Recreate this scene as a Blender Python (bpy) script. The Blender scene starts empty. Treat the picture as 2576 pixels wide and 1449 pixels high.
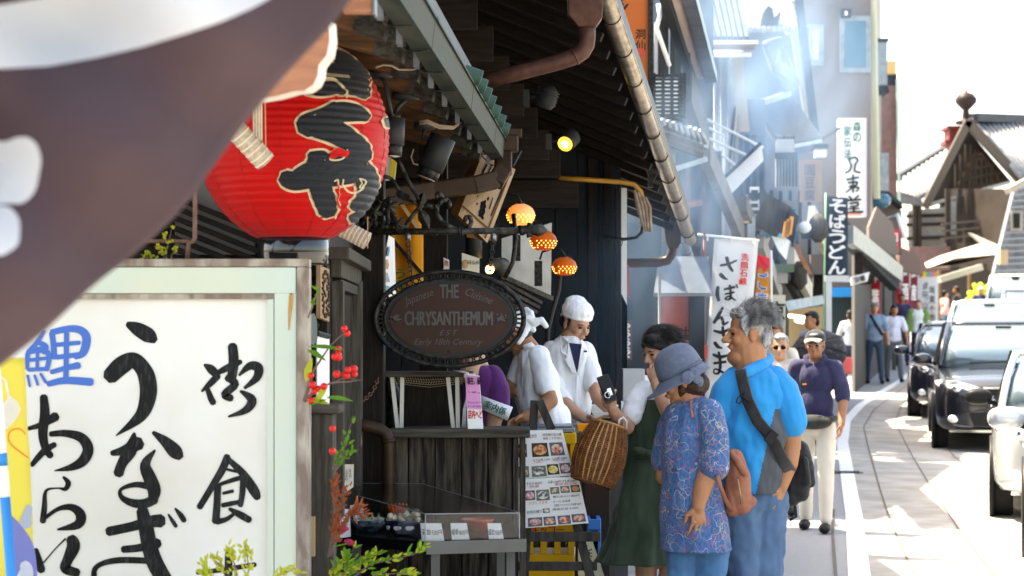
import bpy, bmesh, math, random
from mathutils import Vector, Matrix, Euler
R = math.radians
V = Vector
random.seed(7)
scene = bpy.context.scene
COL = scene.collection

# ------------------------------------------------------------------ camera, sky, sun, exposure
F, CX, HY, CZ = 5000.0, 1288.0, 880.0, 1.5        # focal length and principal point in photo units, camera height
cam_d = bpy.data.cameras.new('camera')
cam = bpy.data.objects.new('camera', cam_d); COL.objects.link(cam)
cam.location = (0, 0, CZ); cam.rotation_euler = (R(90), 0, 0)
cam_d.sensor_width = 36.0; cam_d.lens = 36.0 * F / 2576.0
cam_d.shift_y = (HY - 724.5) / 2576.0
cam_d.clip_start = 0.05; cam_d.clip_end = 3000
cam_d.dof.use_dof = True; cam_d.dof.focus_distance = 10.2
cam_d.dof.aperture_fstop = 4.2
scene.camera = cam

world = bpy.data.worlds.new('World'); scene.world = world; world.use_nodes = True
SUN_EL, SUN_AZ = 63.0, -62.0                       # azimuth measured from +Y towards +X
wn = world.node_tree; bg = wn.nodes['Background']
sky = wn.nodes.new('ShaderNodeTexSky'); sky.sky_type = 'NISHITA'; sky.sun_disc = False
sky.sun_elevation = R(SUN_EL); sky.sun_rotation = R(SUN_AZ); sky.dust_density = 3.0; sky.air_density = 1.0
wn.links.new(sky.outputs[0], bg.inputs[0]); bg.inputs[1].default_value = 0.15
sun_d = bpy.data.lights.new('sun', 'SUN'); sun_d.energy = 4.0; sun_d.angle = R(0.6); sun_d.color = (1, 0.95, 0.87)
sun = bpy.data.objects.new('sun', sun_d); COL.objects.link(sun)
sdir = V((math.sin(R(SUN_AZ)) * math.cos(R(SUN_EL)), math.cos(R(SUN_AZ)) * math.cos(R(SUN_EL)), math.sin(R(SUN_EL))))
sun.rotation_euler = (-sdir).to_track_quat('-Z', 'Y').to_euler(); sun.location = sdir * 60
scene.view_settings.view_transform = 'Standard'; scene.view_settings.look = 'None'
scene.view_settings.exposure = 2.45; scene.view_settings.gamma = 1.0
scene.view_settings.use_white_balance = True; scene.view_settings.white_balance_temperature = 8200; scene.view_settings.white_balance_tint = 8
scene.render.engine = 'CYCLES'
scene.cycles.use_denoising = True
scene.cycles.max_bounces = 8; scene.cycles.diffuse_bounces = 4; scene.cycles.transparent_max_bounces = 16
scene.cycles.volume_step_rate = 1.0; scene.cycles.volume_max_steps = 256; scene.cycles.volume_bounces = 1
scene.cycles.sample_clamp_indirect = 6.0

# ------------------------------------------------------------------ helpers
def P(x, y, D):                                    # photo direction at a given distance -> place
    return V(((x - CX) / F * D, D, CZ + (HY - y) / F * D))
GT = [(-20, 0), (14, 0), (16.5, 0.015), (20, 0.09), (24, 0.22), (30, 0.42), (42, 0.82), (67, 1.95), (120, 4.4), (400, 14)]
def gz(D):
    for (a, za), (b, zb) in zip(GT, GT[1:]):
        if D <= b: return za + (zb - za) * (D - a) / (b - a)
    return GT[-1][1]
def G(x, y):                                       # where the photo direction meets the ground
    lo, hi = 2.0, 300.0
    f = lambda D: CZ + (HY - y) / F * D - gz(D)
    for i in range(60):
        m = (lo + hi) / 2
        if f(m) > 0: lo = m
        else: hi = m
    return V(((x - CX) / F * lo, lo, gz(lo)))

class MB:
    def __init__(s): s.v = []; s.f = []; s.mi = []; s.cur = 0
    def add(s, vs, fs):
        n = len(s.v); s.v += [tuple(p) for p in vs]
        s.f += [tuple(i + n for i in f) for f in fs]; s.mi += [s.cur] * len(fs); return s
    def box(s, c, sz, rot=None):
        c = V(c); pts = []
        for x in (-.5, .5):
            for y in (-.5, .5):
                for z in (-.5, .5):
                    p = V((x * sz[0], y * sz[1], z * sz[2]))
                    if rot is not None: p = rot @ p
                    pts.append(c + p)
        return s.add(pts, [(0, 1, 3, 2), (4, 6, 7, 5), (0, 4, 5, 1), (2, 3, 7, 6), (0, 2, 6, 4), (1, 5, 7, 3)])
    def bx(s, a, b):
        a = V(a); b = V(b); return s.box((a + b) / 2, [abs(q) for q in (b - a)])
    def bar(s, a, b, w, h, up=(0, 0, 1)):
        a = V(a); b = V(b); d = (b - a); L = d.length; d.normalize()
        u = V(up); x = d.cross(u)
        if x.length < 1e-4: x = d.cross(V((1, 0, 0)))
        x.normalize(); u = x.cross(d)
        return s.box((a + b) / 2, (w, L, h), Matrix((x, d, u)).transposed())
    def tube(s, pts, r, n=8, caps=True, flat=1.0):
        pts = [V(p) for p in pts]; m = len(pts)
        rs = r if isinstance(r, (list, tuple)) else [r] * m
        vs = []; ref = None
        for i, p in enumerate(pts):
            d = (pts[min(i + 1, m - 1)] - pts[max(i - 1, 0)]).normalized()
            if ref is None:
                ref = V((0, 0, 1)) if abs(d.z) < .9 else V((1, 0, 0))
            x = d.cross(ref)
            if x.length < 1e-5: x = d.cross(V((0.3, 1, 0.2)))
            x.normalize(); u = x.cross(d); ref = u
            for k in range(n):
                a = 2 * math.pi * k / n
                vs.append(p + x * math.cos(a) * rs[i] + u * math.sin(a) * rs[i] * flat)
        fs = [(i * n + k, i * n + (k + 1) % n, (i + 1) * n + (k + 1) % n, (i + 1) * n + k) for i in range(m - 1) for k in range(n)]
        if caps: fs += [tuple(range(n))[::-1], tuple((m - 1) * n + k for k in range(n))]
        return s.add(vs, fs)
    def lathe(s, prof, c=(0, 0, 0), n=20, rot=None, sx=1, sy=1):
        c = V(c); vs = []
        for r, z in prof:
            for k in range(n):
                a = 2 * math.pi * k / n
                p = V((r * math.cos(a) * sx, r * math.sin(a) * sy, z))
                vs.append(c + (rot @ p if rot is not None else p))
        m = len(prof)
        fs = [(i * n + k, i * n + (k + 1) % n, (i + 1) * n + (k + 1) % n, (i + 1) * n + k) for i in range(m - 1) for k in range(n)]
        if prof[0][0] > 1e-6: fs.append(tuple(range(n))[::-1])
        if prof[-1][0] > 1e-6: fs.append(tuple((m - 1) * n + k for k in range(n)))
        return s.add(vs, fs)
    def ell(s, c, r, rot=None, nu=12, nv=8):
        if not isinstance(r, (list, tuple)): r = (r, r, r)
        c = V(c); vs = []
        for j in range(nv + 1):
            t = math.pi * j / nv
            for k in range(nu):
                a = 2 * math.pi * k / nu
                p = V((r[0] * math.sin(t) * math.cos(a), r[1] * math.sin(t) * math.sin(a), r[2] * math.cos(t)))
                vs.append(c + (rot @ p if rot is not None else p))
        return s.add(vs, [(j * nu + k, (j + 1) * nu + k, (j + 1) * nu + (k + 1) % nu, j * nu + (k + 1) % nu) for j in range(nv) for k in range(nu)])
    def prism(s, poly, d):
        d = V(d); poly = [V(p) for p in poly]; n = len(poly)
        return s.add(poly + [p + d for p in poly], [tuple(range(n)), tuple(range(2 * n - 1, n - 1, -1))] + [(i, i + n, (i + 1) % n + n, (i + 1) % n) for i in range(n)])
    def grid(s, fn, nu, nv, thick=None):
        vs = [fn(i / nu, j / nv) for j in range(nv + 1) for i in range(nu + 1)]
        w = nu + 1
        return s.add(vs, [(j * w + i, j * w + i + 1, (j + 1) * w + i + 1, (j + 1) * w + i) for j in range(nv) for i in range(nu)])
    def loft(s, rings, closed=True, caps=True):
        n = len(rings[0]); vs = [p for r in rings for p in r]; fs = []
        for i in range(len(rings) - 1):
            for k in range(n if closed else n - 1):
                fs.append((i * n + k, i * n + (k + 1) % n, (i + 1) * n + (k + 1) % n, (i + 1) * n + k))
        if caps and closed: fs += [tuple(range(n))[::-1], tuple((len(rings) - 1) * n + k for k in range(n))]
        return s.add(vs, fs)
    def build(s, name, mat, parent=None, smooth=False, bevel=0, solid=0, subd=0, fixn=True):
        me = bpy.data.meshes.new(name); me.from_pydata(s.v, [], s.f)
        mats = mat if isinstance(mat, (list, tuple)) else [mat]
        for m in mats: me.materials.append(m)
        if len(mats) > 1:
            for p, k in zip(me.polygons, s.mi): p.material_index = k
        if fixn:
            b = bmesh.new(); b.from_mesh(me); bmesh.ops.recalc_face_normals(b, faces=b.faces); b.to_mesh(me); b.free()
        if smooth:
            for p in me.polygons: p.use_smooth = True
        me.update()
        o = bpy.data.objects.new(name, me); COL.objects.link(o)
        if parent is not None: o.parent = parent
        if solid:
            q = o.modifiers.new('thickness', 'SOLIDIFY'); q.thickness = solid; q.offset = 0
        if bevel:
            q = o.modifiers.new('edge', 'BEVEL'); q.width = bevel; q.segments = 2; q.limit_method = 'ANGLE'
        if subd:
            q = o.modifiers.new('smooth', 'SUBSURF'); q.levels = subd; q.render_levels = subd
        return o

AUTO = []
def T(name, label, cat, group=None):               # a thing: an Empty that parents its parts
    o = bpy.data.objects.new(name, None); COL.objects.link(o); o.empty_display_size = .05
    o['label'] = label; o['category'] = cat
    if group: o['group'] = group
    AUTO.append(o); return o
def tag(o, label, cat, group=None, kind=None):     # a thing that is one mesh
    o['label'] = label; o['category'] = cat
    if group: o['group'] = group
    if kind: o['kind'] = kind
    AUTO.append(o); return o
def struct(o, kind='structure'):
    o['kind'] = kind; return o
def finish():                                      # put each thing's origin at its own base
    for o in AUTO:
        if o.type == 'EMPTY':
            if o.location.length > 0: continue
            ch = [c for c in o.children]
            pts = [V(v.co) + c.location for c in ch if c.type == 'MESH' for v in c.data.vertices]
        else: pts = [v.co for v in o.data.vertices]
        if not pts: continue
        xs = [p[0] for p in pts]; ys = [p[1] for p in pts]; zs = [p[2] for p in pts]
        c = V(((min(xs) + max(xs)) / 2, (min(ys) + max(ys)) / 2, min(zs)))
        if o.type == 'EMPTY':
            o.location = c
            for q in ch: q.location = q.location - c
        else:
            if o.location.length > 0 or o.data.users > 1: continue
            o.data.transform(Matrix.Translation(-c)); o.location = c
            for q in o.children: q.location = -c

MATS = {}
def lin(h):                                        # sRGB hex -> linear
    h = h.lstrip('#'); o = []
    for i in (0, 2, 4):
        c = int(h[i:i + 2], 16) / 255.0
        o.append(c / 12.92 if c <= .04045 else ((c + .055) / 1.055) ** 2.4)
    return (*o, 1)
def mat(name, c, r=.6, m=0., c2=None, sc=8., st=(1, 1, 1), bump=0., bsc=None, spec=.16, tr=0., emit=0., ior=1.45, coat=0., sss=0., alpha=1., sheen=0., lo=.35, hi=.65, det=5., rv=0., wave=None):
    if name in MATS: return MATS[name]
    M = bpy.data.materials.new(name); M.use_nodes = True; MATS[name] = M
    nt = M.node_tree; b = nt.nodes['Principled BSDF']
    if isinstance(c, str): c = lin(c)
    if isinstance(c2, str): c2 = lin(c2)
    I = b.inputs
    I['Base Color'].default_value = c if len(c) == 4 else (*c, 1)
    I['Roughness'].default_value = r; I['Metallic'].default_value = m
    I['Specular IOR Level'].default_value = spec; I['IOR'].default_value = ior
    I['Transmission Weight'].default_value = tr; I['Coat Weight'].default_value = coat
    I['Alpha'].default_value = alpha; I['Sheen Weight'].default_value = sheen
    if sss:
        I['Subsurface Weight'].default_value = sss; I['Subsurface Radius'].default_value = (.012, .005, .003); I['Subsurface Scale'].default_value = 1.0
    if emit:
        I['Emission Color'].default_value = c if len(c) == 4 else (*c, 1); I['Emission Strength'].default_value = emit
    if c2 is not None or bump or rv:
        tc = nt.nodes.new('ShaderNodeTexCoord'); mp = nt.nodes.new('ShaderNodeMapping')
        mp.inputs['Scale'].default_value = st; nt.links.new(tc.outputs['Object'], mp.inputs[0])
    if wave:
        nz = nt.nodes.new('ShaderNodeTexWave'); nz.inputs['Scale'].default_value = sc; nz.inputs['Distortion'].default_value = wave
        nz.inputs['Detail'].default_value = 3; nz.inputs['Detail Scale'].default_value = 1.5; nz.bands_direction = 'X'
        nt.links.new(mp.outputs[0], nz.inputs[0])
    elif c2 is not None or rv:
        nz = nt.nodes.new('ShaderNodeTexNoise'); nz.inputs['Scale'].default_value = sc; nz.inputs['Detail'].default_value = det
        nt.links.new(mp.outputs[0], nz.inputs[0])
    if c2 is not None:
        rp = nt.nodes.new('ShaderNodeValToRGB'); e = rp.color_ramp.elements
        e[0].position = lo; e[1].position = hi
        e[0].color = c if len(c) == 4 else (*c, 1); e[1].color = c2 if len(c2) == 4 else (*c2, 1)
        nt.links.new(nz.outputs[0], rp.inputs[0]); nt.links.new(rp.outputs[0], I['Base Color'])
    if rv:
        mr = nt.nodes.new('ShaderNodeMapRange'); mr.inputs[3].default_value = max(0, r - rv); mr.inputs[4].default_value = min(1, r + rv)
        nt.links.new(nz.outputs[0], mr.inputs[0]); nt.links.new(mr.outputs[0], I['Roughness'])
    if bump:
        n2 = nt.nodes.new('ShaderNodeTexNoise'); n2.inputs['Scale'].default_value = bsc or sc; n2.inputs['Detail'].default_value = 4
        nt.links.new(mp.outputs[0], n2.inputs[0])
        bp = nt.nodes.new('ShaderNodeBump'); bp.inputs['Strength'].default_value = min(1, bump); bp.inputs['Distance'].default_value = .01
        nt.links.new(n2.outputs[0], bp.inputs['Height']); nt.links.new(bp.outputs[0], I['Normal'])
    return M

TMP = bpy.data.scenes.new('work')                   # scratch scene: shapes are evaluated here, away from the full scene
def baked(o):
    TMP.collection.objects.link(o); vl = TMP.view_layers[0]; vl.update(); dg = vl.depsgraph
    me = bpy.data.meshes.new_from_object(o.evaluated_get(dg)); TMP.collection.objects.unlink(o); return me
# lettering: flat print cut from the built-in font, laid on a frame (origin = centre, right, up)
_TC = {}
def _glyph(s, shear=0.):
    if (s, shear) in _TC: return _TC[(s, shear)]
    c = bpy.data.curves.new('lettering', 'FONT'); c.body = s; c.shear = shear; c.resolution_u = 3
    o = bpy.data.objects.new('lettering', c); me = baked(o)
    vs = [(v.co.x, v.co.y) for v in me.vertices]; fs = [tuple(p.vertices) for p in me.polygons]
    bpy.data.objects.remove(o); bpy.data.curves.remove(c); bpy.data.meshes.remove(me)
    _TC[(s, shear)] = (vs, fs); return vs, fs
def text(mb, s, o, right, up, w, h, bold=0., shear=0., nrm=None, lift=.002, arc=0.):
    vs, fs = _glyph(s, shear)
    if not vs: return
    x0 = min(p[0] for p in vs); x1 = max(p[0] for p in vs); y0 = min(p[1] for p in vs); y1 = max(p[1] for p in vs)
    right = V(right).normalized(); up = V(up).normalized(); n = nrm or right.cross(up); o = V(o)
    kx = w / max(x1 - x0, 1e-6); ky = h / max(y1 - y0, 1e-6)
    shifts = [(0, 0)] if not bold else [(dx * bold * w, dy * bold * h) for dx in (-1, 0, 1) for dy in (-1, 0, 1)]
    for i, (sx, sy) in enumerate(shifts):
        pts = []
        for x, y in vs:
            a = (x - (x0 + x1) / 2) * kx; b = (y - (y0 + y1) / 2) * ky - arc * a * a
            pts.append(o + right * (a + sx) + up * (b + sy) + n * (lift + i * .00015))
        mb.add(pts, fs)
def vtext(mb, s, top, right, up, cw, ch, **k):      # a column of characters, top = top centre
    top = V(top); up = V(up).normalized()
    for i, c in enumerate(s):
        if c == ' ': continue
        kw = cw * (.55 if c in 'っーぅ' else 1); kh = ch * (.55 if c in 'っー' else .86)
        text(mb, c, top - up * ch * (i + .5), right, up, kw, kh, **k)
# brush strokes: each stroke is a list of (x, y, width); frame(x, y, lift) gives the place
def catmull(pts, n=5):
    if len(pts) < 3: return pts
    out = []
    q = [pts[0]] + list(pts) + [pts[-1]]
    for i in range(1, len(q) - 2):
        a, b, c, d = q[i - 1], q[i], q[i + 1], q[i + 2]
        for k in range(n):
            t = k / n
            out.append(tuple(.5 * (2 * b[j] + (c[j] - a[j]) * t + (2 * a[j] - 5 * b[j] + 4 * c[j] - d[j]) * t * t + (3 * b[j] - a[j] - 3 * c[j] + d[j]) * t ** 3) for j in range(len(b))))
    out.append(tuple(pts[-1])); return out
def brush(mb, strokes, frame, wk=1.0, extra=0., lift=.002, n=5, nx=1):
    for si, st in enumerate(strokes):
        pts = catmull([tuple(p) for p in st], n); L = []; m = len(pts)
        for i, p in enumerate(pts):
            a = pts[max(i - 1, 0)]; b = pts[min(i + 1, m - 1)]
            dx, dy = b[0] - a[0], b[1] - a[1]; l = math.hypot(dx, dy) or 1
            w = p[2] * wk / 2 + extra
            L.append((p[0], p[1], -dy / l * w, dx / l * w, dx / l, dy / l, w))
        vs = []; z = lift + si * .00025
        if nx > 1:                                      # fine strips that follow a ribbed surface
            f, g = L[0], L[-1]; L = [(f[0] - f[4] * f[6] * .6, f[1] - f[5] * f[6] * .6, f[2] * .5, f[3] * .5)] + L + [(g[0] + g[4] * g[6] * .6, g[1] + g[5] * g[6] * .6, g[2] * .5, g[3] * .5)]
            for q in L: vs += [frame(q[0] + q[2] * (1 - 2 * j / nx), q[1] + q[3] * (1 - 2 * j / nx), z) for j in range(nx + 1)]
            w_ = nx + 1; mb.add(vs, [(i * w_ + j, i * w_ + j + 1, (i + 1) * w_ + j + 1, (i + 1) * w_ + j) for i in range(len(L) - 1) for j in range(nx)]); continue
        f = L[0]; vs += [frame(f[0] - f[4] * f[6] * .6 + f[2] * .5, f[1] - f[5] * f[6] * .6 + f[3] * .5, z), frame(f[0] - f[4] * f[6] * .6 - f[2] * .5, f[1] - f[5] * f[6] * .6 - f[3] * .5, z)]
        for q in L: vs += [frame(q[0] + q[2], q[1] + q[3], z), frame(q[0] - q[2], q[1] - q[3], z)]
        f = L[-1]; vs += [frame(f[0] + f[4] * f[6] * .6 + f[2] * .5, f[1] + f[5] * f[6] * .6 + f[3] * .5, z), frame(f[0] + f[4] * f[6] * .6 - f[2] * .5, f[1] + f[5] * f[6] * .6 - f[3] * .5, z)]
        k = len(vs) // 2
        mb.add(vs, [(2 * i, 2 * i + 1, 2 * i + 3, 2 * i + 2) for i in range(k - 1)])
XR = V((1, 0, 0)); ZU = V((0, 0, 1))
def board(mb, x0, y0, x1, y1, D, t=.03):            # a board facing the camera; front face at distance D
    a = P(x0, y1, D); b = P(x1, y0, D); mb.bx((a.x, D, a.z), (b.x, D + t, b.z)); return a, b
# ================================================================== materials
M_asph = mat('asphalt', (.22, .225, .235), .9, c2=(.34, .345, .355), sc=140, bump=.4, bsc=220)
M_conc = mat('concrete_road', (.27, .262, .245), .85, c2=(.38, .365, .34), sc=2.6, bump=.15, bsc=120, det=8)
M_line = mat('road_paint', (.78, .79, .80), .7, c2=(.66, .67, .68), sc=14, det=8)
M_seam = mat('seam', (.12, .11, .10), .9)
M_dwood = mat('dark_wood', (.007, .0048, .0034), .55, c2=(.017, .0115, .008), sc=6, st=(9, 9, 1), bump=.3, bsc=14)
M_dwoodh = mat('dark_wood_level', (.006, .004, .003), .6, c2=(.015, .010, .007), sc=6, st=(1, 9, 9), bump=.3, bsc=14)
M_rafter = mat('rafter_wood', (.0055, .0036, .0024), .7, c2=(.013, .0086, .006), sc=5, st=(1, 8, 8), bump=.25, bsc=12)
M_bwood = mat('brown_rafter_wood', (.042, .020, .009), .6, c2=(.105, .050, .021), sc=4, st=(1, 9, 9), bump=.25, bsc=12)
M_plank = mat('weathered_plank', (.014, .0105, .008), .7, c2=(.12, .098, .075), sc=3.2, st=(14, 14, 1.2), bump=.5, bsc=10, lo=.42, hi=.80, det=9)
M_ledge = mat('weathered_ledge', (.10, .087, .070), .8, c2=(.035, .03, .024), sc=3, st=(1.2, 14, 14), bump=.4, bsc=10)
M_gwood = mat('grey_wood', (.095, .083, .068), .75, c2=(.045, .038, .031), sc=4, st=(12, 12, 1.2), bump=.3, bsc=10)
M_copper = mat('green_copper', (.015, .025, .020), .6, .1, c2=(.042, .044, .032), sc=3, st=(4, 1, 4), rv=.12)
M_cop2 = mat('verdigris', (.04, .085, .068), .6, .3, c2=(.026, .058, .046), sc=14)
M_steel = mat('stained_steel', (.19, .155, .12), .34, .9, c2=(.36, .30, .235), sc=9, st=(1, 1, 4), rv=.1)
M_brownp = mat('brown_pipe', (.075, .030, .021), .42, .2, c2=(.105, .050, .037), sc=20)
M_brown2 = mat('brown_duct', (.038, .021, .012), .4, .2, c2=(.05, .029, .017), sc=14)
M_blackm = mat('black_metal', (.012, .012, .013), .45, .6, c2=(.045, .043, .038), sc=40, bump=.2, bsc=90)
M_iron = mat('cast_iron', (.022, .021, .019), .6, .7, c2=(.075, .07, .058), sc=30, bump=.5, bsc=80)
M_grey = mat('grey_lamp_metal', (.030, .031, .030), .5, .3)
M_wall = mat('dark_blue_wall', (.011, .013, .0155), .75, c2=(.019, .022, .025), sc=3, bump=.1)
M_plast = mat('pale_plaster', (.38, .375, .36), .9, c2=(.32, .315, .30), sc=2)
M_tan = mat('tan_render', (.155, .13, .12), .9, c2=(.13, .11, .102), sc=.5, bump=.12, bsc=30)
M_cream = mat('cream_wall', (.36, .33, .28), .9, c2=(.30, .275, .235), sc=1.5)
M_tile = mat('grey_roof_tile', (.17, .175, .185), .4, c2=(.26, .265, .275), sc=5)
M_tiled = mat('shaded_dark_roof_tile', (.028, .032, .038), .45, c2=(.055, .06, .068), sc=5)  # dark tile, darkened further to carry the shade on the smaller roofs
M_glassb = mat('dark_window_glass', (.05, .085, .11), .08, spec=.8)
M_white = mat('white_paint', (.78, .78, .77), .5, c2=(.70, .70, .69), sc=5)
M_zinc = mat('zinc', (.26, .28, .30), .4, .8, c2=(.18, .20, .22), sc=6)
M_red = mat('red_board', (.36, .09, .065), .6, c2=(.30, .075, .055), sc=4)
M_brick = mat('dark_brick', (.20, .115, .105), .85, c2=(.15, .09, .085), sc=6)
M_black = mat('black_ink', (.008, .008, .009), .6)
M_paper = mat('paper', (.80, .79, .77), .7)
M_beige = mat('beige_cable', (.24, .18, .125), .6)
M_fab = mat('pale_soffit', (.42, .34, .32), .8, c2=(.36, .29, .27), sc=4)

# ================================================================== ground, road
def strip(edgeL, edgeR, lift, step=.5):             # edge functions X(D) over distances
    mb = MB(); d0, d1 = edgeL[0], edgeL[1]; n = int(round((d1 - d0) / step)); f, g = edgeL[2], edgeR
    vs = []
    for i in range(n + 1):
        D = d0 + i * step; vs += [(f(D), D, gz(D) + lift), (g(D), D, gz(D) + lift)]
    mb.add(vs, [(2 * i, 2 * i + 1, 2 * i + 3, 2 * i + 2) for i in range(n)]); return mb
def curve(tab):
    def f(D):
        if D <= tab[0][0]: return tab[0][1] + (D - tab[0][0]) * (tab[1][1] - tab[0][1]) / (tab[1][0] - tab[0][0])
        for (a, xa), (b, xb) in zip(tab, tab[1:]):
            if D <= b: return xa + (xb - xa) * (D - a) / (b - a)
        a, xa = tab[-2]; b, xb = tab[-1]; return xb + (D - b) * (xb - xa) / (b - a)
    return f
g_mb = strip((-10, 300, lambda D: -120), lambda D: 220, 0, .5)
struct(g_mb.build('ground', M_asph))
def line_from(pts):
    t = sorted([(G(x, y).y, G(x, y).x) for x, y in pts]); return curve(t)
wl = line_from([(2162, 1449), (2149, 1300), (2131, 1190), (2119, 1115), (2128, 1060), (2165, 1020), (2252, 966), (2290, 940), (2340, 915), (2400, 895)])
struct(strip((4, 120, lambda D: wl(D) + .0), lambda D: wl(D) + 8.5, .004).build('road', M_conc))
struct(strip((4, 110, lambda D: wl(D) - .075), lambda D: wl(D) + .075, .008).build('white_edge_line', M_line))
s1 = line_from([(2300, 1449), (2232, 1290), (2185, 1130), (2172, 1075), (2200, 1030), (2262, 985)])
s2 = line_from([(2500, 1449), (2370, 1270), (2290, 1140), (2252, 1065), (2268, 1020), (2300, 985)])
s3 = line_from([(2600, 1330), (2480, 1210), (2400, 1150), (2360, 1100), (2350, 1060)])
s0 = line_from([(2102, 1449), (2094, 1340), (2100, 1250), (2112, 1180)])
for k, (s_, a, b, w_) in enumerate([(s1, 12, 50, .008), (s2, 12, 50, .007), (s3, 16, 40, .006), (s0, 12, 18, .012)]):
    struct(strip((a, b, lambda D, s_=s_, w_=w_: s_(D) - w_), lambda D, s_=s_, w_=w_: s_(D) + w_, .0115).build('expansion_joint', M_seam))

# ================================================================== near restaurant (lantern house)
b1 = T('restaurant_house', 'dark timber restaurant front with brown rafters and green copper gutter behind the red lantern', 'building')
gA = P(1010, 0, 6.5); gB = P(1258, 384, 11.55)
zg = 2.63
def gl(Y, dx=0, dz=0):                              # point along the near gutter line
    t = (Y - gA.y) / (gB.y - gA.y); return V((gA.x + (gB.x - gA.x) * t + dx, Y, zg + dz))
# facade wall, return wall behind the lantern, corner post
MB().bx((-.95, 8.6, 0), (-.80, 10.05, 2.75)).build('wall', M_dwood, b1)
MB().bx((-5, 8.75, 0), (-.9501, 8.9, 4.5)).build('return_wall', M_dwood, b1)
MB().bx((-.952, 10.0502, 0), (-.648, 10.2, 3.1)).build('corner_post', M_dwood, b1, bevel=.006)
# soffit boards over the rafters, rafters with caps
mbs = []
for i in range(9):
    x0 = -.36 - i * .19; q = MB()
    q.prism([gl(5.4, x0 + .3 - .19, .075 + .05 * (i + 1)), gl(5.4, x0 + .3, .075 + .05 * i), gl(11.5, x0 + .3, .075 + .05 * i), gl(11.5, x0 + .3 - .19, .075 + .05 * (i + 1))], (0, 0, .018))
    q.build('soffit_board', M_bwood, b1)
ys = [6.35, 6.9, 7.45, 8.0, 8.6, 9.25, 9.95, 10.65, 11.3]
for Y in ys:
    a = gl(Y, -.10, 0); b = a + V((-1.7, .1, .48))
    r = MB().bar(a, b, .085, .10).build('rafter', M_bwood, b1, bevel=.004)
    c = MB(); d = (b - a).normalized()
    c.bar(a - d * .012, a + d * .10, .092, .107); c.build('rafter_cap', M_iron, r)
    e = MB(); e.bar(a - d * .05 + V((0, -.03, -.06)), a - d * .05 + V((0, -.03, .05)), .012, .02); e.bar(a - d * .05 + V((0, .03, -.06)), a - d * .05 + V((0, .03, .05)), .012, .02)
    e.build('cap_slot', M_zinc, r)
MB().bar(gl(5.4, -.75, .1), gl(11.5, -.75, .1), .12, .16).build('eave_beam', M_bwood, b1)
# roof above and the upper storey that shades the lane
MB().prism([gl(6.2, .02, .10), gl(11.55, .02, .10), gl(11.55, -4.2, 1.75), gl(6.2, -4.2, 1.75)], (0, 0, .08)).build('roof', M_tiled, b1)
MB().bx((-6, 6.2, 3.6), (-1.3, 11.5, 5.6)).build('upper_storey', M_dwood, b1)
# tile ends along the outside of the gutter
for Y in [8.9, 9.2, 9.5, 9.8, 10.2, 10.6, 11.0, 11.4]:
    a = gl(Y, .085, .085); MB().tube([a, a + V((-.6, 0, .22))], 0.036, 12).build('roof_tile', M_cop2, b1, True)
# box gutter: open channel with seams and straps
gut = T('copper_box_gutter', 'green patinated copper box gutter along the near eave', 'gutter')
for (a, b) in [(5.0, 7.15), (7.15, 8.95), (8.95, 10.5), (10.5, 11.28)]:
    q = MB(); w = .036
    pr = [(-w, .055), (-w, -.048), (w, -.048), (w + .012, .062), (w + .02, .062), (w + .02, .054)]
    pi = [(x * .88, z + .004 if z > 0 else z + .01) for x, z in pr]
    rA = [gl(a, x, z) for x, z in pr]; rB = [gl(b - .004, x, z) for x, z in pr]
    q.loft([rA, rB], closed=False); q.build('gutter_length', M_copper, gut, solid=.004)
    j = MB(); rA = [gl(b - .02, x * 1.03, z * 1.03) for x, z in pr]; rB = [gl(b + .02, x * 1.03, z * 1.03) for x, z in pr]
    j.loft([rA, rB], closed=False).build('seam_band', M_copper, gut, solid=.004)
for Y in ys:
    MB().tube([gl(Y + .2, -.16, .05), gl(Y + .2, -.05, -.062), gl(Y + .2, .03, -.062)], .004, 6).build('strap', M_blackm, gut)
# outlet box and brown duct back to the wall
dk = T('brown_rain_duct', 'flat brown rain duct running from the gutter end back to the wall', 'rain duct')
e0 = P(1275, 368, 11.3)
MB().box(e0 + V((0.01, 0, .02)), (.11, .13, .10)).build('outlet_box', M_brown2, dk, bevel=.008)
MB().box(e0 + V((0.01, 0, .075)), (.15, .16, .035)).build('outlet_rim', M_brown2, dk, bevel=.004)
pts = [P(1266, 372, 11.3), P(1266, 425, 11.25), P(1250, 452, 11.2), P(1200, 464, 11.15), P(1090, 478, 11.1), P(930, 503, 10.9)]
q = MB()
for a, b in zip(pts, pts[1:]): q.bar(a, b + (b - a).normalized() * .03, .10, .075, up=(0, -1, .001))
q.build('duct', M_brown2, dk, bevel=.012)
MB().tube([P(1272, 300, 11.7), P(1262, 295, 11.7), P(1256, 306, 11.7), P(1258, 330, 11.68)], .022, 10).build('elbow', M_grey, dk, True)

# window surround, plaque wall pieces on the oblique facade (X = -.80)
wf = T('timber_window', 'weathered grey timber window surround on the dark restaurant wall', 'window')
def fy(x): return -.80 * F / (x - CX)               # distance of the facade at photo x
def fbox(mb, x0, y0, x1, y1, t=.03, X=-.798):
    D0, D1 = fy(x0), fy(x1); Dm = (D0 + D1) / 2
    mb.bx((X, D0, CZ + (HY - y1) / F * Dm), (X + t, D1, CZ + (HY - y0) / F * Dm))
q = MB(); fbox(q, 826, 640, 888, 668, .09); q.build('head_beam', M_gwood, wf, bevel=.004)
q = MB(); fbox(q, 832, 668, 886, 708, .045); q.build('fascia_board', M_gwood, wf)
q = MB(); fbox(q, 833, 708, 838, 1300, .05); q.build('frame_post', M_gwood, wf)
q = MB(); fbox(q, 881, 708, 887, 1300, .05); q.build('frame_post', M_gwood, wf)
q = MB(); fbox(q, 838, 712, 881, 735, .035); q.build('frame_rail', M_gwood, wf)
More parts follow.
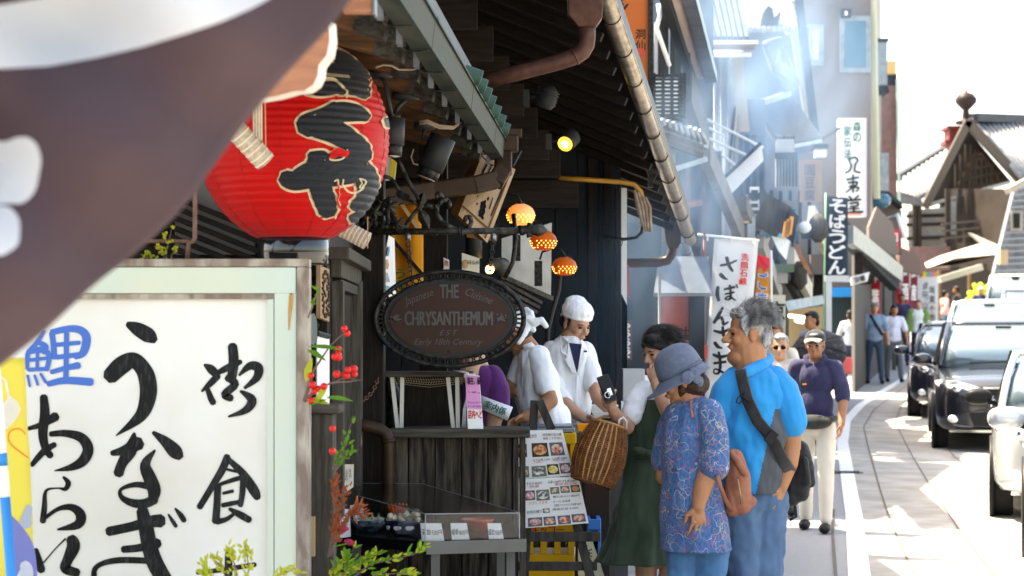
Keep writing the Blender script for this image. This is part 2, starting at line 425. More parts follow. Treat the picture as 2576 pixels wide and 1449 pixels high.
q = MB(); fbox(q, 840, 740, 880, 1290, .012); q.build('shutter_panel', M_plank, wf)

# ================================================================== grill house (second building)
b2 = T('grill_house', 'dark timber eel grill house with deep eaves and rows of black rafters', 'building')
hA = P(1492, 0, 11.5); hB = P(1704, 575, 17.0)
def hl(t, dx=0, dz=0): return hA.lerp(hB, t) + V((dx, -dx * .16, dz))
NR = 17
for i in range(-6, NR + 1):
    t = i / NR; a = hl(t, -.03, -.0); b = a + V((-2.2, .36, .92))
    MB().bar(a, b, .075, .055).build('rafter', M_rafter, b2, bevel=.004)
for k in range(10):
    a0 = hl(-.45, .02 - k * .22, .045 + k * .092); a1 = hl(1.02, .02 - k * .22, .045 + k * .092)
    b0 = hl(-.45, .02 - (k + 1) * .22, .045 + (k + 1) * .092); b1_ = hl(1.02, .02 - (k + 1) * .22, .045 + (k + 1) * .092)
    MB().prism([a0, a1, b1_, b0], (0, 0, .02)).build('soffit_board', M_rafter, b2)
MB().prism([hl(-.45, .10, .09), hl(1.02, .10, .09), hl(1.02, -3.6, 1.64), hl(-.45, -3.6, 1.64)], (0, 0, .09)).build('roof', M_tiled, b2)
for i in range(0, 30):
    a = hl(i / 29., .085, .085); MB().tube([a, a + V((-.4, .06, .17))], .03, 8).build('roof_tile', M_tiled, b2)
# row of deep cantilever beams
bp = [(1201, 70), (1241, 150), (1281, 223), (1318, 290), (1352, 347), (1381, 400), (1410, 446), (1455, 523), (1480, 558), (1501, 590), (1522, 622)]
for i, (x, y) in enumerate(bp):
    D = 11.9 + i * .48; c = P(x, y, D); h = .215; w = 1.5
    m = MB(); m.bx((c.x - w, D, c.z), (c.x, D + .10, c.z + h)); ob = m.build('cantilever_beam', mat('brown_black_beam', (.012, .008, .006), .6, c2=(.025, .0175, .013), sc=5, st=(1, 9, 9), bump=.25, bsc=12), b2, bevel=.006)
# interior shell: back wall planks, side wall, floor step
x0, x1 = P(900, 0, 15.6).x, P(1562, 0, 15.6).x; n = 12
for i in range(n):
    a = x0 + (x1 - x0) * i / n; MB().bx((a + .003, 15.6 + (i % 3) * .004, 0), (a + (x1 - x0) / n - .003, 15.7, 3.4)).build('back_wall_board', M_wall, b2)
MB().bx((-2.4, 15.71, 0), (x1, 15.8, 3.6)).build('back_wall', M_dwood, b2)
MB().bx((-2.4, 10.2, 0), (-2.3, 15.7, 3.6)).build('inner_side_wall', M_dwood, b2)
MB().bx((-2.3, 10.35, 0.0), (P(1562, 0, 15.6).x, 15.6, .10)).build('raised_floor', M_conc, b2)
for x, w_, m_ in [(1548, 10, M_dwood), (1562, 14, M_white)]:
    a = P(x, 0, 15.4); s_ = w_ / F * 15.4; MB().bx((a.x, 15.35, 0), (a.x + s_, 15.5, 2.75)).build('door_post', m_, b2)
for x in (1480, 1520): a = P(x, 0, 15.58); MB().bx((a.x, 15.56, 0), (a.x + .05, 15.6, 3)).build('wall_batten', M_dwood, b2)
MB().bx(V((P(1055, 0, 11.6).x, 11.6, .1)), V((P(1125, 0, 11.6).x, 11.75, 3.2))).build('pillar', M_dwood, b2, bevel=.005)
# upper storey over the eave (shades the lane)
us = MB(); us.bx((-6, 11.6, 4.6), (-.4, 17.0, 6.0)); us.build('upper_storey', M_dwood, b2)
# second storey eave
MB().prism([V((.2, 9.6, 5.0)), V((.35, 17.0, 5.0)), V((-3, 17.0, 6.6)), V((-3, 9.6, 6.6))], (0, 0, .12)).build('upper_roof', M_tiled, b2)

# round steel gutter with clamp rings, hoppers, pipes
g2 = T('round_steel_gutter', 'stained steel round gutter with dark clamp rings along the grill house eave', 'gutter')
q = MB(); rr = .044
def hg(t): return hl(t, .085, -.035)
nseg = 24; vs = []
ax = (hB - hA).normalized(); sx = ax.cross(ZU).normalized(); sz = sx.cross(ax)
for i in range(2):
    for k in range(17):
        a = math.pi * (1.0 + k / 16.0); vs.append(hg(-.35 + i * 1.4) + (sx * math.cos(a) + sz * math.sin(a)) * rr * 1.15)
q.add(vs, [(k, k + 1, 17 + k + 1, 17 + k) for k in range(16)]); q.build('gutter_channel', M_steel, g2, True, solid=.004)
q = MB(); q.tube([hg(-.35) + sx * rr * 1.15, hg(1.05) + sx * rr * 1.15], .008, 6).build('rolled_lip', M_steel, g2, True)
for i in range(-3, 10):
    t = i * .107 + .03; c = hg(t); pts = [c + (sx * math.cos(a) + sz * math.sin(a)) * (rr * 1.15 + .005) for a in [math.pi * (1 + k / 12.) for k in range(13)]]
    MB().tube(pts, .0045, 5).build('clamp_ring', M_blackm, g2)
hp = T('brown_downpipe', 'reddish brown rain hopper and downpipe bent back under the eave', 'downpipe')
D = 11.15
q = MB(); 
def ring(cx, cy, hx, hy, D): return [P(cx, cy, D) + V((sx_ * hx, sy_ * hy, 0)) for sx_, sy_ in ((-1, -1), (1, -1), (1, 1), (-1, 1))]
q.loft([ring(1472, -60, .105, .07, D), ring(1472, 40, .095, .07, D), ring(1474, 47, .09, .066, D), ring(1476, 70, .05, .05, D)]); q.build('hopper', M_brownp, hp, bevel=.006)
pp = [P(1477, 62, D), P(1478, 92, D), P(1476, 112, D), P(1466, 130, D), P(1448, 142, D), P(1400, 158, D), P(1300, 184, D + .03), P(1205, 208, D + .05)]
q = MB(); q.tube(pp, [.048, .047, .047, .047, .047, .045, .045, .045], 14).build('pipe', M_brownp, hp, True)
q = MB(); q.tube([P(1449, 141, D), P(1444, 143.5, D)], .05, 14).build('pipe_collar', M_brownp, hp, True)
hp2 = T('dark_downpipe', 'dark rain hopper and bent pipe at the far end of the steel gutter', 'downpipe')
D = 17.1
q = MB(); q.loft([ring(1690, 555, .075, .07, D), ring(1693, 610, .065, .06, D), ring(1693, 625, .04, .04, D)]); q.build('hopper', M_brown2, hp2, bevel=.005)
q = MB(); q.tube([P(1693, 615, D), P(1690, 640, D), P(1678, 655, D), P(1655, 660, D), P(1560, 662, D - .1), P(1480, 665, D - .2)], .042, 12).build('pipe', M_brown2, hp2, True)
# third slender gutter and hopper just beyond
g3 = T('pale_steel_gutter', 'slim pale steel gutter beyond the grill house ending in a brown hopper', 'gutter')
a = P(1645, 380, 17.4); b = P(1738, 665, 20.5)
MB().tube([a, b], .055, 12).build('gutter_channel', M_zinc, g3, True)
for i in range(9): c = a.lerp(b, i / 8.5 + .03); d_ = (b - a).normalized(); MB().tube([c, c + d_ * .012], .06, 12).build('clamp_ring', M_blackm, g3)
q = MB(); q.loft([ring(1737, 620, .10, .09, 20.5), ring(1740, 680, .08, .07, 20.5), ring(1736, 712, .05, .05, 20.5)]); q.build('hopper', M_brown2, g3, bevel=.006)
MB().bar(P(1735, 704, 20.5), P(1668, 706, 20.4), .07, .08).build('pipe', M_brown2, g3, bevel=.01)
gd = T('drain_grate', 'small grey drain grate set in the white edge line', 'drain')
c = G(2120, 1190)
for k in range(7): MB().bx((c.x - .16 + k * .05, c.y - .10, c.z + .009), (c.x - .13 + k * .05, c.y + .10, c.z + .016)).build('bar', M_grey, gd)
MB().bx((c.x - .18, c.y - .13, c.z + .0085), (c.x + .20, c.y - .10, c.z + .017)).build('frame', M_grey, gd); MB().bx((c.x - .18, c.y + .10, c.z + .0085), (c.x + .20, c.y + .13, c.z + .017)).build('frame', M_grey, gd)
# ================================================================== left foreground
def cloth_mat(name, c, c2=None, tl=.35, sc=30, bump=.2, rough=.85):
    if name in MATS: return MATS[name]
    M = mat(name, c, rough, c2=c2, sc=sc, bump=bump, bsc=sc * 6, sheen=.1)
    nt = M.node_tree; b = nt.nodes['Principled BSDF']; out = nt.nodes['Material Output']
    t = nt.nodes.new('ShaderNodeBsdfTranslucent'); mx = nt.nodes.new('ShaderNodeMixShader'); mx.inputs[0].default_value = tl
    t.inputs[0].default_value = c if len(c) == 4 else (*c, 1)
    nt.links.new(b.outputs[0], mx.inputs[1]); nt.links.new(t.outputs[0], mx.inputs[2]); nt.links.new(mx.outputs[0], out.inputs[0]); return M
M_plum = cloth_mat('plum_cloth', (.076, .047, .054), (.095, .06, .068), .3, 4)
M_flagw = cloth_mat('white_cloth', (.88, .88, .88), None, .5, 8)
def fd(x, y):                                       # distance of the rippling cloth
    return 3.0 + .05 * math.sin((x + y * .9) * .008) + .035 * math.sin((x * .6 - y) * .013 + 1) + .0002 * x
fl = T('shop_banner', 'blurred plum brown cloth banner with white emblem shapes flapping at the left front', 'banner')
edge = curve([(-500, 1330), (-300, 1130), (0, 880), (60, 838), (190, 715), (320, 608), (500, 478), (560, 425), (640, 335), (720, 232), (840, 105), (920, 0), (1010, -110), (1200, -320)])
def fpt(u, v):
    y = -420 + v * 1560; x1 = edge(y); x = -900 + (x1 + 900) * u; return P(x, y, fd(x, y))
MB().grid(fpt, 40, 50).build('cloth', M_plum, fl, True, solid=.002)
MB().tube([P(-905, -460, 3.0), P(-905, 1180, 3.0)], .012, 10).build('pole', M_white, fl, True)
up_ = curve([(-900, -150), (-300, 40), (0, 14), (100, -3), (300, -60), (700, -200)])
lo_ = curve([(-900, 60), (-300, 165), (0, 174), (120, 168), (240, 147), (360, 119), (480, 82), (560, 55), (640, 20), (700, -15), (760, -60)])
def band(u, v):
    x = -880 + 1580 * u; y = up_(x) + (max(lo_(x), up_(x) + 1) - up_(x)) * v; q = P(x, y, fd(x, y)); return q + V((0, -.004, 0))
MB().grid(band, 70, 8).build('emblem_crescent', M_flagw, fl, True)
def lobe(pts):
    cx = sum(p[0] for p in pts) / len(pts); cy = sum(p[1] for p in pts) / len(pts); pts = catmull([(*p,) for p in pts] + [pts[0]], 4)
    mb = MB(); vs = [P(cx, cy, fd(cx, cy) - .004)]
    for k in (.5, 1.0):
        vs += [P(cx + (x - cx) * k, cy + (y - cy) * k, fd(cx + (x - cx) * k, cy + (y - cy) * k) - .004) for x, y in pts]
    n = len(pts)
    fs = [(0, 1 + i, 1 + (i + 1) % n) for i in range(n)] + [(1 + i, 1 + n + i, 1 + n + (i + 1) % n, 1 + (i + 1) % n) for i in range(n)]
    mb.add(vs, fs); return mb
lobe([(-60, 350), (10, 356), (40, 346), (70, 346), (92, 364), (103, 400), (98, 440), (88, 480), (62, 508), (30, 512), (-60, 500)]).build('emblem_petal', M_flagw, fl, True)
lobe([(-70, 520), (5, 518), (30, 526), (47, 550), (50, 580), (45, 615), (20, 635), (-5, 643), (-70, 630)]).build('emblem_petal', M_flagw, fl, True)

# carved scalloped wooden board between banner and lantern
M_terra = mat('terracotta_wood', (.34, .15, .085), .5, c2=(.27, .115, .065), sc=6, st=(2, 2, 9))
M_terrae = mat('lit_edge_colour', (.62, .54, .47), .5)  # light on the board's edges painted in as a paler second colour
cb = T('carved_signboard', 'blurred orange brown carved wooden board with scalloped edge painted as lit above the lantern', 'sign')
poly = [(560, 60), (826, 50), (829, 100), (822, 138), (801, 164), (799, 190), (788, 213), (765, 228), (738, 230), (690, 243), (600, 258)]
q = MB(); q.cur = 0; pts = [P(x, y, 5.3) for x, y in poly]; q.add(pts, [tuple(range(len(pts)))]); q.cur = 1
n = len(pts); bk = [p + V((.016, .07, 0)) for p in pts]; q.add(pts + bk, [(i, (i + 1) % n, n + (i + 1) % n, n + i) for i in range(n)] + [tuple(range(n, 2 * n))])
q.build('board', [M_terra, M_terrae], cb, bevel=.004)
hb = T('hanging_eave_board', 'brown wooden board hanging under the near eave with one edge painted as lit', 'board')
q = MB(); q.bx(P(862, 30, 5.7), P(938, -120, 5.7) + V((0, .05, 0))); q.build('board', M_terra, hb, bevel=.004)
q = MB(); q.bx(P(938.5, 36, 5.69), P(944, -120, 5.69) + V((0, .07, 0))); q.build('lit_edge_strip', M_zinc, hb)  # added pale strip gives the right edge its lit brightness

# ------------------------------------------------------------------ big framed menu sign
DS = 7.5
M_mint = mat('mint_paint', (.50, .60, .54), .55, c2=(.60, .62, .50), sc=2.5, st=(1, 1, .6), bump=.1, bsc=30)
M_rustw = mat('rusty_grey_edge', (.20, .15, .12), .75, c2=(.42, .37, .31), sc=5, st=(3, 3, 1), bump=.3, bsc=30, lo=.4, hi=.6)
M_panel = mat('cream_sign_panel', (.66, .62, .545), .45, c2=(.77, .755, .715), sc=1.6, det=8, lo=.25, hi=.6)
M_inkb = mat('blue_ink', (.06, .16, .52), .5)
M_ink = mat('brush_ink', (.009, .009, .010), .45, c2=(.05, .05, .052), sc=30, st=(3, 1, .6), lo=.5, hi=.8)
sg = T('framed_eel_sign', 'large cream sign with black brush lettering in a weathered mint frame at left', 'sign')
def sb(name, x0, y0, x1, y1, d0, d1, m, **k):
    q = MB(); a = P(x0, y1, DS); b = P(x1, y0, DS); q.bx((a.x, DS + d0, a.z), (b.x, DS + d1, b.z)); return q.build(name, m, sg, **k)
sb('panel', -140, 745, 690, 1720, .03, .05, M_panel)
sb('frame_rail', -140, 672, 745, 738, -.005, .06, M_mint, bevel=.004)
q = MB()
q.prism([P(746, 675, DS), P(746, 1720, DS), P(690, 1720, DS), P(690, 739, DS)], (0, .06, 0)); q.build('frame_stile', M_mint, sg, bevel=.003)
sb('frame_rail', -140, 1680, 689, 1740, -.005, .058, M_mint, bevel=.004)
sb('frame_stile', -200, 672, -141, 1740, -.005, .06, M_mint, bevel=.004)
sb('inner_trim', -140, 739, 689, 752, .004, .045, M_rustw)
sb('inner_trim', 673, 753, 688, 1679, .004, .045, M_mint)
sb('outer_edge', -210, 651, 778, 671, -.014, .075, M_rustw, bevel=.004)
sb('outer_edge', 747, 671.5, 778, 1750, -.012, .08, M_rustw, bevel=.006)
q = MB(); brush(q, [[(734, 716, 3), (733, 735, 9), (732, 760, 11), (729, 795, 8), (727, 830, 3)]], lambda x, y, l: P(x, y, DS) + V((0, -l, 0))); q.build('rust_stain', mat('rust', (.45, .20, .04), .8, c2=(.50, .33, .14), sc=20), sg)
q = MB(); brush(q, [[(734, 716, 3), (733, 726, 7), (733, 740, 4)]], lambda x, y, l: P(x, y, DS) + V((0, -l - .001, 0))); q.build('rust_stain', mat('rust_dark', (.12, .05, .02), .8), sg)
fr = lambda x, y, l: P(x, y, DS + .03) + V((0, -l, 0))
CH = {'u': [[(322, 816, 16), (345, 827, 34), (374, 844, 38), (388, 855, 22)], [(276, 948, 40), (305, 920, 46), (335, 906, 40), (358, 925, 40), (371, 955, 44), (372, 1000, 42), (352, 1048, 30), (292, 1096, 3)]],
 'na': [[(282, 1140, 14), (312, 1133, 24), (350, 1114, 36)], [(338, 1090, 8), (330, 1128, 34), (308, 1165, 26), (298, 1192, 26)], [(386, 1088, 10), (415, 1110, 26), (440, 1135, 36), (452, 1148, 24)], [(390, 1133, 6), (366, 1168, 26), (378, 1205, 34), (388, 1232, 34), (386, 1254, 26)], [(378, 1224, 18), (340, 1219, 14), (305, 1231, 9), (306, 1250, 13), (330, 1264, 20), (362, 1267, 24), (390, 1256, 24)]],
 'gi': [[(273, 1337, 24), (330, 1325, 24), (380, 1312, 30), (406, 1310, 34)], [(310, 1382, 18), (350, 1378, 20), (398, 1366, 26)], [(358, 1283, 30), (368, 1330, 38), (378, 1380, 40), (392, 1420, 42), (415, 1460, 40)], [(385, 1411, 16), (300, 1409, 16), (252, 1420, 13), (237, 1440, 14), (250, 1470, 16), (330, 1500, 18), (420, 1498, 20)], [(424, 1294, 5), (434, 1310, 10), (443, 1324, 10)], [(441, 1279, 5), (455, 1296, 14), (464, 1310, 13)]],
 'go': [[(515, 918, 8), (530, 928, 22), (545, 942, 20)], [(548, 945, 18), (528, 966, 16), (508, 984, 6)], [(522, 978, 12), (530, 1000, 16), (537, 1014, 16)], [(585, 870, 24), (588, 910, 26), (583, 950, 24)], [(540, 942, 10), (575, 924, 18), (606, 910, 12)], [(572, 950, 18), (592, 966, 20), (566, 992, 20), (582, 1002, 18)], [(602, 944, 6), (628, 921, 20), (650, 925, 24), (646, 950, 20), (616, 976, 8)], [(606, 984, 8), (634, 1006, 24), (618, 1032, 18), (575, 1048, 5)]],
 'shoku': [[(572, 1148, 18), (560, 1180, 20), (530, 1230, 17), (502, 1276, 16)], [(575, 1156, 14), (610, 1190, 20), (638, 1232, 26), (648, 1252, 18)], [(572, 1181, 7), (595, 1186, 8)], [(552, 1219, 9), (590, 1206, 12), (614, 1200, 12)], [(548, 1222, 18), (546, 1270, 18), (543, 1312, 20)], [(612, 1204, 16), (610, 1240, 15), (605, 1272, 13)], [(562, 1241, 8), (586, 1235, 9)], [(560, 1271, 12), (590, 1265, 12), (606, 1262, 10)], [(546, 1312, 16), (570, 1306, 12), (592, 1290, 8)], [(578, 1280, 9), (605, 1295, 18), (628, 1308, 17)]],
 'koto': [[(576, 1392, 20), (575, 1430, 20), (575, 1520, 20)], [(496, 1441, 9), (560, 1433, 13), (642, 1420, 12)], [(530, 1470, 12), (610, 1462, 12)]],
 'a': [[(110, 998, 20), (113, 1040, 25), (108, 1090, 24), (115, 1128, 20), (128, 1147, 17)], [(72, 1078, 10), (105, 1068, 16), (141, 1047, 24)], [(138, 1118, 14), (110, 1136, 17), (80, 1170, 12)], [(128, 1092, 14), (165, 1090, 18), (205, 1101, 25), (222, 1130, 28), (208, 1160, 26), (178, 1176, 17), (138, 1184, 3)]],
 'ra': [[(160, 1200, 7), (172, 1215, 14), (164, 1230, 11), (145, 1228, 4), (116, 1235, 8), (112, 1275, 14), (108, 1312, 16)], [(110, 1306, 9), (145, 1281, 11), (180, 1276, 18), (203, 1295, 26), (195, 1320, 23), (145, 1332, 5)]],
 'i': [[(90, 1383, 14), (95, 1410, 24), (105, 1435, 20)], [(110, 1415, 4), (140, 1380, 3), (165, 1355, 5)], [(180, 1355, 28), (185, 1375, 34), (170, 1410, 26), (165, 1430, 26), (195, 1441, 22)]]}
for k in CH:
    q = MB(); brush(q, CH[k], fr); q.build('brush_character', M_ink, sg)
q = MB()
brush(q, [[(131, 838, 15), (135, 870, 15), (137, 900, 15)], [(130, 836, 15), (175, 827, 17), (205, 832, 20), (218, 852, 22), (210, 886, 20), (190, 899, 12)], [(137, 868, 11), (200, 862, 11)], [(140, 899, 12), (200, 892, 13)], [(168, 838, 13), (166, 960, 14)], [(130, 936, 12), (165, 926, 13), (198, 919, 18)], [(122, 966, 14), (165, 957, 18), (230, 961, 20)],
 [(112, 833, 8), (92, 864, 12), (72, 882, 8)], [(95, 860, 12), (116, 872, 14), (110, 888, 10)], [(70, 890, 12), (68, 926, 12)], [(70, 886, 12), (108, 880, 16), (124, 896, 13), (118, 930, 12)], [(73, 906, 9), (118, 901, 9)], [(95, 885, 9), (94, 930, 9)], [(72, 930, 10), (120, 928, 10)], [(70, 944, 7), (76, 972, 6)], [(88, 944, 7), (96, 968, 7)], [(103, 940, 7), (116, 962, 8)]], fr)
q.build('brush_character', M_inkb, sg)

# yellow vinyl streamer and striped pole at the left edge
M_yel = cloth_mat('yellow_vinyl', (.80, .66, .10), (.76, .62, .09), .15, 3, .05, .35)
yb = T('yellow_vinyl_banner', 'yellow vinyl banner strip with orange heart line at the left edge', 'banner')
def yd(x, y): return 6.6 + .015 * math.sin(y * .012) + .0006 * abs(x)
yl = curve([(880, 60), (930, 64), (1060, 68), (1150, 76), (1250, 79), (1300, 82), (1449, 86), (1800, 90)])
MB().grid(lambda u, v: (lambda y: (lambda x: P(x, y, yd(x, y)))(-260 + (yl(y) + 260) * u))(900 + 850 * v), 16, 30).build('sheet', M_yel, yb, True, solid=.002)
yf = lambda x, y, l: P(x, y, yd(x, y) - l - .002)
q = MB(); brush(q, [[(64, 1092, 2), (50, 1079, 2.5), (30, 1082, 2.5), (21, 1098, 2.5), (30, 1120, 2.5), (72, 1152, 2.5)]], yf); q.build('heart_line', mat('orange_ink', (.80, .12, .02), .5), yb)
q = MB(); brush(q, [[(74, 1275, 16), (66, 1305, 26), (66, 1320, 30)]], yf); q.build('grey_patch', mat('grey_ink', (.32, .36, .42), .5), yb)
q = MB(); brush(q, [[(20, 1300, 18), (40, 1340, 44), (60, 1390, 56), (66, 1500, 60)]], yf); q.build('violet_patch', mat('violet_ink', (.16, .17, .40), .5), yb)
for st in ([(0, 960, 36), (4, 1010, 50), (30, 1030, 44), (6, 1070, 30)], [(62, 1420, 26), (66, 1440, 36), (50, 1500, 60)]):
    q = MB(); brush(q, [st], yf, lift=.003); q.build('white_patch', M_flagw, yb)
sp = T('striped_pole', 'blue and white striped banner pole leaning at the left edge', 'pole')
for y0, y1, m_ in [(900, 1140, M_paper), (1140, 1172, 'b'), (1172, 1250, M_paper), (1250, 1760, 'b')]:
    m_ = mat('blue_pole', (.02, .22, .55), .35) if m_ == 'b' else m_
    MB().tube([P(-6 + (y0 - 1000) * .075, y0, 6.45), P(-6 + (y1 - 1000) * .075, y1, 6.45)], .017, 12).build('pole_section', m_, sp, True)

# ------------------------------------------------------------------ lantern
DL = 7.9; LC = P(738, 352, DL); LA = 240 / F * DL; LB = 268 / F * DL
def translucent(name, c, tl=.45, rough=.5):
    M = cloth_mat(name, c, None, tl, 20, .15, rough); return M
M_lred = translucent('red_lantern_paper', (.60, .006, .006), .30, .38)
M_lblk = translucent('black_lantern_ink', (.016, .018, .022), .1, .4)
M_lcrm = translucent('cream_lantern_ink', (.80, .66, .42), .4, .45)
M_lacq = mat('black_lacquer', (.006, .006, .008), .12, coat=.6, spec=.5)
ln = T('paper_lantern', 'big red paper lantern with black characters outlined in cream', 'lantern')
NRIB = 30
def rib(z): return .0065 * abs(math.sin((z / LB) * NRIB * math.pi / 2))
tb = math.acos(-.925)
prof = []
for i in range(150):
    t = .3 + (tb - .3) * i / 149; z = LB * math.cos(t); prof.append((LA * math.sin(t) - .004 + rib(z), z))
MB().lathe(prof[::-1], LC, 56).build('paper_body', M_lred, ln, True)
# meridian wrinkles: faint vertical joints
for k in range(14):
    a = 2 * math.pi * k / 14 + .2; pts = []
    for i in range(0, 150, 3):
        r, z = prof[i]; pts.append(LC + V((math.cos(a) * (r + .0005), math.sin(a) * (r + .0005), z)))
    MB().tube(pts, .0016, 4).build('paper_joint', mat('dark_red_joint', (.35, .008, .006), .5), ln)
zr = LC.z - LB * .925
MB().lathe([(.137, -.105), (.142, -.10), (.142, .0), (.135, .006), (.12, .004), (.12, -.10)], (LC.x, LC.y, zr), 40).build('base_ring', M_lacq, ln, True)
MB().lathe([(.12, LB * .95), (.12, LB * .95 + .06)], (LC.x, LC.y, LC.z), 32).build('top_ring', M_lacq, ln, True)
MB().tube([LC + V((0, 0, LB)), LC + V((0, 0, LB + .09)), V((LC.x, LC.y, 2.95))], .006, 6).build('hanger', M_blackm, ln)
def LZ(zx, zy): return 469.6 + zx * .41667, 67.1 + zy * .41667
def lfr(zx, zy, l):
    x, y = LZ(zx, zy); o = V((0, 0, CZ)); d = (P(x, y, DL) - o)
    oc = o - LC; S3 = V((1 / LA, 1 / LA, 1 / LB)); a_ = V([p * s for p, s in zip(d, S3)]); b_ = V([p * s for p, s in zip(oc, S3)])
    A, B, C = a_.dot(a_), a_.dot(b_), b_.dot(b_) - 1
    disc = max(B * B - A * C, 0); t = (-B - math.sqrt(disc)) / A; p = o + d * t - LC
    # keep on the surface and follow its ribs
    k = math.sqrt((p.x / LA) ** 2 + (p.y / LA) ** 2 + (p.z / LB) ** 2); p = p / k
    h = V((p.x, p.y, 0)); r = h.length or 1; e = -.004 + rib(p.z) + l
    return LC + p + h / r * e
LST = [
 [(590, 915, 96), (650, 930, 120), (740, 900, 160), (850, 870, 200), (960, 860, 190), (1050, 880, 150), (1085, 950, 140), (1065, 1040, 110), (1000, 1090, 60)],
 [(800, 790, 60), (770, 840, 110), (800, 960, 130), (830, 1050, 130), (850, 1120, 110)],
 [(750, 790, 70), (820, 780, 60), (850, 800, 40)],
 [(960, 800, 60), (1000, 790, 80), (1050, 830, 90)],
 [(890, 460, 20), (820, 530, 80), (740, 590, 140), (720, 620, 130)],
 [(760, 590, 150), (880, 630, 150), (980, 690, 130), (1050, 750, 120), (1085, 790, 60)],
 [(800, 560, 80), (900, 520, 120), (1000, 520, 110), (1080, 545, 60)],
 [(720, 360, 90), (800, 370, 100), (900, 370, 80), (940, 395, 50)],
 [(830, 190, 120), (900, 250, 170), (980, 320, 180), (1040, 370, 130), (1075, 415, 60)],
 [(880, 160, 60), (960, 210, 80), (1040, 270, 70), (1085, 310, 30)],
 [(985, 1165, 50), (1040, 1130, 60), (1100, 1080, 50)],
 [(1195, 560, 30), (1206, 600, 30)], ]
def dense(st):
    o = []
    for s_ in st:
        o.append([tuple(p) for p in catmull([tuple(p) for p in s_], 5)])
    return o
LD = dense(LST)
q = MB(); brush(q, LD, lfr, 1.0, 15, lift=.003, n=3, nx=12); q.build('character_outline', M_lcrm, ln)
q = MB(); brush(q, LD, lfr, 1.0, 0, lift=.0065, n=3, nx=12); q.build('character', M_lblk, ln)
det = [[(885, 935, 9), (905, 930, 9), (912, 1000, 9), (905, 1050, 9), (915, 1090, 9), (885, 1160, 9)], [(935, 925, 9), (940, 970, 11), (975, 1000, 12), (1020, 1000, 13), (1060, 960, 12), (1065, 930, 10), (1035, 920, 9), (1045, 950, 8), (1030, 975, 8)],
       [(790, 285, 20), (880, 293, 20), (970, 302, 20)], [(830, 210, 16), (880, 213, 16)], [(790, 322, 26), (840, 318, 24), (885, 322, 20), (925, 355, 14), (958, 388, 12)], [(960, 385, 12), (955, 430, 12)], [(860, 800, 10), (885, 740, 10), (860, 800, 10), (930, 800, 10), (960, 745, 10)], [(1080, 380, 8), (1105, 330, 8)]]
for d_ in dense(det):
    q = MB(); brush(q, [d_], lfr, 1.0, 0, lift=.0105, n=2, nx=2); q.build('character_line', M_lcrm, ln)
for d_ in dense([[(900, 945, 8), (908, 1000, 8), (900, 1060, 8), (918, 1100, 10)], [(865, 790, 30), (900, 760, 50), (935, 770, 40)], [(960, 760, 30), (945, 780, 30)]]):
    q = MB(); brush(q, [d_], lfr, 1, 0, lift=.0135, n=2, nx=3); q.build('character_gap', M_lred, ln)

# rolled bamboo blinds
M_bam = mat('woven_bamboo', (.38, .29, .21), .7, c2=(.52, .43, .33), sc=60, st=(1, 1, 1), bump=.3, bsc=120)
M_bamt = mat('blind_thread', (.68, .60, .48), .8)
def blind(label, a, b, r, n):
    t = T('rolled_bamboo_blind', label, 'blind', 'rolled bamboo blinds around the lantern'); d = (b - a)
    q = MB(); prof = []
    q.tube([a.lerp(b, i / 24) for i in range(25)], [r * (1 + .015 * math.sin(i * 2.1)) for i in range(25)], 20); q.build('roll', M_bam, t, True)
    for i in range(n):
        c = a.lerp(b, (i + .5) / n); MB().tube([c, c + d.normalized() * .006], r * 1.025, 20).build('thread_band', M_bamt, t, True)
    for k in (.65, .35): MB().tube([b, b + d.normalized() * .004], r * k, 16).build('roll_end', M_bam if k > .5 else M_bamt, t)
    return t
t = blind('rolled bamboo blind hanging in front of the red lantern', P(560, 290, 7.25), P(668, 408, 7.32), .040, 9)
MB().grid(lambda u, v: P(636 + 24 * u, 120 + 235 * v, 7.30 + .01 * u), 2, 8).build('hanging_slats', M_bam, t, solid=.006)
for k in (638, 645, 652, 658): MB().tube([P(k, 120, 7.285), P(k, 350, 7.285)], .0018, 4).build('thread', M_bamt, t)
MB().tube([P(666, 200, 7.2), P(669, 385, 7.2)], .002, 5).build('cord', mat('tan_cord', (.45, .28, .15), .8), t)
t = blind('rolled bamboo blind end showing under the right side of the lantern', P(850, 568, 8.35), P(925, 607, 8.35), .037, 8)
MB().tube([P(925, 545, 8.28), P(925, 625, 8.28)], .002, 5).build('cord', MATS['tan_cord'], t)

# rusty pipe frame, slatted lean-to, grey wall panel behind the lantern
M_rust = mat('rusty_pipe', (.13, .07, .05), .7, c2=(.20, .12, .09), sc=20)
t = T('rusty_pipe_frame', 'thin rusty pipe frame above the cream sign', 'pipe frame')
MB().tube([P(492, 300, 7.62), P(490, 600, 7.62), P(484, 608, 7.62), P(474, 612, 7.62), P(471, 655, 7.62)], .009, 8).build('upright', M_rust, t, True)
MB().tube([P(340, 606, 7.62), P(478, 607, 7.62)], .008, 8).build('crossbar', M_rust, t, True)
t = T('slatted_lean_to', 'dark slatted lean-to roof behind the cream sign', 'lean-to')
for k in range(12):
    a = P(250, 420 + k * 26, 8.6 - k * .02); b = P(800, 640 + k * 26, 8.55 - k * .02); MB().bar(a, b, .05, .024).build('slat', M_dwoodh, t, bevel=.003)
t = tag(MB().bx(P(440, 640, 8.70), P(640, 380, 8.70) + V((0, .04, 0))).build('grey_wall_panel', mat('grey_render', (.17, .165, .16), .9), None), 'grey rendered panel between banner and lantern', 'panel')

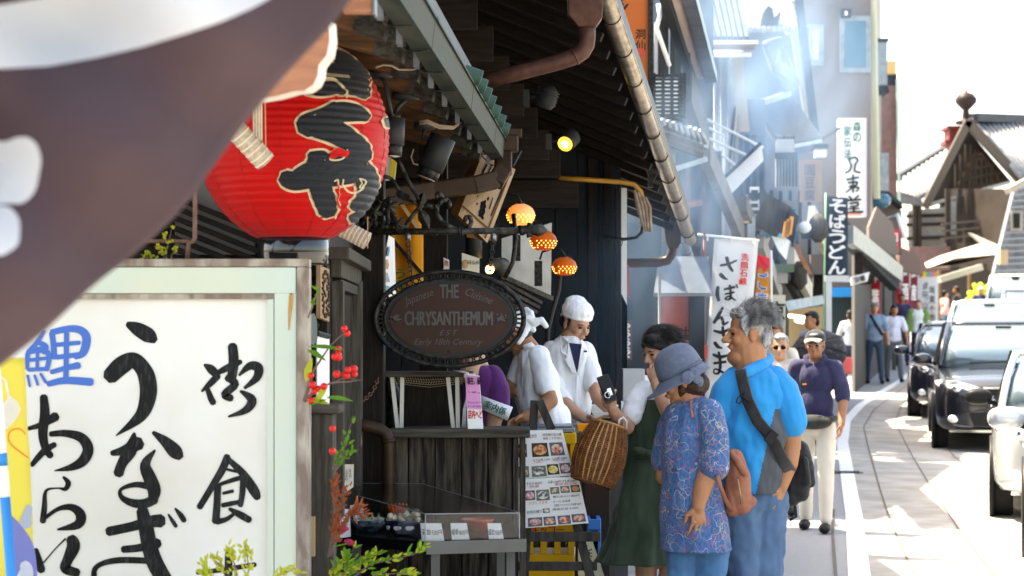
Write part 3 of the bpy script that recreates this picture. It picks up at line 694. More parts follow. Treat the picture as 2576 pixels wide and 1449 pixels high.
# weathered post with cap
t = T('weathered_gate_post', 'weathered grey wooden post with a flat cap beside the cream sign', 'post')
a = P(782, 1449, 7.75); b = P(840, 1040, 7.75)
MB().bx((a.x, 7.75, 0), (b.x, 7.87, b.z)).build('post', M_gwood, t, bevel=.008)
MB().bx((a.x - .02, 7.72, b.z), (b.x + .025, 7.95, b.z + .035)).build('cap', M_ledge, t, bevel=.006)
q = MB(); q.bx(P(776, 1400, 7.72) , P(792, 1300, 7.72) + V((0, .02, 0))); q.build('pale_label', mat('bare_wood', (.55, .38, .20), .7), t)

# plaque, mirror, clipboard on the oblique facade
t = T('carved_plaque', 'long carved wooden plaque on the dark wall beside the lantern', 'plaque')
M_plq = mat('plaque_wood', (.36, .24, .13), .55, c2=(.28, .18, .10), sc=5, st=(9, 9, 1))
D0, D1 = 8.3, 8.62
q = MB(); q.prism([P(806, 668, 8.32), P(829, 676, 8.62), P(829, 810, 8.62), P(806, 800, 8.32)], (-.02, .02, 0)); q.build('board', M_plq, t, bevel=.003)
q = MB()
for k in range(26):
    u = .55 + .32 * math.sin(k * 2.4) ; v = .1 + .8 * k / 25; c = P(806 + 23 * u, 672 + (132) * v + 4 * u, 8.32 + .3 * u) + V((.004, -.004, 0)); q.ell(c, (.004, .012, .012), None, 6, 4)
for i in range(24):
    a = 2 * math.pi * i / 24; q.ell(P(817 + 8 * math.cos(a), 740 + 58 * math.sin(a), 8.46 + .1 * math.cos(a)) + V((.003, -.003, 0)), .006, None, 5, 4)
ob = q.build('carving', mat('dark_carving', (.05, .032, .02), .6), t); ob['kind'] = 'stuff'
t = T('round_corner_mirror', 'small rounded mirror with dark rim beside the mint frame', 'mirror')
q = MB(); q.loft([[P(788 + 12 * math.cos(a), 828 + 42 * math.sin(a), 8.1 + dd) for a in [2 * math.pi * k / 24 for k in range(24)]] for dd in (0, .02)]); q.build('rim', M_blackm, t)
q = MB(); q.add([P(788 + 10.5 * math.cos(a), 828 + 40 * math.sin(a), 8.098) for a in [2 * math.pi * k / 24 for k in range(24)]], [tuple(range(24))]); q.build('glass', mat('mirror_glass', (.85, .88, .88), .03, 1.), t)
t = T('clipboard', 'white sheets on a clipboard hanging on the dark wall', 'clipboard')
q = MB(); q.grid(lambda u, v: P(796 + 32 * u, 840 + 170 * v + 6 * u, 8.2 + .35 * u + .02 * math.sin(v * 9)) , 4, 12); q.build('sheet', M_paper, t, solid=.003)
q = MB(); q.grid(lambda u, v: P(798 + 24 * u, 850 + 165 * v + 6 * u, 8.18 + .3 * u - .02 * v) , 4, 8); q.build('sheet', M_paper, t, solid=.002)
MB().tube([P(797, 838, 8.19), P(826, 846, 8.5)], .012, 8).build('clip', M_grey, t)

# ------------------------------------------------------------------ plants
M_leaf = cloth_mat('leaf_green', (.10, .26, .02), (.16, .34, .03), .45, 20, .1, .45)
M_leafy = cloth_mat('leaf_yellow_green', (.42, .46, .03), (.55, .50, .05), .45, 20, .1, .5)
M_leafo = cloth_mat('leaf_orange', (.42, .12, .035), (.28, .06, .03), .4, 25, .1, .5)
M_berry = mat('red_berry', (.62, .015, .012), .25, coat=.3, sss=.1)
M_twig = mat('twig', (.16, .10, .085), .8)
def leaf(mb, base, d, L, W, nrm=(0, -1, .3), curl=.15):
    d = V(d).normalized(); n = V(nrm).normalized(); s_ = d.cross(n).normalized(); n = s_.cross(d); base = V(base); vs = []
    prof = [(0, .08), (.2, .75), (.45, 1), (.7, .72), (.9, .3), (1, 0)]
    for t_, w in prof:
        c = base + d * L * t_ - n * curl * L * t_ * t_; vs += [c + s_ * W * w / 2 + n * W * .12 * w, c, c - s_ * W * w / 2 + n * W * .12 * w]
    fs = []
    for i in range(len(prof) - 1): fs += [(3 * i, 3 * i + 1, 3 * i + 4, 3 * i + 3), (3 * i + 1, 3 * i + 2, 3 * i + 5, 3 * i + 4)]
    mb.add(vs, fs)
DP = 7.2
t = T('berry_branch', 'branch of red berries and long green leaves beside the cream sign', 'plant')
root = P(765, 1010, DP)
MB().tube([root, P(800, 975, DP), P(840, 962, DP), P(880, 960, DP), P(912, 955, DP)], [.008, .005, .004, .003, .001], 6).build('twig', M_twig, t)
MB().tube([root, P(790, 930, DP), P(830, 870, DP), P(868, 835, DP)], [.008, .005, .003, .0015], 6).build('twig', M_twig, t)
MB().tube([P(840, 962, DP), P(870, 948, DP), P(895, 955, DP)], .002, 5).build('twig', M_twig, t)
for x, y in [(866, 826), (874, 839), (851, 878), (851, 893), (842, 897), (853, 900), (847, 941), (876, 930), (890, 928), (873, 945), (892, 942), (867, 943), (782, 945), (786, 968), (815, 972), (800, 978), (790, 985), (837, 1078), (836, 1135), (783, 1008)]:
    MB().ell(P(x, y, DP - .01 + random.uniform(-.02, .02)), .0135 * random.uniform(.85, 1.1), None, 12, 8).build('berry', M_berry, t, True)
for (x, y, dx, dy, L, W) in [(778, 872, 1, -.02, .125, .026), (772, 880, .9, .4, .08, .028), (800, 1008, .5, -1, .07, .03), (772, 1005, 1, .1, .085, .032), (820, 1000, 1, .02, .10, .026), (770, 960, .2, -1, .09, .03), (775, 1020, .9, -.4, .07, .026)]:
    q = MB(); leaf(q, P(x, y, DP - .02), (dx, -.1, -dy), L, W, (0, -.6, .8)); q.build('leaf', M_leaf if W < .029 else M_leafy, t, True)
def bush(name, label, stems, nleaf, L, W, mats, kind=None, jit=.02, ang=1.0):
    t = T(name, label, 'plant')
    for st in stems: MB().tube(st, [.004 - .003 * i / (len(st) - 1) for i in range(len(st))], 5).build('stem', M_twig, t)
    for mi, m_ in enumerate(mats):
        q = MB()
        for st in stems:
            for k in range(nleaf):
                u = random.uniform(.15, 1) * (len(st) - 1); i = min(int(u), len(st) - 2); c = st[i].lerp(st[i + 1], u - i); d = (st[i + 1] - st[i]).normalized()
                s_ = V((random.uniform(-1, 1), random.uniform(-.8, .3), random.uniform(-.5, .9))) * ang
                leaf(q, c + V([random.uniform(-jit, jit) for _ in range(3)]), d + s_, L * random.uniform(.6, 1.2), W * random.uniform(.7, 1.2), (random.uniform(-.5, .5), -.7, random.uniform(.2, 1)))
        o = q.build('foliage', m_, t, True); o['kind'] = 'stuff'
    return t
D = 6.6
bush('yellow_shrub', 'yellow green leafy shrub in front of the cream sign', [[P(600, 1560, D), P(560, 1430, D), P(528, 1395, D)], [P(610, 1560, D), P(590, 1420, D), P(575, 1375, D)], [P(620, 1560, D), P(625, 1420, D), P(615, 1365, D)], [P(640, 1560, D), P(700, 1445, D), P(745, 1430, D)], [P(600, 1560, D), P(520, 1450, D), P(512, 1420, D)]], 20, .026, .011, [M_leafy, M_leafy], jit=.015)
D = 7.6
bush('red_maple_sprig', 'rust red maple sprig in front of the display case', [[P(825, 1400, D), P(850, 1290, D), P(875, 1225, D)], [P(830, 1400, D), P(870, 1300, D), P(925, 1290, D)], [P(830, 1380, D), P(845, 1260, D), P(845, 1200, D)], [P(825, 1400, D), P(880, 1290, D), P(905, 1270, D)]], 34, .028, .008, [M_leafo, M_leafo], jit=.012)
bush('green_sprig', 'low green leafy sprig under the display case', [[P(830, 1500, D), P(880, 1420, D), P(960, 1385, D)], [P(830, 1500, D), P(930, 1420, D), P(1040, 1395, D), P(1072, 1372, D)], [P(830, 1500, D), P(950, 1445, D), P(1050, 1440, D)], [P(830, 1500, D), P(870, 1440, D), P(930, 1400, D)], [P(830, 1470, D), P(850, 1420, D), P(890, 1380, D)]], 20, .036, .014, [M_leaf, M_leafy], jit=.012)
bush('green_twig', 'thin green twig beside the brown elbow pipe', [[P(838, 1200, D), P(862, 1130, D), P(885, 1060, D)], [P(840, 1190, D), P(868, 1150, D), P(892, 1130, D)], [P(836, 1180, D), P(850, 1140, D), P(880, 1110, D)]], 12, .03, .012, [M_leaf], jit=.008)
bush('small_green_shoot', 'single green shoot beside the carved plaque', [[P(775, 800, 7.2), P(790, 760, 7.2), P(800, 725, 7.2)]], 9, .03, .010, [M_leaf], jit=.006)
t = bush('yellow_berry_weed', 'pale yellow berried weed above the cream sign', [[P(420, 700, 7.6), P(418, 640, 7.6), P(432, 575, 7.6)], [P(418, 690, 7.6), P(412, 640, 7.6), P(395, 620, 7.6)], [P(420, 690, 7.6), P(432, 640, 7.6), P(445, 625, 7.6)], [P(370, 700, 7.6), P(368, 650, 7.6), P(365, 635, 7.6)]], 6, .02, .006, [M_leafy], jit=.006)
q = MB()
for st in range(60):
    x, y = random.choice([(432, 572), (418, 592), (430, 605), (440, 628), (398, 620), (405, 630), (412, 640), (366, 638), (374, 640), (360, 648), (390, 645)]); q.ell(P(x + random.uniform(-6, 6), y + random.uniform(-7, 7), 7.58), .006, None, 6, 4)
o = q.build('berry_clusters', M_leafy, t, True); o['kind'] = 'stuff'
q = MB()
for x, y in [(882, 1366), (866, 1330), (876, 1362)]: q.ell(P(x, y, 7.5), (.018, .012, .010), None, 8, 6)
t = T('burnet_flower', 'dark red burnet flower heads in front of the display tray', 'flower')
q.build('flower_heads', mat('burnet', (.25, .02, .04), .7), t)['kind'] = 'stuff'
MB().tube([P(838, 1375, 7.5), P(882, 1366, 7.5)], .003, 5).build('stem', M_leaf, t)
# ================================================================== eave fittings of the near house
def spot(label, top, base_r, joint, a, b, r, lens=None):
    t = T('eave_spotlight', label, 'spotlight', 'grey spotlights under the near eave')
    MB().tube([top, top + V((0, 0, .03))], base_r, 16).build('base', M_grey, t, True)
    MB().tube([top, joint, a.lerp(b, .2)], .010, 8).build('arm', M_grey, t, True)
    MB().tube([a, b], r, 20).build('housing', M_grey, t, True)
    d = (b - a).normalized()
    MB().tube([b - d * .01, b + d * .045], r * .86, 20).build('lens_hood', M_blackm, t, True)
    MB().tube([b + d * .046, b + d * .048], r * .7, 16).build('lens', mat('lens_glass', (.5, .4, .35), .1, .3), t)
spot('grey spotlight hanging straight down beside the lantern', P(957, 195, 8.3), .055, P(968, 205, 8.3), P(988, 297, 8.3), P(985, 365, 8.3), .052)
spot('grey spotlight tilted towards the brown duct', P(1068, 325, 9.3), .05, P(1062, 345, 9.3), P(1115, 345, 9.3), P(1082, 425, 9.3), .062)
spot('flat grey spotlight base with short arm between the rafters', P(1020, 250, 8.8), .062, P(1002, 268, 8.8), P(992, 285, 8.8), P(990, 300, 8.8), .03)
t = T('eave_cable', 'beige electric cable looping between the brown rafters', 'cable')
MB().tube([P(945, 170, 7.6), P(965, 163, 7.6), P(985, 165, 7.6), P(1003, 175, 7.7), P(1040, 175, 7.8), P(1075, 155, 8)], .0045, 6).build('cable', M_beige, t, True)
t = T('eave_cable', 'beige cable bundle beside the tilted spotlight', 'cable')
for k in range(3): MB().tube([P(1055, 305 + k * 4, 9.2), P(1075, 302 + k * 4, 9.2), P(1105, 315 + k * 4, 9.3), P(1140, 318 + k * 3, 9.5), P(1165, 305, 9.6)], .004, 6).build('cable', M_beige, t, True)
MB().tube([P(1040, 375, 9.25), P(1034, 395, 9.25), P(1040, 412, 9.25), P(1052, 415, 9.25)], .004, 6).build('cable', M_beige, t, True)

# ================================================================== wrought iron bracket and oval sign
DBk = 10.0; U = DBk / F
def BZ(zx, zy, d=0): return P(939.2 + zx * .23143, 335.4 + zy * .23143, DBk + d)
br = T('wrought_iron_bracket', 'black wrought iron bracket with vine scrolls and leaves carrying the oval sign', 'bracket')
MB().tube([BZ(-180, 1072), BZ(1650, 1058)], .0165, 14).build('bar', M_iron, br, True)
MB().tube([BZ(930, 1065), BZ(948, 1065)], .024, 14).build('collar', M_iron, br, True)
MB().tube([BZ(955, 1065), BZ(975, 1065)], .024, 14).build('collar', M_iron, br, True)
MB().tube([BZ(1590, 1060), BZ(1620, 1058), BZ(1660, 1056), BZ(1720, 1055), BZ(1790, 1052), BZ(1850, 1052), BZ(1893, 1056)], [.022, .026, .018, .022, .033, .024, .003], 14).build('bud_finial', M_iron, br, True)
MB().tube([BZ(1700, 1130), BZ(1690, 1080), BZ(1700, 1000), BZ(1705, 975)], [.016, .014, .014, .016], 10).build('finial_leaf', M_iron, br, True)
MB().bx(BZ(-190, 1180, -.06), BZ(-150, 560, .06)).build('wall_plate', M_iron, br, bevel=.004)
for pts, r in [([(170, 230), (270, 300), (330, 420), (400, 560), (470, 670), (515, 760)], .011), ([(60, 440), (130, 470), (200, 500), (260, 590), (330, 670)], .010), ([(345, 1025), (400, 930), (460, 850), (520, 790), (580, 780), (650, 800), (690, 790)], .011),
               ([(690, 790), (735, 750), (748, 700), (715, 655), (690, 668), (700, 700)], .011), ([(700, 760), (760, 725), (810, 735), (828, 780), (800, 800)], .013), ([(690, 800), (690, 870), (740, 950), (820, 1010), (900, 1045)], .012), ([(985, 1045), (1040, 1015), (1065, 960), (1045, 912), (1005, 915), (1000, 945)], .012),
               ([(0, 1000), (60, 1040), (130, 1010), (160, 950), (150, 880), (175, 810)], .011), ([(-150, 640), (-80, 760), (-20, 900), (40, 1000), (120, 1060)], .012), ([(545, 1060), (600, 1085), (660, 1105), (690, 1100)], .006), ([(-120, 700), (-40, 690), (30, 720), (80, 760)], .009), ([(265, 980), (300, 1020), (330, 1050)], .008), ([(330, 690), (420, 740), (500, 790)], .009), ([(-60, 1050), (-20, 960), (20, 860), (60, 790), (150, 720), (240, 700)], .009)]:
    cp = [BZ(p[0], p[1], .008 * math.sin(i)) for i, p in enumerate(catmull([(float(a), float(b)) for a, b in pts], 4))]
    MB().tube(cp, r, 8).build('scroll', M_iron, br, True)
def mleaf(cx, cy, s_, rot, npt=5, d=-.02):
    q = MB(); vs = [BZ(cx, cy, d - .012)]
    n = npt * 4
    for k in range(n):
        a = rot + 2 * math.pi * k / n; ph = (k % 4); rr = s_ * (1.0 if ph == 0 else (.62 if ph in (1, 3) else .34)); rr *= (1 + .12 * math.sin(k * 3.1))
        vs.append(BZ(cx + rr * math.cos(a), cy + rr * math.sin(a), d + (.012 if ph else .02)))
    q.add(vs, [(0, 1 + k, 1 + (k + 1) % n) for k in range(n)]); q.build('iron_leaf', M_iron, br, solid=.006)
for a in [(175, 795, 125, -.4), (265, 985, 110, .5), (10, 860, 110, .2), (-90, 930, 100, .9), (90, 1010, 80, .2)]: mleaf(*a)
def oleaf(x0, y0, x1, y1, w):
    q = MB(); vs = []; dx, dy = x1 - x0, y1 - y0; L = math.hypot(dx, dy); nx, ny = -dy / L, dx / L
    pr = [0, .55, .9, 1, .95, .7, .4, 0]
    for i, p in enumerate(pr):
        u = i / (len(pr) - 1); x, y = x0 + dx * u, y0 + dy * u
        vs += [BZ(x + nx * w * p * (1 + .12 * (i % 2)), y + ny * w * p, -.004), BZ(x, y, -.02), BZ(x - nx * w * p, y - ny * w * p * (1 + .12 * (i % 2)), -.004)]
    q.add(vs, [f for i in range(len(pr) - 1) for f in ((3 * i, 3 * i + 1, 3 * i + 4, 3 * i + 3), (3 * i + 1, 3 * i + 2, 3 * i + 5, 3 * i + 4))])
    q.build('iron_leaf', M_iron, br, solid=.006)
for a in [(500, 790, 545, 650, 52), (505, 830, 605, 1035, 58), (410, 720, 270, 660, 40), (330, 690, 250, 640, 36)]: oleaf(*a)

def chain(root, a, b, n, r=.011, w=.0032, name='chain_link', m=None):
    a = V(a); b = V(b); d = (b - a).normalized(); L = (b - a).length / n
    s_ = d.cross(V((.2, 1, .1))).normalized(); u = s_.cross(d)
    for i in range(n):
        c = a + (b - a) * (i + .5) / n; e = s_ if i % 2 else (u * .8 + s_ * .3).normalized(); h = L * .62; pts = []
        for k in range(13):
            t_ = 2 * math.pi * k / 12; pts.append(c + d * math.cos(t_) * h + e * math.sin(t_) * r)
        MB().tube(pts, w, 5, caps=False).build(name, m or M_iron, root, True)
os_ = T('oval_restaurant_sign', 'hanging oval brown sign reading THE CHRYSANTHEMUM in a pierced black ring', 'sign')
SC = P(1131, 802, DBk)
def E_(a, rx, ry, d=0): return SC + V((rx * U * math.cos(a), d, ry * U * math.sin(a)))
def ering(rx, ry, r, d=0, n=72): return [E_(2 * math.pi * k / n, rx, ry, d) for k in range(n + 1)]
MB().tube(ering(187, 119, 0), .0125, 10).build('outer_rim', M_blackm, os_, True)
MB().tube(ering(163, 98, 0), .010, 10).build('inner_rim', M_blackm, os_, True)
MB().loft([[E_(2 * math.pi * k / 72, 160, 95, -.004 - .004 * j) for k in range(72)] for j in (0, 1)] ).build('back_plate', M_grey, os_)
M_sbr = mat('brown_enamel', (.042, .021, .017), .5, c2=(.052, .027, .021), sc=200)
M_sil = mat('silver_lettering', (.085, .082, .08), .4, .5)
q = MB(); q.loft([[E_(2 * math.pi * k / 72, 150, 86, -.010 - .005 * j) for k in range(72)] for j in (0, 1)]); q.build('face', M_sbr, os_)
one = None; NB = 62
for i in range(NB):
    a = 2 * math.pi * (i + .5) / NB; c = E_(a, 175, 108.5)
    if one is None:
        one = MB().tube([V((.0135 * math.cos(2 * math.pi * k / 12), 0, .0135 * math.sin(2 * math.pi * k / 12))) for k in range(13)], .0042, 6, caps=False).build('border_ring', M_blackm, os_, True); o = one
    else:
        o = one.copy(); COL.objects.link(o); o.parent = os_
    o.location = c
def stx(s, x, y, w, h, bold=.0, shear=0., rot=0., arc=0.):
    q = MB(); c, n = math.cos(R(rot)), math.sin(R(rot))
    text(q, s, P(x, y, DBk) + V((0, -.017, 0)), (c, 0, n), (-n, 0, c), w * U, h * U, bold=bold, shear=shear, nrm=V((0, -1, 0)), lift=.001, arc=arc); q.build('lettering', M_sil, os_)['kind'] = 'stuff'
stx('THE', 1130, 733, 46, 33, .022); stx('CHRYSANTHEMUM', 1129, 801, 220, 35, .0055)
stx('Japanese', 1054, 750, 78, 25, shear=.35, rot=20); stx('Cuisine', 1206, 745, 72, 20, shear=.35, rot=-21)
stx('E S T', 1129, 837, 46, 14, shear=.4); stx('Early 18th Century', 1128, 862, 172, 20, shear=.35)
for x in (996, 1261):
    q = MB()
    for k in range(22): q.ell(P(x + random.gauss(0, 6), 800 + random.gauss(0, 4.5), DBk) + V((0, -.017, 0)), (.006, .002, .005), None, 6, 4)
    for sx_ in (-1, 1): q.tube([P(x, 806, DBk) + V((0, -.018, 0)), P(x + sx_ * 12, 812, DBk) + V((0, -.018, 0)), P(x + sx_ * 19, 806, DBk) + V((0, -.018, 0))], .0022, 4)
    q.build('chrysanthemum_emblem', M_sil, os_)['kind'] = 'stuff'
for a in (0, 90, 180, 270): MB().ell(E_(R(a), 143, 81, -.018), .005, None, 8, 6).build('rivet', M_blackm, os_, True)
for x0, y0, x1, y1 in [(1026, 600, 1033, 692), (1241, 598, 1232, 690)]:
    MB().tube([P(x0, 586, DBk), P(x0, 604, DBk)], .014, 8).build('chain_clamp', M_zinc, os_, True)
    chain(os_, P(x0, y0, DBk), P(x1, y1, DBk), 9)
# thin chain below the shelf
t = T('rusty_chain', 'thin rusty chain sagging from the corner post to the shelf', 'chain')
pts = [P(884, 1013, 9.95), P(915, 1008, 9.98), P(938, 985, 10.02), P(952, 950, 10.06), P(960, 930, 10.1)]
for a, b in zip(pts, pts[1:]): chain(t, a, b, 5, .009, .0028, m=M_rust)

# ================================================================== signs under the second eave
M_kb = mat('kanban_wood', (.50, .31, .17), .5, c2=(.62, .42, .26), sc=3, st=(3, 1, 1), bump=.1)
M_kbe = mat('kanban_edge', (.33, .16, .05), .6, c2=(.22, .10, .035), sc=6)
t = T('carved_wooden_signboard', 'tilted carved wooden signboard with black script under the eave', 'sign')
A, B, C, Dd = P(1153, 541, 11.3), P(1226, 611, 11.25), P(1297, 426, 11.55), P(1215, 384, 11.6)
q = MB(); q.cur = 0; off = V((-.045, .06, .02)); q.add([A, B, C, Dd], [(0, 1, 2, 3)]); q.cur = 1
q.add([A, B, C, Dd] + [p + off for p in (A, B, C, Dd)], [(0, 1, 5, 4), (1, 2, 6, 5), (2, 3, 7, 6), (3, 0, 4, 7), (4, 5, 6, 7)]); q.build('board', [M_kb, M_kbe], t, fixn=False)
nrm = (B - A).cross(Dd - A).normalized(); nrm = nrm if nrm.y < 0 else -nrm
kf = lambda x, y, l: A.lerp(B, x).lerp(Dd.lerp(C, x), y) + nrm * (l + .004)
def kfr(x, y, l): return kf(x, y, l)
for a, b in [((0.02, .14), (.98, .14)), ((.9, .02), (.9, .98))]:
    MB().bar(kf(a[0], a[1], .004), kf(b[0], b[1], .004), .008, .008).build('moulding', M_kbe, t)
for st in [[(.55, .92, .05), (.62, .85, .07), (.5, .78, .05), (.6, .70, .06)], [(.5, .66, .06), (.62, .60, .05), (.5, .52, .07), (.6, .45, .05)], [(.55, .40, .06), (.48, .32, .06), (.62, .27, .07), (.52, .2, .05)], [(.25, .95, .04), (.2, .75, .05), (.22, .5, .03)], [(.35, .9, .03), (.33, .6, .04)], [(.85, .8, .03), (.84, .5, .03), (.83, .3, .03)], [(.45, .62, .05), (.55, .55, .07), (.42, .48, .05)], [(.30, .40, .04), (.36, .30, .05)], [(.45, .36, .06), (.6, .34, .05), (.5, .24, .06), (.66, .2, .04)], [(.7, .5, .03), (.72, .36, .03)]]:
    q = MB(); brush(q, [st], kfr, 1, 0, lift=.003); q.build('carved_script', M_ink, t)
MB().tube([P(1290, 418, 11.6), P(1310, 380, 11.7)], .008, 6).build('hanger', M_blackm, t)
MB().bar(P(1175, 590, 11.35), P(1250, 600, 11.35), .05, .03).build('support', M_kbe, t)

t = T('orange_noren', 'orange cloth curtain with green writing hanging behind the bracket', 'curtain')
M_or = cloth_mat('orange_cloth', (.72, .30, .02), (.62, .24, .02), .3, 3, .05)
MB().grid(lambda u, v: P(985 + 80 * u, 590 + 180 * v - 10 * u, 11.0 + .02 * math.sin(u * 7)), 12, 8).build('cloth', M_or, t, True, solid=.002)
MB().bar(P(985, 600, 10.98), P(1062, 690, 10.98), .012, .02).build('strap', M_dwood, t)
q = MB(); vtext(q, 'うな', P(1008, 675, 10.96), XR, ZU, .05, .06, bold=.03, nrm=V((0, -1, 0))); q.build('lettering', mat('green_ink', (.05, .12, .02), .6), t)['kind'] = 'stuff'
t = T('orange_noren', 'orange cloth strip between the iron leaves and the pillar', 'curtain')
MB().grid(lambda u, v: P(990 + 70 * u, 500 + 90 * v + 20 * u, 11.2 + .02 * math.sin(u * 6)), 10, 6).build('cloth', M_or, t, True, solid=.002)
MB().bar(P(1008, 510, 11.15), P(1052, 575, 11.15), .04, .02).build('batten', mat('pale_pine', (.50, .33, .18), .6), t)
t = T('tilted_menu_poster', 'narrow tilted poster with photos beside the corner post', 'poster')
q = MB(); q.add([P(978, 592, 10.5), P(992, 600, 10.8), P(996, 740, 10.8), P(944, 762, 10.5)], [(0, 1, 2, 3)]); q.build('sheet', M_paper, t, solid=.002)
for k in range(4):
    q = MB(); y = 620 + k * 32; q.add([P(977 - k * 6, y, 10.49), P(987 - k * 2, y + 4, 10.68), P(987 - k * 2, y + 26, 10.68), P(972 - k * 6, y + 24, 10.49)], [(0, 1, 2, 3)]); q.build('printed_picture', [mat('print_blue', (.10, .18, .32), .5), mat('print_food', (.42, .16, .07), .5, c2=(.60, .42, .25), sc=30), mat('print_grey', (.30, .32, .33), .5), mat('print_teal', (.10, .28, .30), .5)][k], t)
t = T('yellow_notice', 'white and yellow paper notice under the eave beside the lantern', 'notice')
q = MB(); q.add([P(975, 392, 10.6), P(1001, 384, 10.6), P(994, 452, 10.6), P(968, 455, 10.6)], [(0, 1, 2, 3)]); q.build('sheet', M_paper, t, solid=.002)
q = MB(); q.add([P(985, 394, 10.59), P(999, 388, 10.59), P(993, 448, 10.59), P(980, 450, 10.59)], [(0, 1, 2, 3)]); q.build('yellow_panel', mat('yellow_print', (.78, .62, .05), .6), t)
t = T('welcome_card', 'cream card with a small printed face and greeting under the wooden signboard', 'card')
q = MB(); q.add([P(1162, 636, 11.4), P(1206, 650, 11.4), P(1206, 690, 11.4), P(1162, 684, 11.4)], [(0, 1, 2, 3)]); q.build('card', mat('cream_card', (.74, .68, .52), .6), t, solid=.003)
q = MB(); q.ell(P(1171, 664, 11.39), (.016, .002, .026), None, 12, 6); q.build('printed_face', mat('print_skin', (.60, .32, .16), .6), t)
q = MB(); text(q, 'いらっしゃい', P(1191, 660, 11.39), XR, ZU, .065, .026, bold=.01, nrm=V((0, -1, 0))); q.build('lettering', M_black, t)['kind'] = 'stuff'
t = T('small_photo_card', 'small white photo card pinned on the dark pillar', 'card')
q = MB(); q.add([P(1116, 648, 11.55), P(1130, 654, 11.55), P(1130, 684, 11.55), P(1116, 680, 11.55)], [(0, 1, 2, 3)]); q.build('card', M_paper, t, solid=.002)
q = MB(); q.add([P(1118, 654, 11.54), P(1128, 658, 11.54), P(1128, 670, 11.54), P(1118, 668, 11.54)], [(0, 1, 2, 3)]); q.build('printed_picture', MATS['print_food'], t)

# globe lamps
M_cer1 = cloth_mat('cream_ceramic', (.80, .60, .36), None, .45, 8, .05, .3); M_cer2 = cloth_mat('amber_ceramic', (.50, .18, .022), (.36, .11, .012), .45, 12, .05, .25)
M_glow = mat('lamp_glow', (1.0, .62, .16), .5, emit=.9); M_bulb = mat('bulb_glow', (1.0, .66, .22), .5, emit=3.5)
def globe(label, x, y, r, m, D=12.2):
    t = T('globe_lamp', label, 'lamp', 'lit ceramic globe lamps on the grill house'); c = P(x, y, D); rr = r / F * D; h = rr * .80
    prof = [(rr * math.sin(a), h * math.cos(a)) for a in [R(8 + k * (148 - 8) / 22.) for k in range(23)]]
    MB().lathe(prof[::-1], c, 32).build('shade', m, t, True, solid=.004)
    MB().ell(c + V((0, 0, -h * .25)), rr * .42, None, 12, 8).build('bulb', M_bulb, t, True)
    q = MB()
    for row, (th, n) in enumerate([(92, 18), (104, 18), (117, 18), (130, 16)]):
        for k in range(n):
            if (k % 6) == 5: continue
            a = 2 * math.pi * (k + .5 * (row % 2)) / n; p = c + V((math.sin(R(th)) * math.cos(a) * rr * 1.015, math.sin(R(th)) * math.sin(a) * rr * 1.015, math.cos(R(th)) * h * 1.015)); q.ell(p, (.0042, .0042, .0035), None, 6, 4)
    q.build('light_holes', M_glow, t)['kind'] = 'stuff'
    MB().tube([c + V((0, 0, h * .96)), c + V((0, 0, h * 1.25)), c + V((-.02, .01, h * 1.75)), c + V((-.08, .03, h * 1.9)), c + V((-.14, .05, h * 1.6)), c + V((-.155, .06, h * .8))], .007, 8).build('gooseneck', M_blackm, t, True)
    MB().tube([c + V((0, 0, h * .92)), c + V((0, 0, h * 1.08))], rr * .3, 12).build('cap', M_blackm, t, True)
    MB().bx(c + V((-.19, .05, -.12)), c + V((-.14, .10, .04))).build('wall_plate', M_blackm, t)
    return t
globe('cream globe lamp, uppermost of the three beside the iron bud', 1310, 541, 35, M_cer1)
globe('amber globe lamp half behind the iron bud', 1367, 606, 33, M_cer2)
globe('amber globe lamp, lowest of the three, above the chef', 1420, 671, 30, M_cer2, 12.6)
t = T('small_wall_lamp', 'small lit bulb in a dark wall lamp behind the sign chain', 'lamp')
MB().ell(P(1232, 678, 11.9), .026, None, 12, 8).build('bulb', M_bulb, t, True)
MB().tube([P(1236, 660, 11.92), P(1262, 672, 12.1)], [.03, .06], 14).build('shade', M_grey, t, True)
MB().tube([P(1270, 700, 12.0), P(1290, 660, 12.0), P(1298, 600, 12.0), P(1292, 540, 12.1)], .014, 8).build('stem', M_blackm, t, True)
t = T('flue_pipe', 'dark grey flue pipe under the wooden signboard', 'pipe')
MB().tube([P(1192, 560, 11.9), P(1192, 650, 11.9)], .05, 16).build('pipe', M_grey, t, True)

# beam spotlights on the grill house
def bspot(label, x, y, D, lit):
    t = T('beam_spotlight', label, 'spotlight', 'round spotlights on the grill house beams'); c = P(x, y, D)
    MB().bx(c + V((-.155, -.02, -.06)), c + V((-.11, .06, .05))).build('mount', M_grey, t, bevel=.004)
    MB().tube([c + V((-.115, 0, 0)), c + V((-.05, 0, .01))], .012, 8).build('arm', M_grey, t, True)
    d = V((-.35, -.8, -.45)).normalized() if lit else V((-.35, .2, -1)).normalized()
    a = c - d * .05; prof = [(0, .035), (.02, .05), (.035, .075), (.05, .09), (.062, .095)]
    if lit:
        MB().tube([a - d * .03, a, a + d * .05, a + d * .10], [.02, .05, .062, .062], 18).build('housing', M_grey, t, True)
        MB().tube([a + d * .101, a + d * .104], .052, 18).build('lens', mat('spot_lens', (1, .50, .06), .3, emit=.5), t)
        MB().ell(a + d * .105, .026, None, 10, 6).build('bulb', M_bulb, t, True)
        for k in range(4): MB().tube([a + d * (-.02 + .02 * k), a + d * (-.012 + .02 * k)], .066, 18).build('cooling_fin', M_grey, t, True)
    else:
        MB().tube([a - d * .03, a, a + d * .09, a + d * .12], [.03, .062, .068, .05], 18).build('housing', M_grey, t, True)
        for k in range(5): MB().tube([a + d * (.02 * k), a + d * (.008 + .02 * k)], .074, 18).build('cooling_fin', M_grey, t, True)
bspot('unlit ribbed spotlight on the upper grill house beam', 1375, 245, 12.8, False)
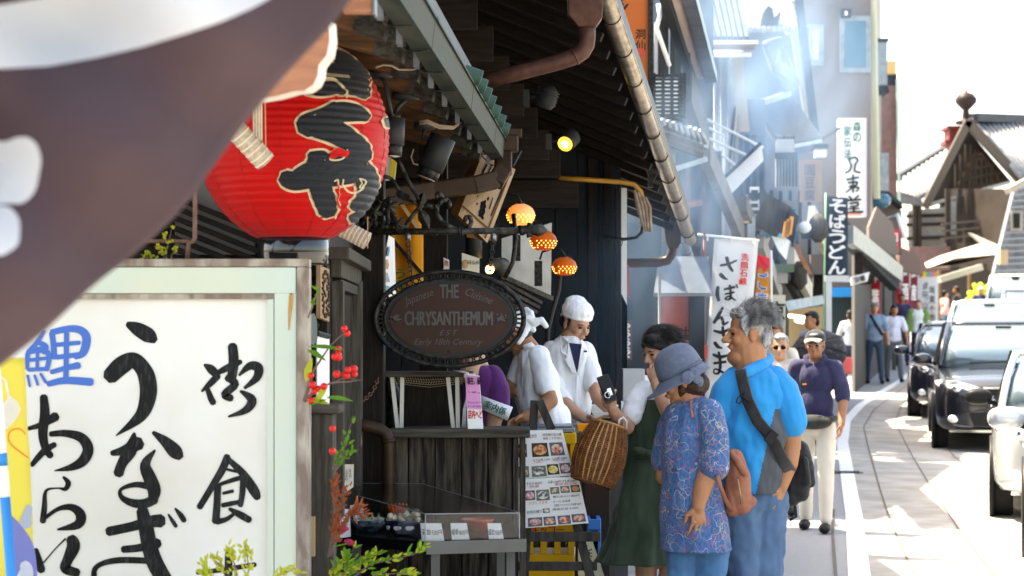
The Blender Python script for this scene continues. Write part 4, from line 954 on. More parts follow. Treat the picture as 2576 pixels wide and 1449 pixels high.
bspot('lit round spotlight glowing amber on the grill house beam', 1428, 355, 13.6, True)
t = T('amber_pole', 'pole with amber light painted on, bent down at its right end under the eave', 'pole')
MB().tube([P(1405, 447, 15.2), P(1480, 452, 15.2), P(1560, 458, 15.2), P(1596, 464, 15.2), P(1612, 482, 15.2), P(1622, 530, 15.2), P(1628, 575, 15.2)], .019, 10).build('pole', mat('amber_lit_tint', (.55, .26, .04), .25, coat=.5), t, True)  # amber highlight put into the pole's base colour
t = T('driftwood_branch', 'split weathered branch hanging at the eave end', 'branch')
for k in range(4): MB().tube([P(1596 + k * 9, 478 + k * 6, 15), P(1606 + k * 9, 520, 15), P(1616 + k * 7, 560 + k * 8, 15), P(1622 + k * 4, 582, 15)], [.012, .02, .016, .006], 6).build('splinter', mat('split_wood', (.20, .13, .085), .8, c2=(.36, .27, .20), sc=14), t)
t = T('iron_hook_rail', 'curved dark hook rail in the smoky shade', 'rail')
MB().tube([P(1515, 595, 15.1), P(1570, 602, 15.1), P(1600, 598, 15.1), P(1614, 585, 15.1), P(1616, 570, 15.1)], .012, 8).build('rail', M_blackm, t, True)
for k in range(9): MB().tube([P(1500 + k * 8, 600, 15.1), P(1502 + k * 8, 612, 15.1), P(1498 + k * 8, 618, 15.1)], .004, 5).build('hook', M_blackm, t)

# louvred hood by the chefs
t = T('grill_hood', 'pale metal grill hood with dark louvres left of the chefs', 'hood')
M_hood = mat('pale_hood_metal', (.34, .33, .30), .5, .3, c2=(.24, .23, .21), sc=5)
q = MB(); q.prism([P(1262, 600, 12.9), P(1388, 560, 13.1), P(1386, 745, 13.1), P(1262, 690, 12.9)], (0, .05, 0)); q.build('panel', M_hood, t)
for k in range(6):
    MB().bar(P(1262 - 4, 705 + k * 16, 12.88), P(1362 - k * 6, 762 + k * 12, 13.0), .03, .02).build('louvre', M_gwood, t)
MB().bar(P(1258, 694, 12.85), P(1388, 752, 13.05), .05, .03).build('lip', M_gwood, t)
MB().tube([P(1408, 690, 12.7), P(1405, 730, 12.7), P(1392, 775, 12.7), P(1378, 830, 12.7), P(1376, 900, 12.7)], .016, 10).build('cable', M_grey, t, True)

# ================================================================== counter
ct = T('plank_counter', 'weathered dark plank counter with a grey ledge below the oval sign', 'counter')
DC = 10.1; xb = [985, 1027, 1094, 1161, 1227, 1290]
for i, (a, b) in enumerate(zip(xb, xb[1:])):
    A = P(a, 0, DC).x + .003; B = P(b, 0, DC).x - .003; o_ = (i % 2) * .004
    MB().bx((A, DC + o_, .0), (B, DC + .03, P(0, 1101, DC).z)).build('plank', M_plank, ct, bevel=.004)
A = P(1291, 0, DC).x; B = P(1322, 0, DC).x
MB().bx((A, DC - .03, 0), (A + .028, DC + .05, P(0, 1101, DC).z)).build('end_post', M_plank, ct, bevel=.004)
MB().bx((A + .031, DC - .035, 0), (B, DC + .05, P(0, 1101, DC).z)).build('end_post', M_plank, ct, bevel=.004)
MB().bx((P(983, 0, DC).x, DC + .031, 0), (P(1290, 0, DC).x, DC + .33, P(0, 1101, DC).z)).build('body', M_dwood, ct)
MB().bx((P(980, 0, DC).x, DC - .07, P(0, 1100, DC).z), (P(1333, 0, DC).x, DC + .36, P(0, 1078, DC).z)).build('ledge', M_ledge, ct, bevel=.006)
for x in (987, 1058, 1126, 1194, 1258): MB().ell(P(x, 1125, DC - .002), .004, None, 6, 4).build('nail', M_grey, ct)
t = T('brown_elbow_pipe', 'brown elbow downpipe beside the plank counter', 'pipe')
MB().tube([P(870, 1062, 9.9), P(925, 1072, 9.92), P(955, 1080, 9.93), P(970, 1090, 9.93), P(976, 1106, 9.93), P(977, 1130, 9.93), V((P(977, 0, 9.93).x, 9.93, .0))], .032, 16).build('pipe', M_brown2, t, True)
MB().tube([P(976, 1104, 9.93), P(977, 1114, 9.93)], .037, 16).build('collar', M_brown2, t, True)
t = T('beige_conduit', 'beige cable conduit bending down beside the elbow pipe', 'conduit')
MB().tube([P(872, 1078, 9.85), P(892, 1083, 9.85), P(903, 1095, 9.85), P(905, 1112, 9.85), P(900, 1140, 9.85), V((P(899, 0, 9.85).x, 9.85, 0))], .012, 10).build('conduit', M_beige, t, True)
MB().bx(P(894, 1175, 9.84), P(906, 1155, 9.84) + V((0, .02, 0))).build('clip', M_grey, t)
sh = T('folding_shelf_table', 'dark shelf with white folding legs standing on the plank counter', 'shelf table')
zl = P(0, 1078, DC).z
a = P(960, 948, 10.15); b = P(1188, 935, 10.15); MB().bx((a.x, 10.15, a.z), (b.x, 10.5, b.z)).build('shelf', M_ledge, sh, bevel=.003)
for x, x2 in [(986, 1000), (1012, 1010), (1127, 1140), (1150, 1152)]:
    MB().bar(P(x, 949, 10.2), V((P(x2, 0, 10.2).x, 10.2, zl)), .02, .014, up=(0, 1, 0)).build('leg', mat('cream_enamel', (.66, .64, .58), .4), sh)
MB().bx((P(1005, 0, 10.47).x, 10.46, zl), (P(1150, 0, 10.47).x, 10.49, a.z)).build('back_panel', M_dwood, sh)
q = MB()
for k in range(26): 
    x = 1000 + k * 6.3; q.tube([P(x, 950, 10.3), P(x + 5, 960, 10.3), P(x, 970 - abs(k - 13) * .5, 10.3)], .0012, 4)
for k in range(4): q.tube([P(998, 950 + k * 5, 10.3), P(1080, 956 + k * 6, 10.3), P(1164, 950 + k * 5, 10.3)], .0012, 4)
q.build('net', mat('net_cord', (.40, .34, .24), .8), sh)['kind'] = 'stuff'
t = T('small_fan', 'black desk fan standing behind the thin shelf legs', 'fan')
MB().tube([P(978, 955, 10.75), P(974, 1010, 10.75), P(980, 1080, 10.75)], .03, 10).build('stand', M_blackm, t, True)
MB().lathe([(.005, 0), (.09, .01), (.095, .03), (.09, .05), (.01, .06)], P(978, 990, 10.7), 24, Matrix.Rotation(R(75), 3, 'Y')).build('cage', M_blackm, t, True)
t = T('white_cable', 'white cable bundle hanging from the shelf end', 'cable')
for k in range(3): MB().tube([P(1140 + k * 8, 932, 10.15), P(1172 + k * 3, 938, 10.12), P(1178 - k * 2, 985, 10.12), P(1166 + k * 2, 1030, 10.12), P(1163 + k * 4, 1075, 10.12)], .004, 6).build('cable', M_white, t, True)
MB().box(P(1182, 945, 10.14), (.06, .03, .02)).build('plug_strip', M_white, t)
t = T('pink_notice', 'pink and white printed notice standing on the plank counter', 'notice')
q = MB(); q.add([P(1170, 942, 10.12), P(1206, 945, 10.12), P(1216, 1079, 10.05), P(1177, 1079, 10.05)], [(0, 1, 2, 3)]); q.build('sheet', M_paper, t, solid=.002)
q = MB(); q.add([P(1172, 944, 10.113), P(1205, 947, 10.113), P(1211, 1030, 10.07), P(1174, 1028, 10.07)], [(0, 1, 2, 3)]); q.build('pink_panel', mat('pink_print', (.72, .30, .55), .6), t)
nf = V((0, -1, .0))
q = MB(); 
for s_, y, h in [('現在、優', 958, 18), ('必要こ', 996, 22), ('スタッフ', 1066, 20)]: text(q, s_, P(1192, y, 10.1), XR, ZU, .066, h * .0021, bold=.012, nrm=nf, lift=.008)
q.build('lettering', M_black, t)['kind'] = 'stuff'
q = MB()
text(q, 'Waiting ticket is', P(1193, 1013, 10.08), XR, ZU, .07, .012, nrm=nf, lift=.008); text(q, '現在未発行整理券', P(1194, 1023, 10.08), XR, ZU, .07, .014, nrm=nf, lift=.008)
q.build('lettering', mat('purple_ink', (.20, .05, .28), .6), t)['kind'] = 'stuff'
q = MB(); text(q, '店内へど', P(1196, 1042, 10.07), XR, ZU, .072, .045, bold=.012, nrm=nf, lift=.008); q.build('lettering', mat('red_ink', (.70, .02, .03), .6), t)['kind'] = 'stuff'

# ================================================================== display case with dishes
dc = T('glass_display_case', 'small slanted glass display case on a black tray in front of the plank counter', 'display case')
zt = P(0, 1363, 9.0).z
C0, Rr, Lb = V((P(1070, 0, 9.0).x, 9.0, zt)), V((P(1307, 0, 9.1).x, 9.1, zt)), V((P(838, 0, 9.45).x, 9.45, zt)); Bk = V((P(895, 0, 9.95).x, 9.95, zt)); BR = V((P(1290, 0, 9.98).x, 9.98, zt))
MB().prism([C0 + V((0, -.015, 0)), Rr + V((.02, -.015, 0)), BR, Bk, Lb], (0, 0, -.05)).build('tray', mat('black_tray', (.006, .006, .007), .25), dc, bevel=.003)
MB().bar(C0 + V((.005, -.03, -.025)), Rr + V((.03, -.03, -.022)), .012, .058).build('metal_rail', mat('brushed_metal', (.12, .12, .118), .42, .6, c2=(.095, .095, .092), sc=4), dc)
for p in (C0 + V((.045, .03, 0)), Rr + V((-.04, .1, 0)), Lb + V((.11, .03, 0)), BR + V((-.06, -.03, 0))):
    MB().bx((p.x - .02, p.y - .015, .0), (p.x + .02, p.y + .015, zt - .0505)).build('leg', MATS['brushed_metal'], dc)
M_glass = mat('clear_acrylic', (.93, .95, .96), .10, tr=1., ior=1.30, spec=.5)
gh = V((0, 0, P(0, 1293, 9.0).z - zt)); C1, R1 = C0 + gh, Rr + gh * .97; L1 = V((P(900, 0, 9.5).x, 9.5, P(0, 1247, 9.5).z)); K1, K2 = V((P(890, 0, 9.93).x, 9.93, P(0, 1217, 9.93).z)), V((P(1062, 0, 9.93).x, 9.93, P(0, 1218, 9.93).z)); L0 = V((L1.x, L1.y, zt)); BR1 = V((BR.x - .02, BR.y, zt + .1))
for nm, ps in [('glass_front', [C0, Rr, R1, C1]), ('glass_side', [L0, C0, C1, L1]), ('glass_top', [C1, R1, K2]), ('glass_top', [C1, K2, K1, L1])]:
    q = MB(); q.add([p + V((0, 0, .002)) for p in ps], [tuple(range(len(ps)))]); q.build(nm, M_glass, dc, solid=.004)
M_edge = mat('acrylic_edge', (.45, .48, .50), .2, spec=.6)
for a, b in [(C0, C1), (C1, R1), (C1, L1), (R1, K2), (K2, K1), (C0, Rr), (Rr, R1)]: MB().tube([a, b], .0020, 5).build('glass_edge', M_edge, dc)
def bowl(name, label, x, y, D, r, h, m, lid=None):
    t = T(name, label, 'bowl'); c = V((P(x, 0, D).x, D, zt + .002))
    MB().lathe([(r * .45, 0), (r * .5, .008), (r * .72, h * .35), (r * .95, h * .8), (r, h), (r * .96, h), (r * .9, h * .8), (r * .6, h * .4), (0, h * .35)], c, 36).build('bowl', m, t, True); return t, c
M_bl = mat('blue_pattern', (.05, .09, .16), .3, c2=(.22, .30, .38), sc=38, det=1, lo=.45, hi=.52, coat=.3)
M_nv = mat('navy_glaze', (.010, .010, .045), .12, coat=.6)
t, c = bowl('patterned_bowl', 'blue patterned bowl with pale food in the display case', 928, 0, 9.52, .092, .055, M_bl)
M_fd = mat('pale_tempura', (.62, .50, .30), .7, c2=(.72, .66, .50), sc=30, bump=.6, bsc=60)
q = MB()
for k in range(16): q.ell(c + V((random.uniform(-.06, .06), random.uniform(-.05, .05), .045 + random.uniform(0, .012))), (random.uniform(.02, .035), .02, .010), Euler((0, random.uniform(-.4, .4), random.uniform(0, 3))).to_matrix(), 8, 6)
q.build('food', mat('pale_noodles', (.60, .58, .46), .6, c2=(.48, .50, .34), sc=25, bump=.4), t, True)['kind'] = 'stuff'
q = MB()
for k in range(3): q.lathe([(.010, 0), (.006, .02), (.0, .04)], c + V((-.01 + .03 * k, -.03, .05)), 6)
q.build('garnish', mat('ginger', (.66, .55, .36), .6), t)['kind'] = 'stuff'
t, c = bowl('tempura_bowl', 'navy glazed bowl heaped with tempura and orange shrimp tails', 1017, 0, 9.28, .096, .075, M_nv)
q = MB()
for k in range(36): q.ell(c + V((random.uniform(-.065, .065), random.uniform(-.06, .04), .07 + random.uniform(0, .035))), (random.uniform(.012, .026), .016, .012), Euler((random.uniform(-.5, .5), random.uniform(-.5, .5), random.uniform(0, 3))).to_matrix(), 8, 6)
q.build('tempura', M_fd, t, True)['kind'] = 'stuff'
for k in range(6):
    q = MB(); b0 = c + V((-.055 + .011 * k, -.03 + random.uniform(-.02, .02), .10)); q.tube([b0, b0 + V((.004 * (k - 3), 0, .03)), b0 + V((.007 * (k - 3), 0, .052))], [.005, .008, .002], 6); q.build('shrimp_tail', mat('shrimp_tail', (.72, .13, .015), .4), t, True)
for k, a in enumerate((-1.9, -1.2, -2.7)):
    q = MB(); p = c + V((math.cos(a) * .082, math.sin(a) * .082, .042)); q.ell(p, (.022, .004, .012), Matrix.Rotation(a + R(90), 3, 'Z'), 10, 6); q.build('painted_cloud', M_paper, t, True)
t, c = bowl('red_lacquer_bowl', 'dull red lacquer bowl on a stand behind the price cards', 1200, 0, 9.5, .082, .06, mat('red_lacquer', (.34, .05, .035), .25, coat=.4))
c2_ = c + V((0, 0, 0)); MB().lathe([(.04, -.0), (.035, .04), (.05, .05)], c2_ + V((0, 0, -.0)), 20).build('stand', MATS['red_lacquer'], t, True)
def pcard(label, x0, x1, s1, s2, D, lean=4):
    t = T('price_card', label, 'card', 'handwritten price cards in the display case'); y0, y1 = 1316, 1362
    q = MB(); q.add([P(x0, y0, D), P(x1 - 8, y0, D), P(x1, y1, D - .02), P(x0 + lean, y1, D - .02)], [(0, 1, 2, 3)]); q.build('card', M_paper, t, solid=.002)
    w = (x1 - x0) / F * D
    q = MB(); text(q, s1, P(x0 + (x1 - x0) * .24, 1340, D) + V((0, -.012, 0)), XR, ZU, w * .34, .038, nrm=nf); text(q, s2, P(x0 + (x1 - x0) * .66, 1340, D) + V((0, -.012, 0)), XR, ZU, w * .48, .028, nrm=nf); q.build('lettering', M_black, t)['kind'] = 'stuff'
pcard('handwritten price card reading 1500 at the front corner of the case', 1058, 1118, '天丼', '1500円', 9.06)
pcard('handwritten price card reading 3800 in the middle of the case', 1133, 1182, '鰻重', '3800円', 9.12)
pcard('handwritten price card reading 2500 at the right end of the case', 1226, 1268, '鰻丼', '2500円', 9.16)
t = T('folded_menu_card', 'folded white card leaning on the patterned bowl', 'card')
q = MB(); q.add([P(880, 1272, 9.56), P(912, 1264, 9.56), P(918, 1304, 9.5), P(892, 1310, 9.5)], [(0, 1, 2, 3)]); q.build('card', M_paper, t, solid=.002)
t = T('paper_notice', 'white paper notice with small vertical text pinned beside the case', 'notice')
q = MB(); q.add([P(838, 1168, 9.0), P(890, 1168, 9.0), P(889, 1225, 9.0), P(838, 1260, 9.0)], [(0, 1, 2, 3)]); q.build('sheet', mat('cream_paper', (.74, .68, .56), .7), t, solid=.002)
q = MB()
for k in range(5): vtext(q, '本日鰻上品'[k:] + '本日'[:k], P(845 + k * 9, 1180, 8.995), XR, ZU, .010, .013, nrm=nf)
q.build('lettering', M_black, t)['kind'] = 'stuff'
t = T('paper_menu_sheet', 'pale menu sheet standing at the left of the display tray', 'menu')
q = MB(); q.add([P(838, 1275, 9.2), P(880, 1282, 9.3), P(882, 1350, 9.3), P(838, 1356, 9.2)], [(0, 1, 2, 3)]); q.build('sheet', mat('mauve_paper', (.55, .52, .54), .7), t, solid=.002)

# ================================================================== menu easel, crates, grill bench
ez = T('menu_easel', 'dark wooden easel holding two laminated food menus', 'easel')
M_easel = mat('easel_wood', (.022, .020, .018), .55, c2=(.06, .052, .045), sc=5, st=(6, 6, 1), bump=.2)
DE = 10.55
MB().bar(P(1357, 1008, DE), P(1388, 1082, DE), .045, .03, up=(0, 1, 0)).build('leg', M_easel, ez, bevel=.004)
MB().bar(P(1390, 1084, DE + .03), V((P(1520, 0, DE).x, DE - .2, 0)), .048, .03, up=(0, 1, 0)).build('leg', M_easel, ez, bevel=.004)
MB().bar(P(1345, 1008, DE + .04), V((P(1310, 0, DE).x, DE - .2, 0)), .045, .03, up=(0, 1, 0)).build('leg', M_easel, ez, bevel=.004)
MB().bar(P(1300, 1350, DE - .13), P(1510, 1350, DE - .13), .035, .05).build('shelf_bar', M_easel, ez, bevel=.004)
MB().bar(P(1300, 1424, DE - .10), P(1502, 1424, DE - .10), .035, .045).build('shelf_bar', M_easel, ez, bevel=.004)
def menu(label, q4, D):
    t = T('food_menu', label, 'menu', 'laminated menus on the easel'); A, B, C, Dd = [P(x, y, D) for x, y in q4]
    q = MB(); q.add([A, B, C, Dd], [(0, 1, 2, 3)]); q.build('sheet', M_paper, t, solid=.003)
    def f(u, v, l=0): return A.lerp(B, u).lerp(Dd.lerp(C, u), v) + V((0, -.004 - l, 0))
    return t, f
def pic(t, f, u0, v0, u1, v1, kind):
    cs = [((.42, .10, .04), (.70, .42, .18)), ((.50, .08, .05), (.75, .55, .42)), ((.10, .11, .13), (.75, .72, .66)), ((.55, .42, .06), (.78, .66, .30)), ((.55, .16, .16), (.78, .62, .58)), ((.22, .14, .10), (.62, .55, .45)), ((.34, .30, .12), (.70, .20, .14))]
    bgs = mat('print_dark', (.05, .04, .04), .4)
    q = MB(); q.add([f(u0, v0), f(u1, v0), f(u1, v1), f(u0, v1)], [(0, 1, 2, 3)]); q.build('printed_picture', mat('print_bg%d' % (kind % 3), [(.05, .035, .03), (.10, .12, .15), (.16, .17, .12)][kind % 3], .4), t)
    q = MB(); cx, cy, rx, ry = (u0 + u1) / 2, (v0 + v1) / 2, (u1 - u0) * .42, (v1 - v0) * .38
    q.add([f(cx + rx * math.cos(a), cy + ry * math.sin(a), .001) for a in [2 * math.pi * k / 14 for k in range(14)]], [tuple(range(14))]); q.build('printed_dish', mat('print_dish%d' % kind, cs[kind][0], .4, c2=cs[kind][1], sc=60, lo=.42, hi=.58), t)
def lines(t, f, rows, m):
    q = MB()
    for s_, u0, u1, v, h in rows:
        a, b = f(u0, v), f(u1, v); text(q, s_, (a + b) / 2, (b - a), ZU, (b - a).length, h, nrm=nf)
    q.build('lettering', m, t)['kind'] = 'stuff'
M_tred = mat('menu_red', (.55, .04, .04), .6)
t, f = menu('upper laminated menu with grilled eel photographs', [(1300, 1083), (1415, 1081), (1444, 1196), (1300, 1206)], DE - .12)
for a in [(.02, .28, .20, .55, 0), (.30, .27, .62, .56, 0), (.66, .27, .93, .55, 1), (.02, .74, .22, .97, 5), (.27, .75, .53, .97, 2), (.55, .73, .76, .95, 3), (.78, .72, .98, .94, 4)]: pic(t, f, *a)
lines(t, f, [('うながき', .22, .42, .12, .022), ('味自慢の炭火焼', .55, .95, .10, .016), ('御膳 二千円 特上', .55, .95, .18, .012), ('上うな重 3,300', .30, .62, .62, .012), ('うな重 2,800', .66, .95, .61, .012)], M_black)
lines(t, f, [('うな重 上', .32, .50, .66, .012), ('肝吸い付', .68, .90, .65, .012)], M_tred)
t, f = menu('lower laminated menu with rows of small dishes', [(1300, 1206), (1455, 1198), (1481, 1316), (1300, 1330)], DE - .16)
for a in [(.12, .24, .28, .44, 4), (.30, .24, .50, .46, 2), (.52, .20, .66, .34, 5), (.68, .19, .82, .33, 1), (.84, .18, .98, .33, 6), (.16, .80, .36, .98, 4), (.38, .80, .55, .98, 1), (.58, .80, .76, .98, 1), (.78, .79, .97, .96, 1), (.38, .63, .48, .72, 4)]: pic(t, f, *a)
lines(t, f, [('うまき 850円', .15, .40, .10, .014), ('白焼 2,200円 きも焼 600円', .5, .95, .09, .014), ('鯉のあらい 800円', .55, .95, .40, .013), ('ビール 日本酒', .55, .80, .50, .013), ('お飲物 ソフトドリンク各種 300円', .55, .95, .58, .013), ('お持ち帰り', .15, .36, .68, .018), ('蒲焼弁当 2,000', .52, .9, .66, .012)], M_black)
lines(t, f, [('うざく うまき', .18, .46, .50, .013), ('煮物 酢の物', .6, .95, .145, .012), ('特選', .2, .35, .16, .012)], M_tred)

M_ycr = mat('yellow_crate_plastic', (.80, .42, .012), .4); M_blc = mat('blue_crate_plastic', (.03, .20, .62), .4)
def crate(label, x0, y0, x1, y1, D, depth, m, bottles=0, textured=True):
    t = T('bottle_crate', label, 'crate', 'plastic crates behind the easel'); a = P(x0, y1, D); b = P(x1, y0, D); w = b.x - a.x; h = b.z - a.z
    z0 = max(a.z, .10) if a.z > .05 else .0
    MB().bx((a.x, D, b.z - .06), (b.x, D + .02, b.z)).build('top_rim', m, t, bevel=.006)
    MB().bx((a.x, D, z0), (b.x, D + .02, z0 + .08)).build('bottom_rim', m, t, bevel=.006)
    n = 4
    for i in range(n): 
        c = a.x + (w - .035) * i / (n - 1); MB().bx((c, D + .001, z0 + .081), (c + .035, D + .021, b.z - .061)).build('rib', m, t, bevel=.004)
    MB().bx((a.x, D + .03, z0), (a.x + .02, D + depth, b.z)).build('side', m, t); MB().bx((b.x - .02, D + .03, z0), (b.x, D + depth, b.z)).build('side', m, t); MB().bx((a.x, D + depth, z0), (b.x, D + depth + .02, b.z)).build('back', m, t)
    return t, a, b
crate('yellow plastic crate under the steel grill tray', 1340, 1090, 1450, 1200, 11.0, .35, M_ycr)
t, a, b = crate('yellow bottle crate with red print low behind the easel', 1325, 1318, 1445, 1432, 10.75, .32, M_ycr)
q = MB(); text(q, 'キッコー', P(1378, 1333, 10.74), XR, ZU, .17, .04, nrm=nf, bold=.01); q.build('lettering', M_tred, t)['kind'] = 'stuff'
crate('yellow bottle crate at ground level behind the easel', 1325, 1436, 1445, 1570, 10.75, .32, M_ycr)
for k, (x, m_) in enumerate([(1352, (.02, .05, .02)), (1375, (.06, .02, .01)), (1400, (.015, .012, .01)), (1425, (.03, .06, .02))]):
    t = T('sauce_bottle', ['green glass bottle at the left of the yellow crate', 'brown bottle with white label in the yellow crate', 'black bottle in the middle of the yellow crate', 'green bottle at the right of the yellow crate'][k], 'bottle', 'bottles in the yellow crate')
    c = V((P(x, 0, 10.9).x, 10.9, .30)); MB().lathe([(.045, 0), (.048, .01), (.048, .16), (.02, .22), (.017, .28), (.0, .285)], c, 18).build('glass', mat('bottle_%d' % k, m_, .08, spec=.7), t, True); MB().lathe([(.0495, .03), (.0495, .12)], c, 18).build('paper_label', MATS['cream_paper'], t, True)
t = T('sake_carton', 'white and green printed carton standing at the easel foot', 'carton')
q = MB(); q.prism([P(1455, 1362, 10.9), P(1490, 1358, 10.9), P(1520, 1449, 10.85), P(1455, 1449, 10.85)], (0, .1, 0)); q.build('carton', mat('pale_green_paper', (.62, .66, .50), .6), t)
q = MB(); vtext(q, 'しょうゆ', P(1482, 1370, 10.83), XR, ZU, .03, .036, bold=.03, nrm=nf); q.build('lettering', M_black, t)['kind'] = 'stuff'
crate('blue plastic crate half behind the green dress', 1478, 1306, 1512, 1480, 11.1, .3, M_blc)
gr = T('steel_grill_tray', 'shallow steel grill tray in front of the stooping chef', 'tray')
MB().bx(P(1325, 1090, 11.1), P(1446, 1076, 11.1) + V((0, .45, 0))).build('tray', M_zinc, gr, bevel=.006)
MB().bx(P(1330, 1074, 11.12), P(1440, 1071, 11.12) + V((0, .40, 0))).build('rim', M_zinc, gr)
gb = T('grill_bench', 'dark grill bench beside the standing chef', 'bench')
a = P(1440, 1090, 11.7); b = P(1580, 1075, 11.7)
MB().bx((a.x, 11.7, .1), (b.x, 12.3, a.z)).build('body', mat('bench_steel', (.10, .10, .11), .4, .7), gb); MB().bx((a.x - .02, 11.68, a.z), (b.x + .02, 12.35, b.z)).build('top', M_zinc, gb, bevel=.004)
def tray(label, x0, x1, y, D, m, h=.035, dep=.2):
    t = T('food_tray', label, 'tray', 'trays on the grill bench'); a = P(x0, y, D); b = P(x1, y, D); hx = (b.x - a.x) / 2; cx = (a.x + b.x) / 2
    rr = [[V((cx + s1 * hx * k, D + dep / 2 + s2 * dep / 2 * k, a.z + zz)) for s1, s2 in ((-1, -1), (1, -1), (1, 1), (-1, 1))] for k, zz in ((.8, 0), (1, h), (.93, h), (.76, .008))]
    MB().loft(rr).build('tray', m, t); return t
tray('orange plastic tray on the grill bench', 1452, 1492, 1085, 11.6, mat('orange_plastic', (.85, .30, .02), .4), .04)
tray('white foam tray, front one of the stack', 1490, 1560, 1052, 11.9, M_white)
tray('white foam tray, rear one of the stack', 1486, 1556, 1040, 12.2, M_white, .05)
t = tray('steel tray holding small dishes', 1488, 1570, 1072, 11.8, M_zinc, .03)
t = T('paper_box', 'pale cardboard box stacked behind the grill bench', 'box')
MB().bx(P(1567, 1010, 13.5), P(1622, 928, 13.5) + V((0, .3, 0))).build('box', mat('grey_card', (.45, .45, .46), .8), t, bevel=.004)
MB().bx(P(1622.5, 1005, 13.6), P(1640, 945, 13.6) + V((0, .3, 0))).build('label_panel', M_paper, t)
t = T('dark_stand_cabinet', 'dark metal cabinet behind the wicker basket', 'cabinet')
a = P(1470, 1210, 11.35); MB().bx((a.x, 11.35, .1), (P(1535, 0, 11.35).x, 11.68, a.z + .05)).build('body', mat('brown_cabinet', (.035, .024, .018), .4), t, bevel=.005)
# ================================================================== buildings and signs down the street
def pl(par, name, m, pts, t=.12, **k):              # flat slab from photo points with own distances
    q = MB(); q.prism([P(x, y, d) for x, y, d in pts], (0, t, 0)); return q.build(name, m, par, **k)
def qd(par, name, m, x0, y0, x1, y1, D, t=.06, **k): return pl(par, name, m, [(x0, y0, D), (x1, y0, D), (x1, y1, D), (x0, y1, D)], t, **k)
def br_(par, name, m, a, b, w, h, **k): return MB().bar(P(*a), P(*b), w, h).build(name, m, par, **k)
def wall_to_ground(par, name, m, x0, D0, x1, D1, ytop, th=.3):
    a, b = P(x0, ytop, D0), P(x1, ytop, D1); zb = min(gz(D0), gz(D1)) - .3
    q = MB(); q.prism([V((a.x, a.y, zb)), V((b.x, b.y, zb)), V((b.x, b.y, b.z)), V((a.x, a.y, a.z))], (-.02 * th, th, 0)); return q.build(name, m, par)
nf = V((0, -1, 0))
# ---- orange eel signboard standing on the grill house roof
t = T('orange_signboard', 'tall orange signboard with black brush writing beside the steel gutter', 'sign')
M_osb = mat('orange_board', (.56, .13, .03), .5, c2=(.50, .15, .045), sc=2, st=(1, 1, .5))
pl(t, 'board', M_osb, [(1500, -160, 15.2), (1631, -160, 15.2), (1631, 440, 15.2), (1550, 250, 15.2), (1500, 100, 15.2)], .05)
qd(t, 'frame', M_blackm, 1632, -160, 1643, 470, 15.17, .1)
of = lambda x, y, l: P(x, y, 15.2) + V((0, -l - .001, 0))
for st in [[(1530, -10, 8), (1560, -2, 12), (1600, -30, 8)], [(1545, 45, 8), (1552, 40, 12), (1556, 60, 10)], [(1535, 70, 10), (1545, 62, 16), (1556, 70, 12), (1550, 90, 10)], [(1562, 30, 4), (1570, 22, 6), (1580, 10, 4)], [(1545, 110, 12), (1555, 128, 10)], [(1592, 165, 14), (1590, 190, 20), (1583, 220, 16), (1590, 240, 14)], [(1598, 232, 10), (1618, 240, 14), (1608, 252, 8)], [(1560, 5, 10), (1565, 14, 10)]]:
    q = MB(); brush(q, [st], of); q.build('brush_stroke', M_ink, t)
q = MB(); vtext(q, '洞仙', P(1611, 72, 15.2), XR, ZU, .075, .085, nrm=nf, bold=.012); q.build('lettering', M_ink, t)['kind'] = 'stuff'
qd(t, 'red_seal', mat('seal_red', (.60, .09, .06), .6), 1603, 121, 1621, 142, 15.195, .003)
# ---- dark house with balcony
h3 = T('balcony_house', 'dark two storey house with a black slatted balcony in the smoke', 'building')
wall_to_ground(h3, 'wall', M_wall, 1560, 18.6, 1795, 24.0, -40)
for x0, x1, y0, y1, D in [(1646, 1660, 55, 190, 18.7), (1678, 1690, 40, 190, 19.4), (1716, 1728, 70, 200, 20.2)]: qd(h3, 'window', M_white, x0, y0, x1, y1, D, .03)  # bright reflection in the panes put in as plain white
for x in (1662, 1675, 1692, 1706, 1730): br_(h3, 'mullion', M_dwood, (x, 20, 18.6 + (x - 1660) * .02), (x, 215, 18.6 + (x - 1660) * .02), .05, .05)
for k in range(11): br_(h3, 'balcony_slat', M_blackm, (1642, 190 + k * 10, 18.2), (1722 - k * .4, 190 + k * 10, 18.2), .02, .022)
for x in (1645, 1668, 1690, 1712, 1721): br_(h3, 'balcony_post', M_blackm, (x, 184, 18.22), (x, 300, 18.22), .04, .03)
qd(h3, 'balcony_backing', M_white, 1644, 196, 1705, 288, 18.5, .03)
qd(h3, 'balcony_base', M_blackm, 1642, 296, 1718, 340, 18.3, .5)
pl(h3, 'eave_soffit', M_fab, [(1668, -40, 17.6), (1722, -60, 17.6), (1788, 192, 21), (1748, 196, 21)], .06)
br_(h3, 'eave_edge', M_zinc, (1722, -60, 17.5), (1790, 196, 21), .12, .10); br_(h3, 'eave_edge', M_wall, (1662, -40, 17.5), (1748, 226, 21), .08, .10)
pl(h3, 'lower_roof', M_zinc, [(1642, 298, 18.0), (1768, 340, 18.4), (1786, 352, 18.6), (1782, 374, 18.6), (1642, 322, 18.0)], .25)
for k in range(3): br_(h3, 'fascia_board', M_brick if k == 1 else M_gwood, (1642, 330 + k * 8, 18.1), (1765, 372 + k * 9, 18.4), .06, .05)
MB().tube([P(1656, 10, 18.4), P(1660, 40, 18.4), P(1652, 70, 18.4), P(1662, 100, 18.4), P(1684, 165, 18.6)], .02, 8).build('pipe', M_white, h3, True)
